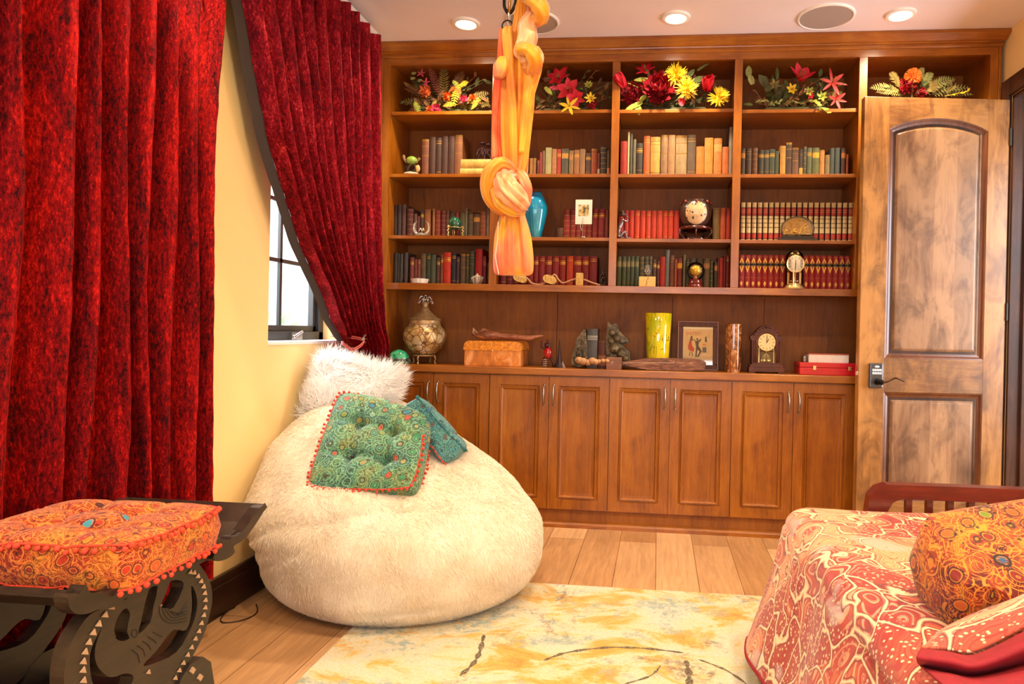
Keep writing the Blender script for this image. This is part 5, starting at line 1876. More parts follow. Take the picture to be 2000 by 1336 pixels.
# ginger jar on a carved stand
Yj = FY + .105
b = base(1359, 2, 2, Yj)
k_ = px(1, Yj)
t = thing('painted_jar', 'round dark painted jar with a cream blossom panel on a carved stand', 'jar', b)
mb = MB().lathe(b + Vector((0, 0, 27 * k_)), [(.0001, 0), (20 * k_, 0), (25 * k_, 6 * k_), (30 * k_, 20 * k_), (31 * k_, 30 * k_), (29 * k_, 40 * k_), (24 * k_, 47 * k_), (21 * k_, 49 * k_), (25 * k_, 50.5 * k_), (20 * k_, 51 * k_), (17 * k_, 46 * k_)], 36, cap=False, sy=.9)
mb.build('jar_body', plain('4A342A', .3, 0, coat=.3), t, smooth='all')
# blossom panel bulging on the front
def bump_panel(u, v):
    a = 2 * PI * u
    r = v
    x = math.cos(a) * r * 20 * k_; z = math.sin(a) * r * 22 * k_
    rr = float(np.interp(24 * k_ + z, [0, 6 * k_, 20 * k_, 30 * k_, 40 * k_, 47 * k_], [20 * k_, 25 * k_, 30 * k_, 31 * k_, 29 * k_, 24 * k_]))
    y = -.9 * math.sqrt(max(0, rr * rr - x * x)) - .0012
    return b + Vector((x, y, 27 * k_ + 24 * k_ + z))
tt = NT('blossom_panel')
v_ = tt.n('TexVoronoi', Vector=tt.co(), Scale=60.0)
n_ = tt.noise(tt.co(), 30, 3)
cc_ = tt.mix(tt.math('MULTIPLY', tt.ramp(v_.outputs[0], [(.28, (1, 1, 1, 1)), (.4, (0, 0, 0, 1))]), tt.ramp(n_, [(.45, (0, 0, 0, 1)), (.52, (1, 1, 1, 1))])), 'D8B080', '3A2E38')
MB().grid(bump_panel, 40, 14, closeu=True).build('blossom_panel', tt.out(base=cc_, rough=.35), t, smooth='all')
mb = MB()
for k in range(8):
    a = 2 * PI * k / 8
    mb.sphere(b + Vector((29 * k_ * math.cos(a), 26 * k_ * math.sin(a), 73 * k_)), 3.2 * k_, 8)
mb.build('shoulder_scrolls', plain('7A2A18', .25, 0, coat=.6), t, smooth='all')
mb = MB().lathe(b + Vector((0, 0, 20 * k_)), [(24 * k_, 0), (31 * k_, 1 * k_), (32 * k_, 4 * k_), (26 * k_, 7 * k_), (18 * k_, 7 * k_), (18 * k_, 0)], 30, cap=False)
for k in range(5):
    a = -PI / 2 + 2 * PI * k / 5
    d_ = Vector((math.cos(a), math.sin(a) * .9, 0))
    mb.tube(spline([b + d_ * 30 * k_ + Vector((0, 0, 21 * k_)), b + d_ * 32 * k_ + Vector((0, 0, 15 * k_)), b + d_ * 24 * k_ + Vector((0, 0, 7 * k_)), b + d_ * 21 * k_ + Vector((0, 0, 1 * k_))], 4), [.007, .007, .006, .006, .005, .005, .005, .005, .004, .004, .004, .004, .005], 8)
mb.lathe(b, [(24 * k_, 0), (25 * k_, 3 * k_), (18 * k_, 4 * k_), (18 * k_, 0)], 24, cap=False)
mb.build('carved_stand', plain('4A140C', .2, 0, coat=.8), t, smooth='all')

# domed cork carving
b = base(1558, 3, 2, YO)
k_ = px(1)
t = thing('cork_carving_dome', 'domed glass case with a golden cork landscape on a black base', 'ornament', b)
mb = MB().box(b + Vector((-35 * k_, -.022, 0)), b + Vector((36 * k_, .022, 5 * k_)))
mb.box(b + Vector((-29 * k_, -.018, 5 * k_)), b + Vector((30 * k_, .018, 9 * k_)))
mb.build('black_base', plain('1A1210', .25, 0, coat=.5), t, bevel=.002)
def dome(r0, n=28):
    o = []
    for k in range(n + 1):
        a = math.radians(-28 + 236 * k / n)
        o.append((math.cos(a) * 31 * k_ * r0, math.sin(a) * 24 * k_ * r0 + 22 * k_))
    return o
M_ = Matrix(((1, 0, 0, b.x), (0, 0, -1, b.y), (0, 1, 0, b.z), (0, 0, 0, 1)))
shape2d('d', [dome(1.0), dome(.93)[::-1]], .034, M_, None).build('dark_frame', plain('2A1A12', .3, 0, coat=.6), t)
tt = NT('carved_cork')
n1 = tt.noise(tt.co(), 55, 5, .7)
shape2d('d', [dome(.93)], .003, M_ @ Matrix.Translation((0, 0, -.010)), None).build('backdrop', tt.out(base=tt.ramp(n1, [(.35, '9A7430'), (.5, 'D8A23C'), (.65, 'B8965A')]), rough=.4), t)
mb = MB()
for k in range(46):
    x = random.uniform(-26, 26); z = 10 + random.random() ** 1.6 * (12 + max(0, x) * .9)
    mb.sphere(b + Vector((x * k_, random.uniform(-.008, .004), z * k_)), random.uniform(.0025, .006), 6, sc=(1.4, 1, .7))
mb.tube(spline([b + Vector((4 * k_, 0, 10 * k_)), b + Vector((8 * k_, 0, 24 * k_)), b + Vector((16 * k_, 0, 33 * k_))], 4), .003, 6)
mb.build('cork_landscape', plain('F0BC50', .6), t, smooth='all')
shape2d('d', [dome(.93)], .001, M_ @ Matrix.Translation((0, 0, .012)), None).build('glass_front', M_PANE, t)

# clear glass dish and crystal bowl on the lowest shelf
b = base(820, 0, 3, YO - .012)
k_ = px(1)
mb = MB().lathe(b, [(.0001, .001), (15 * k_, .001), (16 * k_, 4 * k_), (17.5 * k_, 9 * k_), (16 * k_, 9.5 * k_), (14 * k_, 3 * k_), (.0001, 2.5 * k_)], 24, cap=False, wob=lambda a, z: 1 + .03 * math.cos(12 * a))
tag(mb.build('glass_dish', plain('E8E0D6', .12, 0, coat=1.0), smooth=30), 'low round white glass dish before the brick-red books', 'dish')
b = base(932, 0, 3, YO - .012)
t = thing('crystal_bowl', 'small faceted crystal bowl with a knobbed lid below the tallest red book', 'bowl', b)
MB().lathe(b, [(6 * k_, 0), (8 * k_, 2 * k_), (11 * k_, 10 * k_), (11.5 * k_, 14 * k_), (9 * k_, 16 * k_)], 16, wob=lambda a, z: 1 + .07 * math.cos(8 * a)).build('bowl_body', M_CRYS, t, smooth=20)
MB().lathe(b + Vector((0, 0, 15.5 * k_)), [(9 * k_, 0), (4 * k_, 2.5 * k_), (1.5 * k_, 3 * k_), (2.4 * k_, 5 * k_), (.001, 6.5 * k_)], 16).build('lid', plain('EBD8C4', .1, 0, coat=1.0), t, smooth=30)
mb = MB()
for k in range(8):
    a = 2 * PI * k / 8 + .2
    mb.tube([b + Vector((math.cos(a) * 7 * k_, math.sin(a) * 7 * k_, 1 * k_)), b + Vector((math.cos(a) * 11.8 * k_, math.sin(a) * 11.8 * k_, 13 * k_))], .0012, 5)
mb.build('cut_facets', plain('F0E4D8', .15), t, smooth='all')

# three wooden blocks on a cord
tb = thing('block_garland', 'three carved pale wooden blocks strung on a thick cord', 'garland', base(1100, 1, 3, YO - .01))
def blk(x, y, rot, w, h, nm):
    c = P(x, y, YO - .012)
    M = Matrix.Translation(c) @ Matrix.Rotation(rot, 4, 'Y')
    mb = MB()
    mb.prism([(math.cos(a) * w + (.35 * w if math.cos(a) > 0 else -.35 * w), -.016, math.sin(a) * h) for a in np.linspace(0, 2 * PI, 16, endpoint=False)], (0, .034, 0)).xf(M)
    o = mb.build('wooden_block', speck('C8A058', .7, .25, 90, (1, 1, 1), 'pale_block_wood'), tb, bevel=.002)
    mk = MB()
    for k in range(4):
        xx = (-.9 + .6 * k) * w
        mk.tube([(xx, -.0165, -h * .4), (xx + .004, -.0165, 0), (xx - .002, -.0165, h * .4)], .0009, 4)
    mk.xf(M).build('carved_mark', plain('7A4A28', .7), o)
blk(1016, 544, .33, px(9.5), px(6.5), 'a')
blk(1074, 546, .30, px(9.5), px(7.5), 'b')
c = P(1132, 544, YO - .012)
o = MB().box((c.x - px(7), YO - .03, SHELF[1, 3]), (c.x + px(7), YO + .012, SHELF[1, 3] + px(25))).build('wooden_block', speck('B8904A', .7, .25, 90, (1, 1, 1), 'pale_block_wood2'), tb, bevel=.004)
mb = MB().tube(spline([P(x, y, YO + .0) for x, y in ((1022, 538), (1032, 546), (1040, 554), (1060, 555), (1078, 540), (1084, 537), (1092, 548), (1100, 553), (1112, 549), (1125, 545), (1140, 546), (1155, 552), (1172, 557), (1180, 557.5))], 4), .0055, 8)
mb.build('cord', speck('A87A58', .8, .25, 120, (1, 1, 1), 'twisted_cord'), tb, smooth='all')
b = base(1177, 1, 3, FY + .06)
mb = MB()
for k in range(60):
    a, rr, zz = random.random() * 6.3, random.random() ** .5, random.random()
    mb.sphere(b + Vector((math.cos(a) * rr * .024 * (1.1 - zz * .6), math.sin(a) * rr * .02, .006 + zz * .085 * (1.15 - rr * .5))), .0065, 6)
tag(mb.build('beaded_ornament', plain('3A241C', .35, .2), smooth='all'), 'dark beaded cone-shaped ornament at the right end of the maroon books', 'ornament')

# crystal egg on a wooden block
b = base(1264, 2, 3, YO - .012)
k_ = px(1)
t = thing('crystal_egg_on_block', 'clear crystal egg standing on a cracked pale wooden block', 'ornament', b)
o = MB().box(b + Vector((-16 * k_, -.02, 0)), b + Vector((16 * k_, .03, 19.5 * k_))).build('wooden_block', speck('D0A45C', .65, .15, 60, (1, 1, 1), 'pale_block_wood3'), t, bevel=.0015)
MB().tube([b + Vector((x * k_, -.0203, z * k_)) for x, z in ((1, 19), (2, 15), (-2, 11), (0, 7), (-3, 1))], .0010, 4).build('crack', plain('6A3A1A', .8), o)
MB().lathe(b + Vector((0, 0, 20 * k_)), [(.001, 0), (5 * k_, 1 * k_), (8 * k_, 6 * k_), (8.5 * k_, 11 * k_), (7 * k_, 18 * k_), (4 * k_, 23 * k_), (.001, 25 * k_)], 20, cap=False).build('egg', M_EGG, t, smooth='all')
mb = MB()
for k in range(7):
    mb.sphere(b + Vector((random.uniform(-4, 4) * k_, -.002, (24 + random.random() * 10) * k_)), .003, 6)
mb.build('egg_bubbles', plain('CFC4B8', .15), t, smooth='all')

# glass globe on red base
b = base(1358, 2, 3, YO - .0)
t = thing('glass_globe', 'glass globe with a golden ball inside on a dark red base', 'ornament', b)
MB().lathe(b, [(14 * k_, 0), (14.5 * k_, 3 * k_), (12 * k_, 7 * k_), (13.5 * k_, 9 * k_), (12 * k_, 13 * k_), (9 * k_, 16 * k_), (8 * k_, 17 * k_)], 28).build('base', plain('5E0E0C', .2, 0, coat=.8), t, smooth=40)
MB().sphere(b + Vector((0, 0, 32 * k_)), 17.5 * k_, 28).build('glass', M_THIN, t, smooth='all')
MB().sphere(b + Vector((0, 0, 33 * k_)), 11 * k_, 20).build('gold_ball', plain('C8A03A', .35, .6), t, smooth='all')
mb = MB().lathe(b + Vector((0, 0, 16 * k_)), [(4 * k_, 0), (3 * k_, 6 * k_), (2 * k_, 8 * k_)], 12)
mb.build('neck', plain('C87A50', .4), t, smooth=True)
mb = MB()
for a in (-.9, -.3, .4, 1.1):
    mb.sphere(b + Vector((math.sin(a) * 12 * k_, -.012, (33 + math.cos(a) * 9) * k_)), .0022, 6)
mb.build('sparkles', plain('F6E6C0', .2), t, smooth='all')

# anniversary clock
Yk = YO - .012
b = base(1551, 3, 3, Yk)
k_ = px(1, Yk)
t = thing('anniversary_clock', 'small gold dome clock with white dial and pillars before the red set', 'clock', b)
MB().lathe(b, [(19 * k_, 0), (20 * k_, 2 * k_), (16 * k_, 3.5 * k_), (15 * k_, 7 * k_), (13.5 * k_, 8 * k_), (13 * k_, 10 * k_), (.001, 10 * k_)], 32).build('base', M_BRASS, t, smooth=40)
mb = MB()
for k in range(6):
    a = 2 * PI * k / 6 + .25
    mb.lathe(b + Vector((math.cos(a) * 13 * k_, math.sin(a) * 9 * k_, 9 * k_)), [(1.6 * k_, 0), (1.1 * k_, 2 * k_), (1.1 * k_, 20 * k_), (1.7 * k_, 22 * k_)], 8)
mb.build('pillar', M_BRASS, t, smooth=40)
mb = MB().lathe(b + Vector((0, 0, 12 * k_)), [(.001, 0), (2.2 * k_, 3 * k_), (.8 * k_, 8 * k_), (.8 * k_, 18 * k_)], 8)
for a in (0, PI / 2, PI, 3 * PI / 2):
    mb.sphere(b + Vector((math.cos(a) * 6 * k_, math.sin(a) * 6 * k_, 15 * k_)), 2.2 * k_, 8)
mb.build('pendulum', M_BRASS, t, smooth='all')
R90 = Matrix.Rotation(PI / 2, 3, 'X')
fc = b + Vector((0, -9 * k_, 47 * k_))
MB().lathe(fc, [(15.8 * k_, -.012), (16.5 * k_, -.006), (16.5 * k_, .002), (15.3 * k_, .003)], 36, M=R90, cap=True).build('bezel', M_BRASS, t, smooth=40)
MB().lathe(fc + Vector((0, -.0032, 0)), [(.0001, 0.0008), (15.0 * k_, 0.0005), (15.0 * k_, 0)], 36, M=R90, cap=False).build('dial', plain('F3E8CE', .5), t)
def clockmarks(fc, r, hrs, mins, par, mat, m2):
    mb = MB()
    for k in range(12):
        a = 2 * PI * k / 12
        d_ = Vector((math.sin(a), 0, math.cos(a)))
        mb.obox(fc + d_ * r * .80, (r * .028, .0003, r * .12), Matrix.Rotation(a, 3, 'Y'))
    mb.build('hour_marks', mat, par)
    for ang, L, nm in ((hrs, .5, 'hour_hand'), (mins, .75, 'minute_hand')):
        d_ = Vector((math.sin(ang), 0, math.cos(ang)))
        MB().obox(fc + Vector((0, -.0012, 0)) + d_ * r * L * .42, (r * .035, .0004, r * L * .55), Matrix.Rotation(ang, 3, 'Y')).build(nm, m2, par)
M_INK = plain('241A12', .5)
clockmarks(fc + Vector((0, -.0048, 0)), 15 * k_, 0.02, PI + .02, t, plain('9A8A66', .5), M_INK)
mb = MB()
for s_ in (-1, 1):
    mb.sphere(b + Vector((s_ * 5.5 * k_, -2 * k_, 67 * k_)), 2.2 * k_, 8)
mb.tube([b + Vector((0, 0, 60 * k_)), b + Vector((0, 0, 68 * k_))], .0015, 6).tube([b + Vector((-6 * k_, -1 * k_, 66 * k_)), b + Vector((6 * k_, -1 * k_, 66 * k_))], .001, 5)
mb.build('finial', M_BRASS, t, smooth='all')
MB().lathe(b + Vector((0, 0, 8 * k_)), [(16.8 * k_, 0), (16.8 * k_, 48 * k_), (15 * k_, 57 * k_), (10 * k_, 63 * k_), (.001, 66 * k_)], 28, cap=False).build('glass_dome', M_THIN, t, smooth='all')

# ================================================================ THINGS ON THE WORKTOP
def on(x, y):
    return at(x, y, Z=WT)


Yu = 3.875
k_ = px(1, Yu)
b = Vector((at(829.5, 660, Y=Yu).x, Yu, WT))
t = thing('lidded_urn', 'ornate pot-bellied silver-gold urn with a scroll-topped lid at the left end of the worktop', 'urn', b)
tt = NT('tarnished_engraved_metal')
v_ = tt.n('TexVoronoi', Vector=tt.co(), Scale=26.0, feature='DISTANCE_TO_EDGE')
n_ = tt.noise(tt.co(), 14, 4)
cc_ = tt.ramp(n_, [(.35, 'A07A42'), (.5, 'D0B278'), (.65, 'F0E2C0')])
cc_ = tt.mix(tt.ramp(v_.outputs[0], [(.02, (1, 1, 1, 1)), (.07, (0, 0, 0, 1))]), cc_, '6A4420')
tt.bump(v_.outputs[0], .6, .004)
M_URN = tt.out(base=cc_, rough=.42, metal=.35)
M_URNB = speck('B8986A', .38, .3, 40, (1, 1, 1), 'tarnished_brass', metal=.45)
MB().lathe(b + Vector((0, 0, 18 * k_)), [(12 * k_, 0), (22 * k_, 2 * k_), (33 * k_, 11 * k_), (41 * k_, 28 * k_), (41.5 * k_, 40 * k_), (37 * k_, 51 * k_), (31 * k_, 57 * k_), (30 * k_, 60 * k_)], 48, wob=lambda a, z: 1 + .012 * abs(math.sin(a * 6))).build('belly', M_URN, t, smooth='all')
mb = MB().lathe(b + Vector((0, 0, 77 * k_)), [(30 * k_, 0), (31 * k_, 2 * k_), (30 * k_, 4 * k_), (30 * k_, 9 * k_), (33 * k_, 10.5 * k_), (30 * k_, 12.5 * k_), (29 * k_, 14 * k_)], 40)
mb.build('collar', M_URNB, t, smooth=40)
lid = MB().lathe(b + Vector((0, 0, 90 * k_)), [(29 * k_, 0), (24 * k_, 3 * k_), (17 * k_, 8 * k_), (10 * k_, 15 * k_), (7.5 * k_, 18 * k_), (8.5 * k_, 20 * k_), (6 * k_, 22 * k_), (5 * k_, 27 * k_), (8 * k_, 33 * k_), (3 * k_, 34 * k_)], 48, wob=lambda a, z: 1 + .04 * abs(math.sin(a * 9))).build('lid', M_URNB, t, smooth=50)
mb = MB()
for r0, z0, n_k in ((13, 122, 6), (9.5, 130, 6)):
    for k in range(n_k):
        a = 2 * PI * k / n_k + (.3 if r0 < 10 else 0)
        d_ = Vector((math.cos(a), math.sin(a), 0))
        mb.tube(spline([b + d_ * 3 * k_ + Vector((0, 0, (z0 - 6) * k_)), b + d_ * 6 * k_ + Vector((0, 0, (z0 + 3) * k_)), b + d_ * (r0 - 1) * k_ + Vector((0, 0, (z0 + 4) * k_)), b + d_ * (r0 + 3) * k_ + Vector((0, 0, (z0 - 3) * k_))], 4), [.004] * 6 + [.0045] * 4 + [.004, .003, .003], 6, flat=.6)
mb.sphere(b + Vector((0, 0, 136 * k_)), 2.6 * k_, 10).tube([b + Vector((0, 0, 120 * k_)), b + Vector((0, 0, 135 * k_))], 2 * k_, 8)
mb.build('scroll_finial', M_SILVER, lid, smooth='all')
mb = MB().lathe(b + Vector((0, 0, 14 * k_)), [(22 * k_, 0), (24 * k_, 1.5 * k_), (22 * k_, 4 * k_), (14 * k_, 4 * k_)], 30)
mb.build('foot_ring', M_URNB, t, smooth=40)
for k in range(4):
    a = PI / 4 + k * PI / 2 + .6
    d_ = Vector((math.cos(a), math.sin(a), 0))
    MB().tube(spline([b + d_ * 22 * k_ + Vector((0, 0, 16 * k_)), b + d_ * 25 * k_ + Vector((0, 0, 10 * k_)), b + d_ * 23 * k_ + Vector((0, 0, 4 * k_)), b + d_ * 26 * k_ + Vector((0, 0, 0))], 4), [.006, .006, .005, .005, .005, .004, .004, .004, .004, .005, .006, .006, .006], 8).build('leg', M_URNB, t, smooth='all')

# green glass turtle
Yt = 3.80
k_ = px(1, Yt)
b = Vector((at(779, 690, Y=Yt).x, Yt, WT))
t = thing('turtle_ornament', 'turtle ornament with a domed green glass shell at the left end of the worktop', 'ornament', b)
tt = NT('green_crackled_glass')
n_ = tt.noise(tt.co(), 60, 4)
MB().sphere(b + Vector((0, 0, 9 * k_)), 21 * k_, 24, sc=(1, .85, .92)).build('shell', tt.out(base=tt.ramp(n_, [(.35, '0E7A50'), (.6, '3AC08A')]), rough=.12, coat=1.0), t, smooth='all')
mb = MB().lathe(b + Vector((0, 0, 2 * k_)), [(14 * k_, 0), (20 * k_, 3 * k_), (21.5 * k_, 7 * k_), (18 * k_, 10 * k_)], 24, sy=.9)
for dx, dy in ((-15, -10), (15, -10), (-15, 10), (15, 10)):
    mb.tube([b + Vector((dx * .6 * k_, dy * k_ * .6, 6 * k_)), b + Vector((dx * 1.25 * k_, dy * k_ * 1.2, 1 * k_))], [.012, .006], 8)
mb.tube(spline([b + Vector((14 * k_, -.01, 7 * k_)), b + Vector((22 * k_, -.014, 8 * k_)), b + Vector((27 * k_, -.018, 2 * k_))], 4), [.012] * 5 + [.01, .007, .004, .003], 8)
mb.sphere(b + Vector((-22 * k_, -.012, 8 * k_)), .013, 10)
mb.build('turtle_body', plain('4A4038', .4, .5), t, smooth='all')

# burl wood box
mq = at(905, 714, Y=3.76); q0 = at(905, 713, Z=WT)
Yb = 3.765
x0, x1 = at(905.5, 700, Y=Yb).x, at(1017.5, 700, Y=Yb).x
zt = at(960, 667, Y=Yb).z; zm = at(960, 684, Y=Yb).z
t = thing('burl_wood_box', 'honey-coloured burl wood box with a rounded lid on the worktop', 'box', ((x0 + x1) / 2, Yb + .1, WT))
tt = NT('burl_lid')
n_ = tt.noise(tt.co(), 60, 5, .7)
M_B1 = tt.out(base=tt.ramp(n_, [(.35, 'A85A10'), (.55, 'E08A1E'), (.7, 'F0A838')]), rough=.35, coat=.3)
tt = NT('burl_body')
n_ = tt.noise(tt.co((1, 1, .7)), 14, 5, .6, 1.5)
M_B2 = tt.out(base=tt.ramp(n_, [(.35, 'A8622A'), (.55, 'D07A28'), (.7, 'E0A06A')]), rough=.3, coat=.5)
MB().box((x0 + .002, Yb + .002, WT), (x1 - .002, Yb + .215, zm)).build('box_body', M_B2, t, bevel=.003)
n = 8
pr = [(x0, zm + .001)] + [(x0 + .028 * (1 - math.cos(a)), zm + .01 + (zt - zm - .01) * math.sin(a)) for a in np.linspace(0, PI / 2, n)] + [(x1 - .028 * (1 - math.cos(a)), zm + .01 + (zt - zm - .01) * math.sin(a)) for a in np.linspace(PI / 2, 0, n)] + [(x1, zm + .001)]
MB().prism([(x, Yb, z) for x, z in pr], (0, .217, 0)).build('lid', M_B1, t, smooth=30, bevel=.002)
MB().sphere(((x0 + x1) / 2, Yb - .001, zm - .002), .004, 8).build('clasp', M_BRASS, t, smooth='all')

# carved driftwood fish lying on the box
Yf = Yb + .07
pts = [(925, 650), (930, 655), (940, 656), (952, 655), (965, 655), (985, 657), (1010, 659), (1035, 660), (1052, 656.5), (1061, 656)]
P_ = [at(x, y, Y=Yf) for x, y in pts]
k_ = px(1, Yf)
rad = [5, 4, 8.5, 10.5, 8.5, 6.5, 6, 6, 3, 1]
dz = zt + .010 - min(p.z - r * k_ for p, r in zip(P_, rad))
PP = [p + Vector((0, 0, max(0, zt + r * k_ * .80 - p.z) if i < 7 else 0)) for i, (p, r) in enumerate(zip(P_, rad))]
t = thing('carved_wooden_fish', 'long carved reddish driftwood fish lying on the burl wood box', 'carving', PP[4])
mb = MB().tube(spline(PP, 5), [float(np.interp(i / 45 * 9, range(10), rad)) * k_ for i in range(46)], 14, flat=1.3)
tt = NT('driftwood')
n_ = tt.noise(tt.co((2, 10, 10)), 6, 5, .6, 1)
M_DRIFT = tt.out(base=tt.ramp(n_, [(.35, '6A3824'), (.55, 'A0603E'), (.7, 'BE8460')]), rough=.5)
mb.build('fish_body', M_DRIFT, t, smooth='all')
p0 = PP[0]
MB().prism([p0 + Vector((8 * k_, 0, 0)), p0 + Vector((-1 * k_, 0, 9 * k_)), p0 + Vector((-2 * k_, 0, 0)), p0 + Vector((0, 0, -7 * k_))], (0, .008, 0)).build('tail_fin', speck('B98A62', .6, .2), t, bevel=.002)
MB().prism([PP[2] + Vector((-4 * k_, -.004, 7 * k_)), PP[2] + Vector((5 * k_, -.004, 15 * k_)), PP[3] + Vector((8 * k_, -.004, 7 * k_))], (0, .007, 0)).build('dorsal_fin', M_DRIFT, t, bevel=.002)

# red figurine and dark spire
Yr = 3.83
k_ = px(1, Yr)
b = Vector((at(1070, 690, Y=Yr).x, Yr, WT))
t = thing('red_figurine', 'small shiny red figurine with dark arms between the burl box and the stone bookend', 'figurine', b)
MB().sphere(b + Vector((0, 0, 28 * k_)), 9 * k_, 14, sc=(.95, .8, 1.3)).build('torso', plain('A80E12', .18, 0, coat=.8), t, smooth='all')
mb = MB().sphere(b + Vector((-3 * k_, 0, 43 * k_)), 4.5 * k_, 10)
mb.tube(spline([b + Vector((-4 * k_, 0, 36 * k_)), b + Vector((-13 * k_, 0, 40 * k_)), b + Vector((-12 * k_, 0, 52 * k_))], 4), [.007] * 5 + [.006] * 4, 8)
mb.tube(spline([b + Vector((3 * k_, 0, 36 * k_)), b + Vector((1 * k_, 0, 46 * k_)), b + Vector((-2 * k_, 0, 54 * k_))], 4), [.007] * 5 + [.005] * 4, 8)
mb.tube(spline([b + Vector((-3 * k_, 0, 20 * k_)), b + Vector((-9 * k_, -.004, 12 * k_)), b + Vector((-8 * k_, 0, 1 * k_))], 4), .008, 8)
mb.tube(spline([b + Vector((4 * k_, 0, 20 * k_)), b + Vector((10 * k_, -.004, 12 * k_)), b + Vector((12 * k_, 0, 1 * k_))], 4), .008, 8)
mb.sphere(b + Vector((0, 0, 28 * k_)), 7 * k_, 8)
mb.build('limbs', plain('3E1418', .3, .2), t, smooth='all')
mb = MB()
for k in range(4):
    mb.tube([b + Vector((-10 * k_, -.01, (2 + 4 * k) * k_)), b + Vector((-1 * k_, -.014, (3 + 4 * k) * k_))], .0022, 6)
mb.build('pale_stripes', plain('B8A090', .4), t, smooth='all')
b = Vector((at(1092, 690, Y=Yr).x, Yr + .01, WT))
mb = MB().lathe(b, [(9 * k_, 0), (9 * k_, 3 * k_), (5 * k_, 14 * k_), (2.6 * k_, 26 * k_), (2.2 * k_, 34 * k_), (1.2 * k_, 52 * k_), (.3 * k_, 56 * k_)], 8)
t = tag(mb.build('spire_ornament', plain('3A2E34', .4, .3), smooth=30), 'small dark pointed spire ornament right of the red figurine', 'ornament')
mb = MB().prism([b + Vector((5 * k_, -.01, 0)), b + Vector((13 * k_, -.01, 0)), b + Vector((7 * k_, -.01, 13 * k_))], (0, .01, 0))
mb.build('pale_fin', plain('B09484', .5), t)

# bookends and books between
tt = NT('carved_mottled_stone')
n_ = tt.noise(tt.co(), 34, 5, .7)
tt.bump(n_, .8, .006)
M_STONE = tt.out(base=tt.ramp(n_, [(.35, '2E2414'), (.52, '55462A'), (.68, '8A744E')]), rough=.45)
Ys = 3.84
k_ = px(1, Ys)


def pxpoly(l, Y):
    return [(at(x, y, Y=Y).x, at(x, y, Y=Y).z) for x, y in l]


def slab(name, l, Y, d, mat, par=None, bevel=.003, k=1):
    pts = pxpoly(l, Y)
    zmin = min(p[1] for p in pts)
    pts = [(x, max(z, WT) if zmin < WT + .02 else z) for x, z in pts]
    if k > 1:
        pts = [tuple(p.xy) for p in smoothloop([Vector((a, c, 0)) for a, c in pts], k)]
        pts = [(x, max(z, WT)) for x, z in pts]
    M = Matrix(((1, 0, 0, 0), (0, 0, -1, Y + d / 2), (0, 1, 0, 0), (0, 0, 0, 1)))
    return shape2d('s', [pts], d, M, None).build(name, mat, par, bevel=bevel)


t = thing('stone_bookend', 'carved brown stone bookend standing left of the grey book', 'bookend', (at(1130, 700, Y=Ys).x, Ys + .05, WT))
slab('carved_block', [(1117, 712), (1119, 690), (1124, 676), (1124, 665), (1131, 655), (1137, 648), (1144, 645), (1146, 712)], Ys, .09, M_STONE, t, k=2)
mb = MB()
for k in range(46):
    u = random.random()
    x = 1121 + 22 * random.random(); y = 708 - (x - 1117) * 2.2 * u
    mb.sphere(at(x, y, Y=Ys - .002), random.uniform(.005, .011), 7, sc=(1, .7, 1))
mb.build('carved_relief', M_STONE, t, smooth='all')
x0, x1 = at(1146.5, 680, Y=Ys).x, at(1166.5, 680, Y=Ys).x
o = book(x0, x1, WT, at(1156, 642, Y=Ys).z, Ys, .13, bmat('54504E'), [(.72, .735, plain('B8B0A4', .5)), (.76, .775, plain('B8B0A4', .5)), (.80, .82, plain('B8B0A4', .5))])
tag(o, 'grey book with pale title lines standing by the stone bookend', 'book', 'books between the bookends')
x0, x1 = at(1168, 680, Y=Ys).x, at(1184.5, 680, Y=Ys).x
o = book(x0, x1, WT, at(1176, 664, Y=Ys).z, Ys + .01, .12, bmat('5E2C18'), [(.1, .45, bmat('A0603C')), (.93, .94, M_GILTD)])
tag(o, 'red-brown book leaning on the bear bookend', 'book', 'books between the bookends')
t = thing('bear_bookend', 'dark carved bear-shaped bookend right of the two books', 'bookend', (at(1208, 700, Y=Ys).x, Ys + .05, WT))
slab('bear_body', [(1186, 714), (1186, 634), (1190, 631), (1196, 634), (1200, 632), (1207, 634), (1208, 643), (1215, 652), (1222, 658), (1227, 662), (1228, 669), (1221, 672), (1216, 674), (1222, 680), (1230, 688), (1231, 700), (1229, 714)], Ys, .085, M_STONE, t, k=2, bevel=.006)
mb = MB()
for x, y, r in ((1196, 650, 8), (1205, 660, 9), (1200, 680, 12), (1214, 690, 11), (1222, 700, 8), (1194, 665, 8), (1192, 700, 9), (1208, 705, 10)):
    mb.sphere(at(x, y, Y=Ys + .01), r * k_, 12, sc=(1, 1.2, 1))
mb.build('bear_relief', M_STONE, t, smooth='all')
mb = MB().sphere(at(1210, 659, Y=Ys - .004), .006, 8).tube(spline([at(1209, 668, Y=Ys - .004), at(1216, 671, Y=Ys - .006), at(1225, 668, Y=Ys - .004)], 4), .0045, 6)
mb.build('eye_and_mouth', plain('120C08', .5), t, smooth='all')

# long carved string instrument lying in front
Yi = 3.775
k_ = px(1, Yi)
t = thing('carved_string_instrument', 'long rustic carved wooden string instrument lying along the worktop', 'instrument', (at(1255, 715, Y=Yi).x, Yi + .04, WT))
tt = NT('weathered_wood')
n_ = tt.noise(tt.co((2, 12, 12)), 7, 5, .65, 1)
M_WEA = tt.out(base=tt.ramp(n_, [(.35, '4A2614'), (.55, '7E4C2E'), (.7, 'AE7E54')]), rough=.55)


def slab2(name, l, d, mat, bevel=.004, Y=Yi, k=2, par=None):
    return slab(name, l, Y, d, mat, par or t, bevel, k)


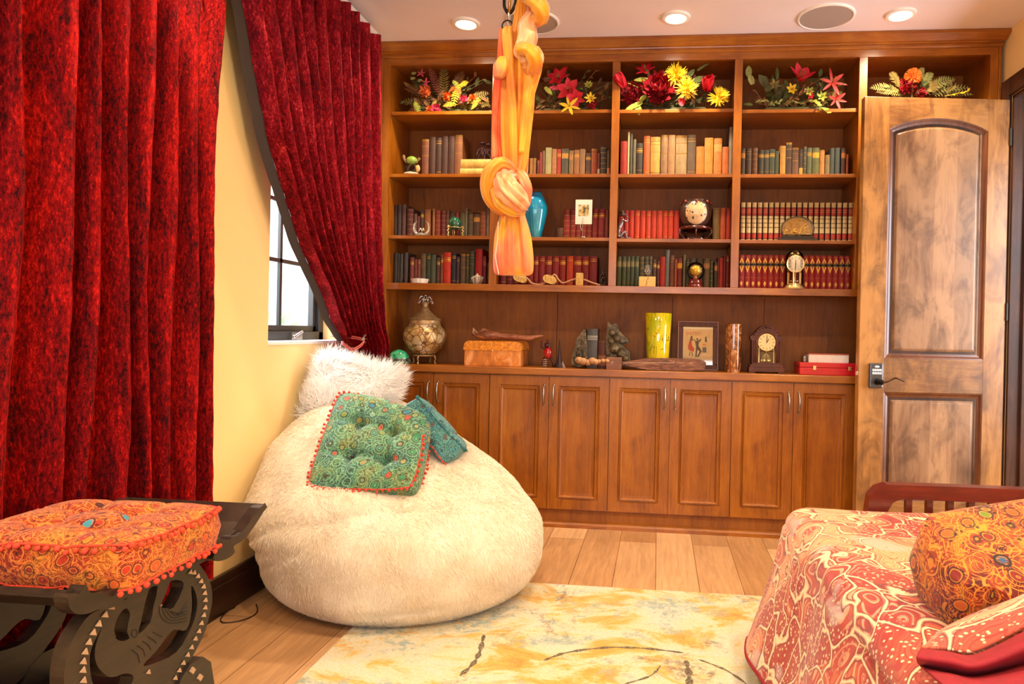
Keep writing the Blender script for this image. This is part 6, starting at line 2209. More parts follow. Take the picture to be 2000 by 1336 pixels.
bdy = slab2('sound_box', [(1218, 707), (1240, 704), (1264, 700), (1300, 700), (1345, 701), (1368, 703), (1379, 708), (1377, 716), (1370, 723.5), (1320, 724), (1264, 722), (1236, 717), (1218, 712)], .075, M_WEA)
slab2('neck', [(1215, 706), (1222, 706), (1222, 713), (1215, 713)], .03, M_WEA, k=1)
MB().tube([at(1218, 709, Y=Yi - .005), at(1316, 708.5, Y=Yi - .003)], .0011, 5).tube([at(1316, 708.5, Y=Yi - .003), at(1316, 705, Y=Yi - .003)], .0011, 5).build('string', plain('C8A890', .4), bdy)
x0, x1 = at(1184, 710, Y=Yi).x, at(1214, 710, Y=Yi).x
o = MB().box((x0, Yi - .008, WT), (x1, Yi + .06, at(1200, 698, Y=Yi).z)).build('peg_block', speck('7A4E36', .6, .3, 50, (.3, 1, 1), 'peg_block_wood'), t, bevel=.002)
c = at(1196, 709, Y=Yi - .009)
MB().tube([c + Vector((math.cos(a) * .006, 0, math.sin(a) * .007)) for a in np.linspace(0, 4.6, 10)], .0014, 5).build('carved_mark', plain('C8A890', .5), o)
mb = MB()
pp = [(1131, 704, 8), (1139, 706, 8), (1148, 708, 7), (1157, 705, 8), (1163, 707, 7), (1170, 706, 5), (1178, 705, 5), (1186, 705, 5)]
for x, y, r in pp:
    q = at(x, y, Y=Yi)
    q.z = max(q.z, WT + r * k_ * .9)
    mb.sphere(q, r * k_, 12, sc=(1.1, 1.1, .9))
mb.build('carved_head', speck('A8784C', .55, .35, 50, (1, 1, 1), 'carved_head_wood'), t, smooth='all')

# yellow vase
Yv = 3.885
k_ = px(1, Yv)
b = Vector((at(1284.5, 700, Y=Yv).x, Yv, WT))
tt = NT('yellow_art_glass')
v_ = tt.n('TexVoronoi', Vector=tt.co((1, 1, .35), rot=(.35, .3, 0)), Scale=44.0, feature='DISTANCE_TO_EDGE')
g_ = tt.noise(tt.co(), 18, 3)
m_ = tt.math('MULTIPLY', tt.ramp(v_.outputs[0], [(.012, (1, 1, 1, 1)), (.05, (0, 0, 0, 1))]), tt.ramp(g_, [(.50, (0, 0, 0, 1)), (.56, (1, 1, 1, 1))]))
cc_ = tt.mix(m_, tt.ramp(tt.noise(tt.co((1, 1, .5)), 10, 3), [(.35, 'B8C020'), (.5, 'E8CC10'), (.68, 'F0C818')]), '2A1408')
mb = MB().lathe(b, [(.001, .001), (20 * k_, 0), (21 * k_, 4 * k_), (23 * k_, 50 * k_), (26 * k_, 108 * k_), (25 * k_, 109 * k_), (21 * k_, 50 * k_), (19 * k_, 5 * k_), (.001, 4 * k_)], 40, cap=False)
tag(mb.build('vase', tt.out(base=cc_, rough=.08, coat=1.0), smooth=60), 'tall yellow glass vase with dark flecks behind the carved instrument', 'vase')

M_CLK = wood('dark_clock_wood', '2A0E04', '4E200A', '6E3414', rough=.6, coat=0)
# framed dancing-couple print
Yp = 3.95
A1, A2 = at(1325, 628, Y=Yp), at(1404, 628, Y=Yp)
Fz1 = at(1365, 628.5, Y=Yp).z
fw_ = (A2.x - A1.x); fh_ = Fz1 - WT
t = thing('framed_print', 'brown-framed print of a dancing couple standing behind the instrument', 'picture', ((A1.x + A2.x) / 2, Yp, WT))
MF = Matrix.Translation(((A1.x + A2.x) / 2, Yp, WT)) @ Matrix.Rotation(-.12, 4, 'X')
mb = MB()
h_ = fh_ / math.cos(.12)
bw = .030
for a, c in (((-fw_ / 2, -.01, 0), (fw_ / 2, .008, bw)), ((-fw_ / 2, -.01, h_ - bw), (fw_ / 2, .008, h_)), ((-fw_ / 2, -.01, bw), (-fw_ / 2 + bw, .008, h_ - bw)), ((fw_ / 2 - bw, -.01, bw), (fw_ / 2, .008, h_ - bw))):
    mb.box(a, c)
mb.xf(MF).build('frame', M_CLK, t, bevel=.003)
e = .0032
mb = MB()
for a, c in (((-fw_ / 2, -.0125, 0), (fw_ / 2, -.0100, e)), ((-fw_ / 2, -.0125, h_ - e), (fw_ / 2, -.0100, h_)), ((-fw_ / 2, -.0125, 0), (-fw_ / 2 + e, -.0100, h_)), ((fw_ / 2 - e, -.0125, 0), (fw_ / 2, -.0100, h_))):
    mb.box(a, c)
mb.xf(MF).build('frame_edge', plain('A87868', .4), t)
pw_, ph_ = fw_ - 2 * bw, h_ - 2 * bw
pr_ = MB().box((-pw_ / 2, 0, bw), (pw_ / 2, .004, h_ - bw)).xf(MF).build('print', speck('E8BE82', .6, .1, 30, (1, 1, 1), 'aged_paper'), t)
MB().box((-pw_ / 2, -.0006, h_ - bw - .014), (pw_ / 2, 0, h_ - bw)).xf(MF).build('top_band', plain('F2DFB0', .5), pr_)


def pp2(l):
    # print coordinates 0..1 across, 0..1 down
    return [(-pw_ / 2 + pw_ * u, -.0012, h_ - bw - ph_ * v) for u, v in l]


def ink(name, polys, col):
    mb = MB()
    for l in polys:
        mb.prism(pp2(l), (0, .001, 0))
    mb.xf(MF).build(name, plain(col, .6), pr_)


ink('red_skirt', [[(.22, .36), (.28, .36), (.31, .50), (.38, .58), (.36, .66), (.26, .64), (.18, .60), (.17, .52)]], 'C83018')
ink('woman', [[(.26, .24), (.31, .24), (.32, .30), (.30, .38), (.23, .38), (.24, .31)], [(.24, .65), (.26, .65), (.23, .76), (.20, .76)], [(.29, .66), (.31, .66), (.34, .76), (.31, .77)], [(.29, .31), (.42, .36), (.42, .38), (.29, .34)]], '4A3428')
ink('man', [[(.44, .30), (.50, .30), (.51, .35), (.46, .36)], [(.40, .38), (.52, .36), (.60, .31), (.61, .35), (.53, .42), (.52, .52), (.44, .52)], [(.44, .51), (.53, .51), (.64, .64), (.52, .80), (.48, .78), (.56, .65), (.49, .60), (.46, .80), (.42, .80)]], '2E2A2C')
ink('figure_motif', [[(.74, .26), (.79, .25), (.79, .33), (.81, .39), (.75, .40), (.73, .36)]], '3A2A20')
ink('blue_square', [[(.65, .54), (.78, .53), (.79, .67), (.66, .68)]], '4A4E5A')
ink('orange_note', [[(.66, .44), (.78, .44), (.78, .50), (.66, .50)], [(.13, .16), (.14, .16), (.14, .34), (.13, .34)]], 'E08A4A')
tm = text_mb('DATED', .026, MF @ Matrix.Translation((-pw_ * .16, -.0008, h_ - bw - ph_ * .215)) @ Matrix.Rotation(PI / 2, 4, 'X'))
tm.build('lettering', plain('C0482A', .6), pr_)
MB().box((-pw_ / 2 - .002, -.0035, bw - .002), (pw_ / 2 + .002, -.003, h_ - bw + .002)).xf(MF).build('glazing', M_PANE, t)
MB().box((-.02, .008, 0), (.02, .012, h_ * .6)).xf(MF).build('strut', M_DARKT, t)

# agate-patterned cylinder
Yc_ = 3.86
k_ = px(1, Yc_)
b = Vector((at(1432, 700, Y=Yc_).x, Yc_, WT))
tt = NT('polished_burl_cylinder')
n_ = tt.noise(tt.co((1, 1, .6)), 22, 5, .6, 2.2)
mb = MB().lathe(b, [(.001, .001), (15.3 * k_, 0), (15.3 * k_, 91 * k_), (14 * k_, 92 * k_), (12.5 * k_, 88 * k_), (.001, 88 * k_)], 40, cap=False)
tag(mb.build('cylinder_vase', tt.out(base=tt.ramp(n_, [(.35, '4A1E0A'), (.5, '9A5426'), (.62, 'D09A62'), (.72, 'A86A34')]), rough=.08, coat=1.0), smooth=40), 'glossy brown marbled cylinder vase between the framed print and the clock', 'vase')

# mantel clock
Ym = 3.80
k_ = px(1, Ym)
cx_ = at(1497, 700, Y=Ym).x
b = Vector((cx_, Ym, WT))
t = thing('mantel_clock', 'dark carved arch-topped mantel clock with a cream dial and glass front', 'clock', b)
def cp(l):
    return [(cx_ + x * k_, WT + z * k_) for x, z in l]
arch_o = [(-27, 16), (-28, 62), (-31, 66), (-31, 70), (-24, 74)] + [(-24 + 48 * i / 14, 74 + 18 * math.sin(PI * i / 14) ** .8) for i in range(1, 14)] + [(24, 74), (31, 70), (31, 66), (28, 62), (27, 16)]
arch_i = [(-16, 20), (-16, 60)] + [(-16 * math.cos(PI * i / 12), 60 + 16 * math.sin(PI * i / 12)) for i in range(1, 12)] + [(16, 60), (16, 20)]
M_ = Matrix(((1, 0, 0, 0), (0, 0, -1, Ym + .035), (0, 1, 0, 0), (0, 0, 0, 1)))
shape2d('c', [cp(arch_o), cp(arch_i)], .07, M_, None).build('case', M_CLK, t, bevel=.0015)
MB().box((cx_ - 26 * k_, Ym + .066, WT + 16 * k_), (cx_ + 26 * k_, Ym + .07, WT + 78 * k_)).build('case_back', M_CLK, t)
mb = MB()
for x in (-22, 22):
    for dx in (-2.5, 0, 2.5):
        mb.tube([(cx_ + (x + dx) * k_, Ym - .001, WT + 20 * k_), (cx_ + (x + dx) * k_, Ym - .001, WT + 62 * k_)], .0022, 6)
mb.build('fluted_pilasters', M_CLK, t, smooth='all')
mb = MB()
for i in range(9):
    a = math.radians(30 + 120 * i / 8)
    mb.sphere((cx_ + 27 * math.cos(a) * k_, Ym - .002, WT + (58 + 29 * math.sin(a)) * k_), .0055, 8, sc=(1.3, .6, .8))
mb.sphere((cx_, Ym - .004, WT + 89 * k_), .010, 10, sc=(1.3, .7, .8))
mb.build('carved_crest', M_CLK, t, smooth='all')
mb = MB().tube([(cx_ + x * k_, Ym - .002, WT + z * k_) for x, z in [(-19, 20), (-19, 60)] + [(-19 * math.cos(PI * i / 12), 60 + 19 * math.sin(PI * i / 12)) for i in range(1, 12)] + [(19, 60), (19, 20)]], .0035, 8)
mb.build('arch_bead', plain('5A2E1C', .25, 0, coat=.5), t, smooth='all')
MB().box((cx_ - 31 * k_, Ym - .008, WT + 11 * k_), (cx_ + 31 * k_, Ym + .075, WT + 16 * k_)).box((cx_ - 33 * k_, Ym - .014, WT + 2.5 * k_), (cx_ + 33 * k_, Ym + .08, WT + 11 * k_)).box((cx_ - 33 * k_, Ym - .012, WT), (cx_ - 21 * k_, Ym + .075, WT + 3 * k_)).box((cx_ + 21 * k_, Ym - .012, WT), (cx_ + 33 * k_, Ym + .075, WT + 3 * k_)).build('plinth', M_CLK, t, bevel=.002)
fc = Vector((cx_, Ym + .004, WT + 59 * k_))
MB().lathe(fc, [(16.3 * k_, -.004), (17 * k_, 0), (16.6 * k_, .004)], 36, M=R90, cap=True).build('bezel', M_GOLD, t, smooth=40)
MB().lathe(fc + Vector((0, -.0045, 0)), [(.0001, .0006), (16 * k_, .0004), (16 * k_, 0)], 36, M=R90, cap=False).build('dial', plain('E8C88A', .45, .2), t)
clockmarks(fc + Vector((0, -.0056, 0)), 16 * k_, .55, .02, t, plain('6A4A20', .5), M_INK)
mb = MB()
for x in (-14, 14):
    mb.lathe((cx_ + x * k_, Ym + .01, WT + 19 * k_), [(1.8 * k_, 0), (1.1 * k_, 2 * k_), (1.1 * k_, 26 * k_), (1.8 * k_, 28 * k_), (.3 * k_, 32 * k_)], 8)
mb.tube([(cx_ - 14 * k_, Ym + .01, WT + 44 * k_), (cx_ + 14 * k_, Ym + .01, WT + 44 * k_)], .0018, 6)
mb.build('brass_posts', M_BRASS, t, smooth='all')
mb = MB().tube([(cx_, Ym + .02, WT + 24 * k_), (cx_, Ym + .02, WT + 44 * k_)], .0016, 6)
for i in range(6):
    a = 2 * PI * i / 6
    mb.sphere((cx_ + 7.5 * k_ * math.cos(a), Ym + .02 + 6 * k_ * math.sin(a), WT + 24 * k_), 2.6 * k_, 8)
    mb.tube(spline([(cx_ + 7.5 * k_ * math.cos(a), Ym + .02 + 6 * k_ * math.sin(a), WT + 25 * k_), (cx_ + 5 * k_ * math.cos(a), Ym + .02 + 4 * k_ * math.sin(a), WT + 34 * k_), (cx_, Ym + .02, WT + 37 * k_)], 3), .0012, 5)
mb.build('rotating_pendulum', M_BRASS, t, smooth='all')
MB().box((cx_ - 16 * k_, Ym + .0, WT + 20 * k_), (cx_ + 16 * k_, Ym + .0006, WT + 42 * k_)).build('glass_front', M_PANE, t)

# red case with a white box on top
Yx = 3.765
x0, x1 = at(1562, 720, Y=Yx).x, at(1672, 720, Y=Yx).x
zt = at(1620, 709, Y=Yx).z
t = thing('red_case', 'bright red latched case at the right end of the worktop', 'case', ((x0 + x1) / 2, Yx + .08, WT))
zz = (WT + zt) / 2 + .006
M_REDC = plain('C8101A', .35, 0, coat=.3)
MB().box((x0, Yx, WT), (x1, Yx + .17, zz - .0006)).build('case_bottom', M_REDC, t, bevel=.003)
MB().box((x0, Yx, zz + .0006), (x1, Yx + .17, zt)).build('case_lid', M_REDC, t, bevel=.003)
for x in (1591, 1660):
    c = at(x, 721, Y=Yx)
    MB().box((c.x - .008, Yx - .004, zz - .012), (c.x + .008, Yx, zz + .010)).box((c.x - .005, Yx - .0065, zz - .004), (c.x + .005, Yx - .004, zz + .006)).build('latch', M_BRASS, t, bevel=.001)
x0, x1 = at(1580, 700, Y=Yx + .02).x, at(1658, 700, Y=Yx + .02).x
z1_ = at(1620, 692, Y=Yx + .02).z
t = thing('white_box', 'white box lying on top of the red case', 'box', ((x0 + x1) / 2, Yx + .08, zt))
MB().box((x0, Yx + .02, zt), (x1, Yx + .13, z1_)).build('box_body', speck('E6DCD4', .6, .05), t, bevel=.0015)
MB().box((x0 - .001, Yx + .019, z1_ - .004), (x1 + .001, Yx + .131, z1_ + .0025)).build('box_lid', plain('B05848', .6), t, bevel=.001)
c0 = at(1573, 701, Y=Yx + .03)
tag(MB().box((c0.x - .012, Yx + .03, zt + .0003), (c0.x + .006, Yx + .09, zt + .032)).build('small_metal_tin', plain('8A7A70', .3, .8), bevel=.003), 'small dull metal tin on the red case left of the white box', 'tin')


# ================================================================ FLOWER ARRANGEMENTS
M_GRN = [speck('4E5A24', .7, .3), speck('66702E', .7, .3), speck('4A4A22', .7, .3), speck('8A8A4A', .7, .3)]
M_RED, M_DRED, M_PINK, M_YEL, M_ORG, M_BRN, M_LIM = (speck(h, .6, .25, 50) for h in ('C8102A', '8E0A18', 'D84868', 'F0C020', 'E0681C', '7A5028', 'A8B040'))
M_OCH = speck('7E6A2C', .75, .3)


def petal(mb, c, d, up, L, Wd, curl=.3, m=0, n=4, tip=1.0, cup=.2, w0=.25):
    d = Vector(d).normalized()
    up = Vector(up)
    up = (up - d * up.dot(d))
    up = up.normalized() if up.length > 1e-6 else d.orthogonal().normalized()
    s = d.cross(up)
    vs = []
    for i in range(n + 1):
        t = i / n
        w = Wd * ((math.sin(PI * min(1, (t * .8 + w0 * .6))) ** .8) if t < 1 else .04 if tip > .5 else .5)
        p = Vector(c) + d * L * (t - .12 * curl * t * t) + up * L * curl * t * t
        vs += [p - s * w + up * w * cup, p, p + s * w + up * w * cup]
    fs = []
    for i in range(n):
        for k in range(2):
            fs.append((i * 3 + k, i * 3 + k + 1, i * 3 + k + 4, i * 3 + k + 3))
    mb.add(vs, fs, m)


def rdir(ax, spread):
    """random direction within a spread (radians) of ax"""
    ax = Vector(ax).normalized()
    o = ax.orthogonal().normalized()
    a = random.uniform(0, 2 * PI)
    o = Matrix.Rotation(a, 3, ax) @ o
    return (ax * math.cos(spread) + o * math.sin(spread)).normalized()


def peony(c, ax, r, m, par, name='peony', n=70):
    r *= 1.22
    mb = MB()
    for i in range(n):
        s_ = (i / n) ** .6 * 1.7
        d = rdir(ax, s_)
        petal(mb, Vector(c) + d * r * .35, d, Vector(ax) * 1.0 + rdir(ax, 1) * .3, r * random.uniform(.55, .8), r * random.uniform(.13, .2), random.uniform(.3, .8), 0, 3)
    mb.sphere(c, r * .5, 10)
    return mb.build(name, m, par, smooth='all')


def mum(c, ax, r, par, name='chrysanthemum'):
    r *= 1.3
    mb = MB()
    for i in range(110):
        s_ = .15 + (i / 110) ** .7 * 1.55
        d = rdir(ax, s_)
        petal(mb, Vector(c) + d * r * .2, d, ax, r * random.uniform(.7, 1.0) * (.6 + .3 * min(1, s_)), r * .05, random.uniform(-.1, .45), 0, 3)
    mb.sphere(c, r * .32, 8)
    return mb.build(name, M_YEL, par, smooth='all')


def lily(c, ax, r, m, par, n=6, name='lily', wd=.2, opening=1.0, curl=-.35):
    r *= 1.25
    mb = MB()
    ax = Vector(ax).normalized()
    o = ax.orthogonal().normalized()
    for k in range(n):
        a = 2 * PI * k / n + random.uniform(-.15, .15)
        rad = Matrix.Rotation(a, 3, ax) @ o
        d = ax * math.cos(opening) + rad * math.sin(opening)
        petal(mb, Vector(c), d, ax * .6 - rad * .2, r * random.uniform(.85, 1.1), r * wd * (1 if k % 2 else .75), curl, 0, 5, cup=.25)
    f = mb.build(name, m, par, smooth='all')
    mb = MB()
    for k in range(5):
        d = rdir(ax, .3)
        mb.tube([c, Vector(c) + d * r * .5], .0013, 4)
        mb.sphere(Vector(c) + d * r * .52, .003, 5)
    mb.build('stamens', M_OCH, f, smooth='all')
    return f


def tulip(c, ax, r, m, par):
    r *= 1.5
    mb = MB()
    ax = Vector(ax).normalized()
    o = ax.orthogonal().normalized()
    for k in range(7):
        a = 2 * PI * k / 3.5
        rad = Matrix.Rotation(a, 3, ax) @ o
        petal(mb, Vector(c) - ax * r * .4 + rad * r * .12, ax * .75 + rad * (.75 if k % 2 else .5), ax - rad * .9, r * 1.3, r * .48, .55, 0, 5, tip=0, cup=.5)
    return mb.build('tulip', m, par, smooth='all')


def fern(p0, p1, sag, L, m, par, n=14, name='fern_frond', tw=0.0):
    p0, p1 = Vector(p0), Vector(p1)
    pts = [p0.lerp(p1, i / n) + Vector((0, 0, sag * math.sin(PI * i / n))) for i in range(n + 1)]
    mb = MB().tube(pts, .0016, 4)
    ax = (p1 - p0).normalized()
    side = ax.cross(Vector((math.sin(tw), -math.cos(tw), .3))).normalized()
    for i in range(1, n + 1):
        w = L * math.sin(PI * (.12 + .86 * i / n)) ** .7
        for s_ in (-1, 1):
            petal(mb, pts[i], ax * .55 + side * s_, Vector((0, -1, .2)), w, w * .14, random.uniform(-.2, .2), 0, 2)
    return mb.build(name, m, par)


def leafspray(p0, p1, n, L, m, par, name='leaf_spray', w=.28, bend=0.0):
    p0, p1 = Vector(p0), Vector(p1)
    pts = [p0.lerp(p1, i / n) + Vector((0, 0, bend * math.sin(PI * i / n))) for i in range(n + 1)]
    mb = MB().tube(pts, .0018, 5)
    ax = (p1 - p0).normalized()
    for i in range(1, n + 1):
        d = rdir(ax, .8)
        petal(mb, pts[i], d, Vector((0, -1, .4)), L * random.uniform(.7, 1.2), L * w, random.uniform(-.3, .2), 0, 4)
    return mb.build(name, m, par)


def bigleaf(p, d, L, Wd, m, par, name='leaf'):
    mb = MB()
    petal(mb, p, d, (0, -1, .2), L, Wd, -.15, 0, 6, cup=.15)
    for k in range(5):
        q = Vector(p) + Vector(d).normalized() * L * (.15 + .16 * k)
        for s_ in (-1, 1):
            sd = Vector(d).normalized().cross(Vector((0, -1, 0))) * s_
            petal(mb, q, Vector(d).normalized() * 1.2 + sd, (0, -1, .1), L * .28, Wd * .3, -.1, 0, 3)
    return mb.build(name, m, par)


def fl(x, y, dy=0.0):
    return at(x, y, Y=FY + .07 + dy)


def arrangement(bay, label, cx):
    z = SHELF[bay, 0]
    b = Vector((fl(cx, 200).x, FY + .1, z))
    t = thing('flower_arrangement', label, 'flowers', b, 'artificial flower arrangements on the top shelf')
    w = .17
    mb = MB().box((b.x - w, FY + .07, z), (b.x + w, FY + .16, z + .03))
    mb.build('foam_base', M_GRN[2], t, bevel=.01)
    return t, b


def filler(t, b, n, spread, top, mats, ln=.05, cx=None):
    for i in range(n):
        p0 = b + Vector((random.uniform(-.6, .6) * spread, random.uniform(-.02, .05), .03))
        p1 = b + Vector((random.uniform(-1, 1) * spread, random.uniform(-.09, .09), random.uniform(.03, top)))
        if p1.x < CX[0] + .03: p1.x = CX[0] + .03
        leafspray(p0, p1, 6, ln * random.uniform(.6, 1.1), random.choice(mats), t)


def fits(x, bay):
    return max(CX[bay] + .05, min(CX[bay + 1] - .05, x))


FR = (0, -1, .1)
# 1: autumn ferns and leaves
t, b = arrangement(0, 'autumn fern and leaf arrangement in the top left bay', 865)
filler(t, b, 30, .25, .24, [M_BRN, M_GRN[2], M_OCH, M_GRN[2]], .045)
for x0, y0, x1, y1, m, L in ((850, 205, 780, 200, M_OCH, .035), (850, 200, 790, 172, M_BRN, .035), (860, 190, 838, 132, speck('8A4A3A', .7, .3), .03), (865, 195, 868, 130, M_OCH, .04), (880, 190, 905, 140, M_BRN, .04), (900, 205, 955, 182, M_OCH, .035), (905, 210, 958, 206, M_OCH, .03), (845, 195, 800, 150, M_GRN[2], .03), (870, 190, 845, 165, speck('7A3E34', .7, .3), .03), (850, 212, 795, 219, M_BRN, .03)):
    fern(fl(x0, y0, .02), fl(x1, y1, random.uniform(-.02, .05)), .012, L, m, t)
for x, y, dx, dz, L, W_, m in ((898, 170, .7, .35, .075, .022, M_YEL), (893, 178, -.2, -.9, .11, .022, M_YEL), (885, 205, -.8, -.1, .075, .016, M_YEL), (812, 205, .35, -.7, .075, .022, M_LIM), (888, 162, .6, -.8, .06, .014, M_LIM), (930, 205, -.6, -.6, .05, .012, M_YEL), (925, 200, .8, .2, .06, .010, M_YEL), (880, 178, .5, .3, .05, .012, M_ORG), (895, 175, .1, -.8, .07, .018, M_ORG)):
    p_ = fl(x, y, -.03); q_ = Vector((dx, -.1, dz)).normalized() * L * 1.1
    fern(p_ - q_ * .3, p_ + q_ * .7, .006, L * .30, m, t, 9, 'serrated_leaf')
for x, y, r, m in ((832, 180, .034, speck('D8703A', .7, .3)), (874, 190, .026, M_ORG), (853, 214, .028, M_PINK), (840, 214, .022, M_ORG), (906, 195, .022, M_PINK), (924, 192, .022, M_ORG)):
    peony(fl(x, y, -.02), (0, -1, .1), r, m, t, 'autumn_bloom', 46)
for x, y in ((808, 132), (808, 144), (806, 154), (820, 158)):
    petal_ = MB(); petal(petal_, fl(x - 4, y, .02), (1, 0, .1), (0, -1, 0), .032, .009, .1, 0, 4); petal_.build('eucalyptus_leaf', M_GRN[3], t)
for x, y in ((823, 144), (832, 162)):
    lily(fl(x, y), FR, .022, M_PINK, t, 5, 'small_pink_bloom')
# 2: red lilies
t, b = arrangement(1, 'red lily arrangement with a yellow star flower beside the silk', 1110)
filler(t, b, 38, .24, .24, [M_BRN, M_GRN[2], M_GRN[0], M_BRN], .035)
for x, y, ax, r in ((1092, 155, (-.2, -1, .5), .062), (1110, 178, (.2, -1, -.1), .066), (1122, 192, (.5, -.9, -.5), .05)):
    lily(fl(x, y, -.03), ax, r, M_RED, t, 6, 'red_lily', .30, 1.0, -.2)
lily(fl(1112, 208, -.06), (0, -1, .1), .05, M_YEL, t, 6, 'yellow_star_flower', .16, 1.35, -.1)
lily(fl(1154, 193, -.04), (0, -1, .2), .03, M_YEL, t, 8, 'yellow_bloom', .2, 1.2, 0)
peony(fl(1157, 204, -.03), (0, -1, 0), .026, M_DRED, t, 'dark_red_bloom', 40)
lily(fl(1150, 168, -.01), (0, -1, .3), .024, M_LIM, t, 7, 'green_bloom', .3, 1.0, 0)
for x, y, dx, dz, m in ((1064, 170, .7, -.7, M_LIM), (1037, 206, .1, -.9, M_PINK), (1073, 172, 1, -.05, M_PINK)):
    mb = MB(); petal(mb, fl(x, y, -.05), (dx, -.1, dz), (0, -1, 0), .065, .012, .1, 0, 5); petal(mb, fl(x, y, -.045), (dx, .0, dz), (0, 1, 0), .065, .012, .1, 0, 5); mb.build('lily_bud', m, t, smooth='all')
# 3: peonies, chrysanthemums and tulips
t, b = arrangement(2, 'red peony and yellow chrysanthemum arrangement in the middle bay', 1320)
filler(t, b, 20, .22, .2, [M_GRN[2], M_BRN, M_GRN[0]], .04)
peony(fl(1287, 176, -.03), (-.1, -1, 0), .078, M_DRED, t, 'red_peony', 130)
peony(fl(1305, 168, .0), (.3, -1, .2), .055, M_DRED, t, 'red_peony', 80)
peony(fl(1237, 185, .0), (-.2, -1, .1), .058, M_DRED, t, 'red_peony', 80)
for x, y, r, dy in ((1320, 149, .056, -.05), (1341, 175, .054, -.08), (1404, 191, .050, -.06)):
    mum(fl(x, y, dy), (.1, -1, .1), r, t, 'yellow_chrysanthemum')
tulip(fl(1382, 170, -.04), (.0, -1, .5), .046, M_RED, t)
q = fl(1216, 163, -.07)
tulip(q, (-.6, -.5, .8), .040, M_RED, t)
lily(fl(1262, 140, -.02), (-.2, -.8, .6), .058, M_RED, t, 6, 'red_lily', .22, 1.1, -.1)
mb = MB(); petal(mb, fl(1331, 190, -.06), (.05, -.2, -1), (0, -1, 0), .065, .019, .2, 0, 5); mb.build('drooping_petal', M_RED, t, smooth='all')
MB().tube([fl(1226, 162, -.05), fl(1262, 178, -.02)], .0028, 6).build('stem', M_LIM, t)
for x, y, dx, dz, L, W_ in ((1268, 156, -1, .0, .085, .015), (1255, 200, -1, -.45, .11, .016), (1245, 205, .2, -.9, .06, .018), (1250, 198, .6, .6, .05, .014), (1362, 138, .9, .55, .075, .008), (1355, 158, .9, .2, .07, .02), (1345, 150, .6, .8, .05, .015), (1303, 146, -1, .25, .05, .014)):
    mb = MB(); petal(mb, fl(x, y, -.03), (dx, -.15, dz), (0, -1, .3), L, W_, -.1, 0, 6); mb.build('leaf', M_LIM if y > 195 or x < 1300 else M_GRN[0], t)
# 4: red lilies in greenery
t, b = arrangement(3, 'single red lily and starry red flowers in greenery, bay left of the door', 1555)
filler(t, b, 34, .26, .22, [M_GRN[2], M_GRN[0], M_OCH, M_GRN[2], M_BRN], .045)
lily(fl(1562, 158, -.05), (.15, -.8, .7), .078, M_RED, t, 6, 'red_lily', .30, .85, .05)
lily(fl(1625, 162, -.02), (.1, -1, .2), .066, speck('A81A14', .6, .25), t, 6, 'star_lily', .13, 1.3, -.1)
lily(fl(1632, 195, -.03), (.3, -1, -.1), .045, speck('A81A14', .6, .25), t, 6, 'star_lily', .16, 1.2, -.1)
for x, y, m, r in ((1513, 168, M_OCH, .032), (1546, 176, M_YEL, .03), (1580, 180, M_LIM, .026), (1583, 188, M_RED, .02), (1605, 190, M_LIM, .028)):
    lily(fl(x, y, -.02), (0, -1, .2), r, m, t, 6, 'small_bloom', .25, 1.1, 0)
for x, y, dx, dz, L, W_ in ((1518, 155, -.05, 1, .065, .010), (1462, 150, .0, 1, .06, .018), (1470, 165, -.3, .8, .06, .018), (1498, 170, -.3, .4, .08, .024), (1495, 178, .5, .4, .05, .02), (1470, 205, -1, .1, .05, .01)):
    mb = MB(); petal(mb, fl(x, y, -.0), (dx, -.15, dz), (0, -1, .3), L, W_, -.1, 0, 6); mb.build('leaf', random.choice(M_GRN), t)
leafspray(fl(1585, 195, -.04), fl(1616, 220, -.07), 9, .03, M_LIM, t, 'trailing_sprig')
for x, y in ((1475, 200), (1500, 204), (1530, 202), (1560, 202)):
    leafspray(fl(x, y, -.03), fl(x + 22, y - 4, -.05), 8, .022, random.choice([M_BRN, M_OCH, M_GRN[3]]), t, 'berry_sprig')
# 5: protea and ferns above the door
t, b = arrangement(4, 'orange pincushion flower and ferns above the open door', 1800)
filler(t, b, 16, .22, .14, [M_OCH, M_GRN[0]], .04)
mb = MB()
c = fl(1783, 150, -.05)
for i in range(260):
    d = rdir((0, -.6, 1), 2.2 * (i / 260) ** .7)
    mb.tube([c + d * .018, c + d * .046], [.0018, .0009], 4)
mb.sphere(c, .02, 10)
mb.build('pincushion_bloom', M_ORG, t)
MB().tube([c, fl(1781, 190, -.03)], .004, 6).build('stem', M_OCH, t)
peony(fl(1768, 172, -.02), (0, -1, .2), .045, M_DRED, t, 'dark_red_bloom', 60)
peony(fl(1795, 183, -.02), (0, -1, .1), .035, M_DRED, t, 'dark_red_bloom', 40)
for x0, y0, x1, y1, L in ((1760, 180, 1700, 172, .035), (1758, 172, 1738, 142, .03), (1765, 185, 1712, 180, .03), (1800, 178, 1865, 155, .04), (1805, 182, 1895, 172, .035), (1800, 175, 1820, 142, .03), (1820, 185, 1900, 185, .03), (1795, 180, 1835, 168, .045), (1800, 160, 1800, 132, .02)):
    fern(fl(x0, y0, -.01), fl(x1, y1, -.03), .012, L, M_OCH if x0 < 1790 else random.choice([M_OCH, M_GRN[3]]), t)
leafspray(fl(1845, 188, -.05), fl(1890, 178, -.05), 6, .022, M_YEL, t, 'yellow_sprig')

# ================================================================ HANGING SILK
YS = 2.42
ks = YS * 1.004 / F_PX
b = at(1003, 537, Y=YS)
sk = thing('hanging_silk', 'knotted orange and yellow tie-dyed silk hanging from the ceiling by a carabiner', 'fabric', b)


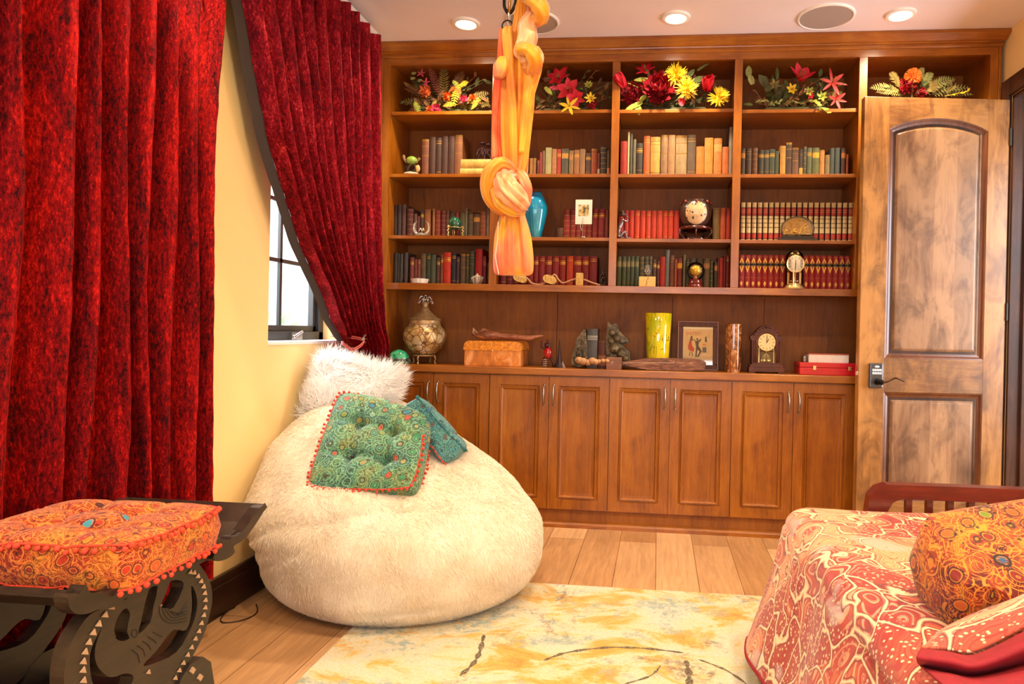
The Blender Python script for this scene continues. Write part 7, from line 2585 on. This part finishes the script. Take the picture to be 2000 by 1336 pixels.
def cloth(name, rows, nfold, amp, dy=0.0, thick=.35, mat=M_SILK, n=72, seed=0, twist=0.0, sharp=1.0):
    """bundle of cloth: rows = (centre x, y, half width px, thickness factor)"""
    R = spline([Vector((r[0], r[1], r[2])) for r in rows], 6)
    T = [float(np.interp(i, [k * 6 for k in range(len(rows))], [r[3] if len(r) > 3 else thick for r in rows])) for i in range(len(R))]
    mb = MB()
    vs = []
    for i, r in enumerate(R):
        c = at(r.x, r.y, Y=YS + dy)
        hw = r.z * ks
        for k in range(n):
            a = 2 * PI * k / n
            f = 1 + amp * (math.sin(nfold * a + seed + twist * i) * .6 + math.sin((nfold * 1.7) * a + seed * 2 + .02 * i) * .4)
            x = math.cos(a) * hw * (1 + (f - 1) * .25)
            y = math.sin(a) * hw * T[i] * f
            vs.append(c + Vector((x, y, 0)))
    fs = []
    for i in range(len(R) - 1):
        for k in range(n):
            k2 = (k + 1) % n
            fs.append((i * n + k, i * n + k2, (i + 1) * n + k2, (i + 1) * n + k))
    fs.append(tuple(range(n - 1, -1, -1)))
    fs.append(tuple((len(R) - 1) * n + k for k in range(n)))
    mb.add(vs, fs)
    return mb.build(name, mat, sk, smooth='all')


def silk2(name, stops, seedv):
    t = NT(name)
    n = t.noise(t.co((2.5, 2.5, 1.2), loc=(seedv, 0, 0)), 3.0, 3, .5, .8)
    fo = t.noise(t.co((70, 70, 2.2), loc=(0, seedv, 0)), 1.2, 3)
    c = t.ramp(n, stops)
    t.bump(fo, .35, .005)
    return t.out(base=c, rough=.42, sheen=.4)


M_S1 = silk2('silk_yellow', [(.36, 'E0760C'), (.5, 'F09A0C'), (.62, 'F4AE1C'), (.72, 'F6C458')], 1)
M_S2 = silk2('silk_coral', [(.36, 'D82A1A'), (.5, 'E85A20'), (.64, 'F08A50')], 2)
M_S3 = silk2('silk_peach', [(.36, 'E07034'), (.46, 'EC9458'), (.56, 'F4C690'), (.66, 'EE9A1C')], 3)
M_S4 = silk2('silk_mixed', [(.34, 'DC4434'), (.46, 'E8683C'), (.56, 'EE9450'), (.64, 'F0AC20')], 4)
cloth('main_fall', [(1020, -60, 9), (1016, 40, 14), (1010, 80, 24), (1012, 140, 32), (1010, 200, 33), (1007, 260, 30), (1006, 310, 25), (1004, 345, 17)], 9, .30, 0, .3, M_S1, seed=1)
cloth('coral_fall', [(980, 55, 6), (978, 120, 8), (973, 180, 11), (969, 250, 9), (972, 310, 11)], 5, .3, .03, .5, M_S2, seed=2)
cloth('back_fall', [(1022, 230, 10), (1020, 290, 14), (1015, 345, 16)], 6, .3, .04, .4, M_S3, seed=3)
cloth('looped_band', [(994, 52, 8), (990, 62, 11), (993, 100, 11), (996, 140, 9), (1000, 200, 9), (1003, 280, 8), (1004, 335, 6)], 4, .25, -.03, .4, M_S1, seed=4)
cloth('small_knot', [(982, 112, 8, .8), (980, 125, 14, .8), (978, 140, 15, .8), (974, 152, 10, .8)], 5, .2, -.03, .8, M_S4, seed=5)
cloth('wound_strand', [(1040, -60, 16, .9), (1042, -10, 20, .9), (1043, 20, 14, .9), (1030, 45, 18, .9), (1030, 75, 20, .9), (1022, 102, 19, .9), (1030, 116, 18, .8), (1030, 124, 12, .6)], 4, .16, -.05, .9, M_S3, seed=6, twist=.5)
cloth('billowing_fold', [(1030, 112, 14, .7), (1038, 124, 19, .7), (1040, 140, 17, .6), (1036, 165, 14, .5), (1030, 200, 10, .5), (1024, 240, 8, .4), (1018, 300, 5, .3)], 5, .22, -.04, .7, M_S1, seed=7)
for i, (a, c, d) in enumerate((((1022, -18), (1042, 2), (1058, 22)), ((1014, 88), (1034, 98), (1046, 118)))):
    mb = MB().tube(spline([at(a[0], a[1] + 8, Y=YS - .10), at(c[0], c[1], Y=YS - .115), at(d[0], d[1] - 2, Y=YS - .10), at(d[0] - 8, d[1] + 18, Y=YS - .05), at(c[0] - 4, d[1] + 8, Y=YS - .06)], 6), [12 * ks] * 8 + [15 * ks] * 9 + [12 * ks] * 8, 20, rip=lambda t, u: .14 * math.sin(7 * t + 3 * u))
    mb.build('wrapped_turn', M_S1, sk, smooth='all')
# big knot
def kt(pts, r, mat, dy, name='knot_turn', flat=1.0):
    P_ = spline([at(x, y, Y=YS + d_) for x, y, d_ in pts], 7)
    n = len(P_)
    mb = MB().tube(P_, [float(np.interp(i / (n - 1), np.linspace(0, 1, len(r)), r)) * ks for i in range(n)], 40, rip=lambda t, u: .13 * math.sin(9 * t + 5 * u) + .06 * math.sin(17 * t - 4 * u))
    mb.build(name, mat, sk, smooth='all')
kt([(1000, 335, -.03), (978, 322, -.07), (958, 340, -.08), (954, 370, -.07), (964, 395, -.05), (985, 412, -.02)], [10, 14, 15, 13, 13, 12], M_S1, 0)
kt([(1004, 345, .0), (986, 350, -.10), (992, 372, -.13), (1010, 392, -.11), (1022, 402, -.05)], [10, 17, 24, 21, 12], M_S3, 0)
kt([(966, 372, -.08), (980, 398, -.12), (1002, 412, -.10), (1020, 412, -.05)], [8, 12, 11, 8], M_S1, 0)
kt([(990, 330, .02), (1012, 345, .0), (1024, 372, -.01), (1022, 400, -.0)], [10, 15, 15, 12], M_S4, 0)
cloth('lower_pouch', [(1000, 405, 22, .7), (1001, 425, 26, .7), (1002, 460, 35, .6), (1003, 500, 39, .5), (1003, 522, 39, .42), (1003, 533, 37, .3), (1003, 538, 30, .2)], 8, .26, 0, .5, M_S4, seed=8)
MB().tube([at(973, 433, Y=YS - .06), at(972, 470, Y=YS - .05), at(967, 500, Y=YS - .04), at(974, 535, Y=YS - .03)], .0018, 6).build('seam', plain('F6E6D0', .5), sk)
# carabiner and ring
cb = thing('carabiner', 'steel swivel carabiner and ring holding the silk', 'carabiner', at(992, 20, Y=YS))
pts = [at(x, y, Y=YS) for x, y in ((992, 26), (985, 12), (986, -8), (992, -26), (1003, -30), (1008, -14), (1006, 8), (998, 24), (992, 26))]
MB().tube(spline(pts, 5), 3.2 * ks, 10).build('hook', M_IRON, cb, smooth='all')
MB().tube([at(998, -24, Y=YS - .008), at(994, 24, Y=YS - .008)], 2.6 * ks, 10).build('gate', M_GOLD, cb, smooth='all')
cr0 = at(991, 50, Y=YS)
MB().tube([cr0 + Vector((math.cos(a) * 10.5 * ks, .3 * math.sin(a) * ks, math.sin(a) * 10.5 * ks)) for a in np.linspace(0, 2 * PI, 26)], 1.5 * ks, 8).build('ring', M_IRON, cb, smooth='all')
MB().lathe(at(994, 24, Y=YS), [(2.2 * ks, -16 * ks), (3 * ks, -10 * ks), (3.4 * ks, 0), (2.8 * ks, 5 * ks)], 12).build('swivel_pin', M_SILVER, cb, smooth=True)
tz = at(996, -28, Y=YS)
MB().tube([tz, (tz.x, YS, CZ)], .006, 8).build('hanging_chain', M_IRON, cb, smooth='all')
# upper run of the silk up to the ceiling
cloth('upper_fall', [(1028, -170, 12), (1030, -90, 22), (1032, -40, 22)], 5, .2, -.01, .6, M_S1, seed=9)
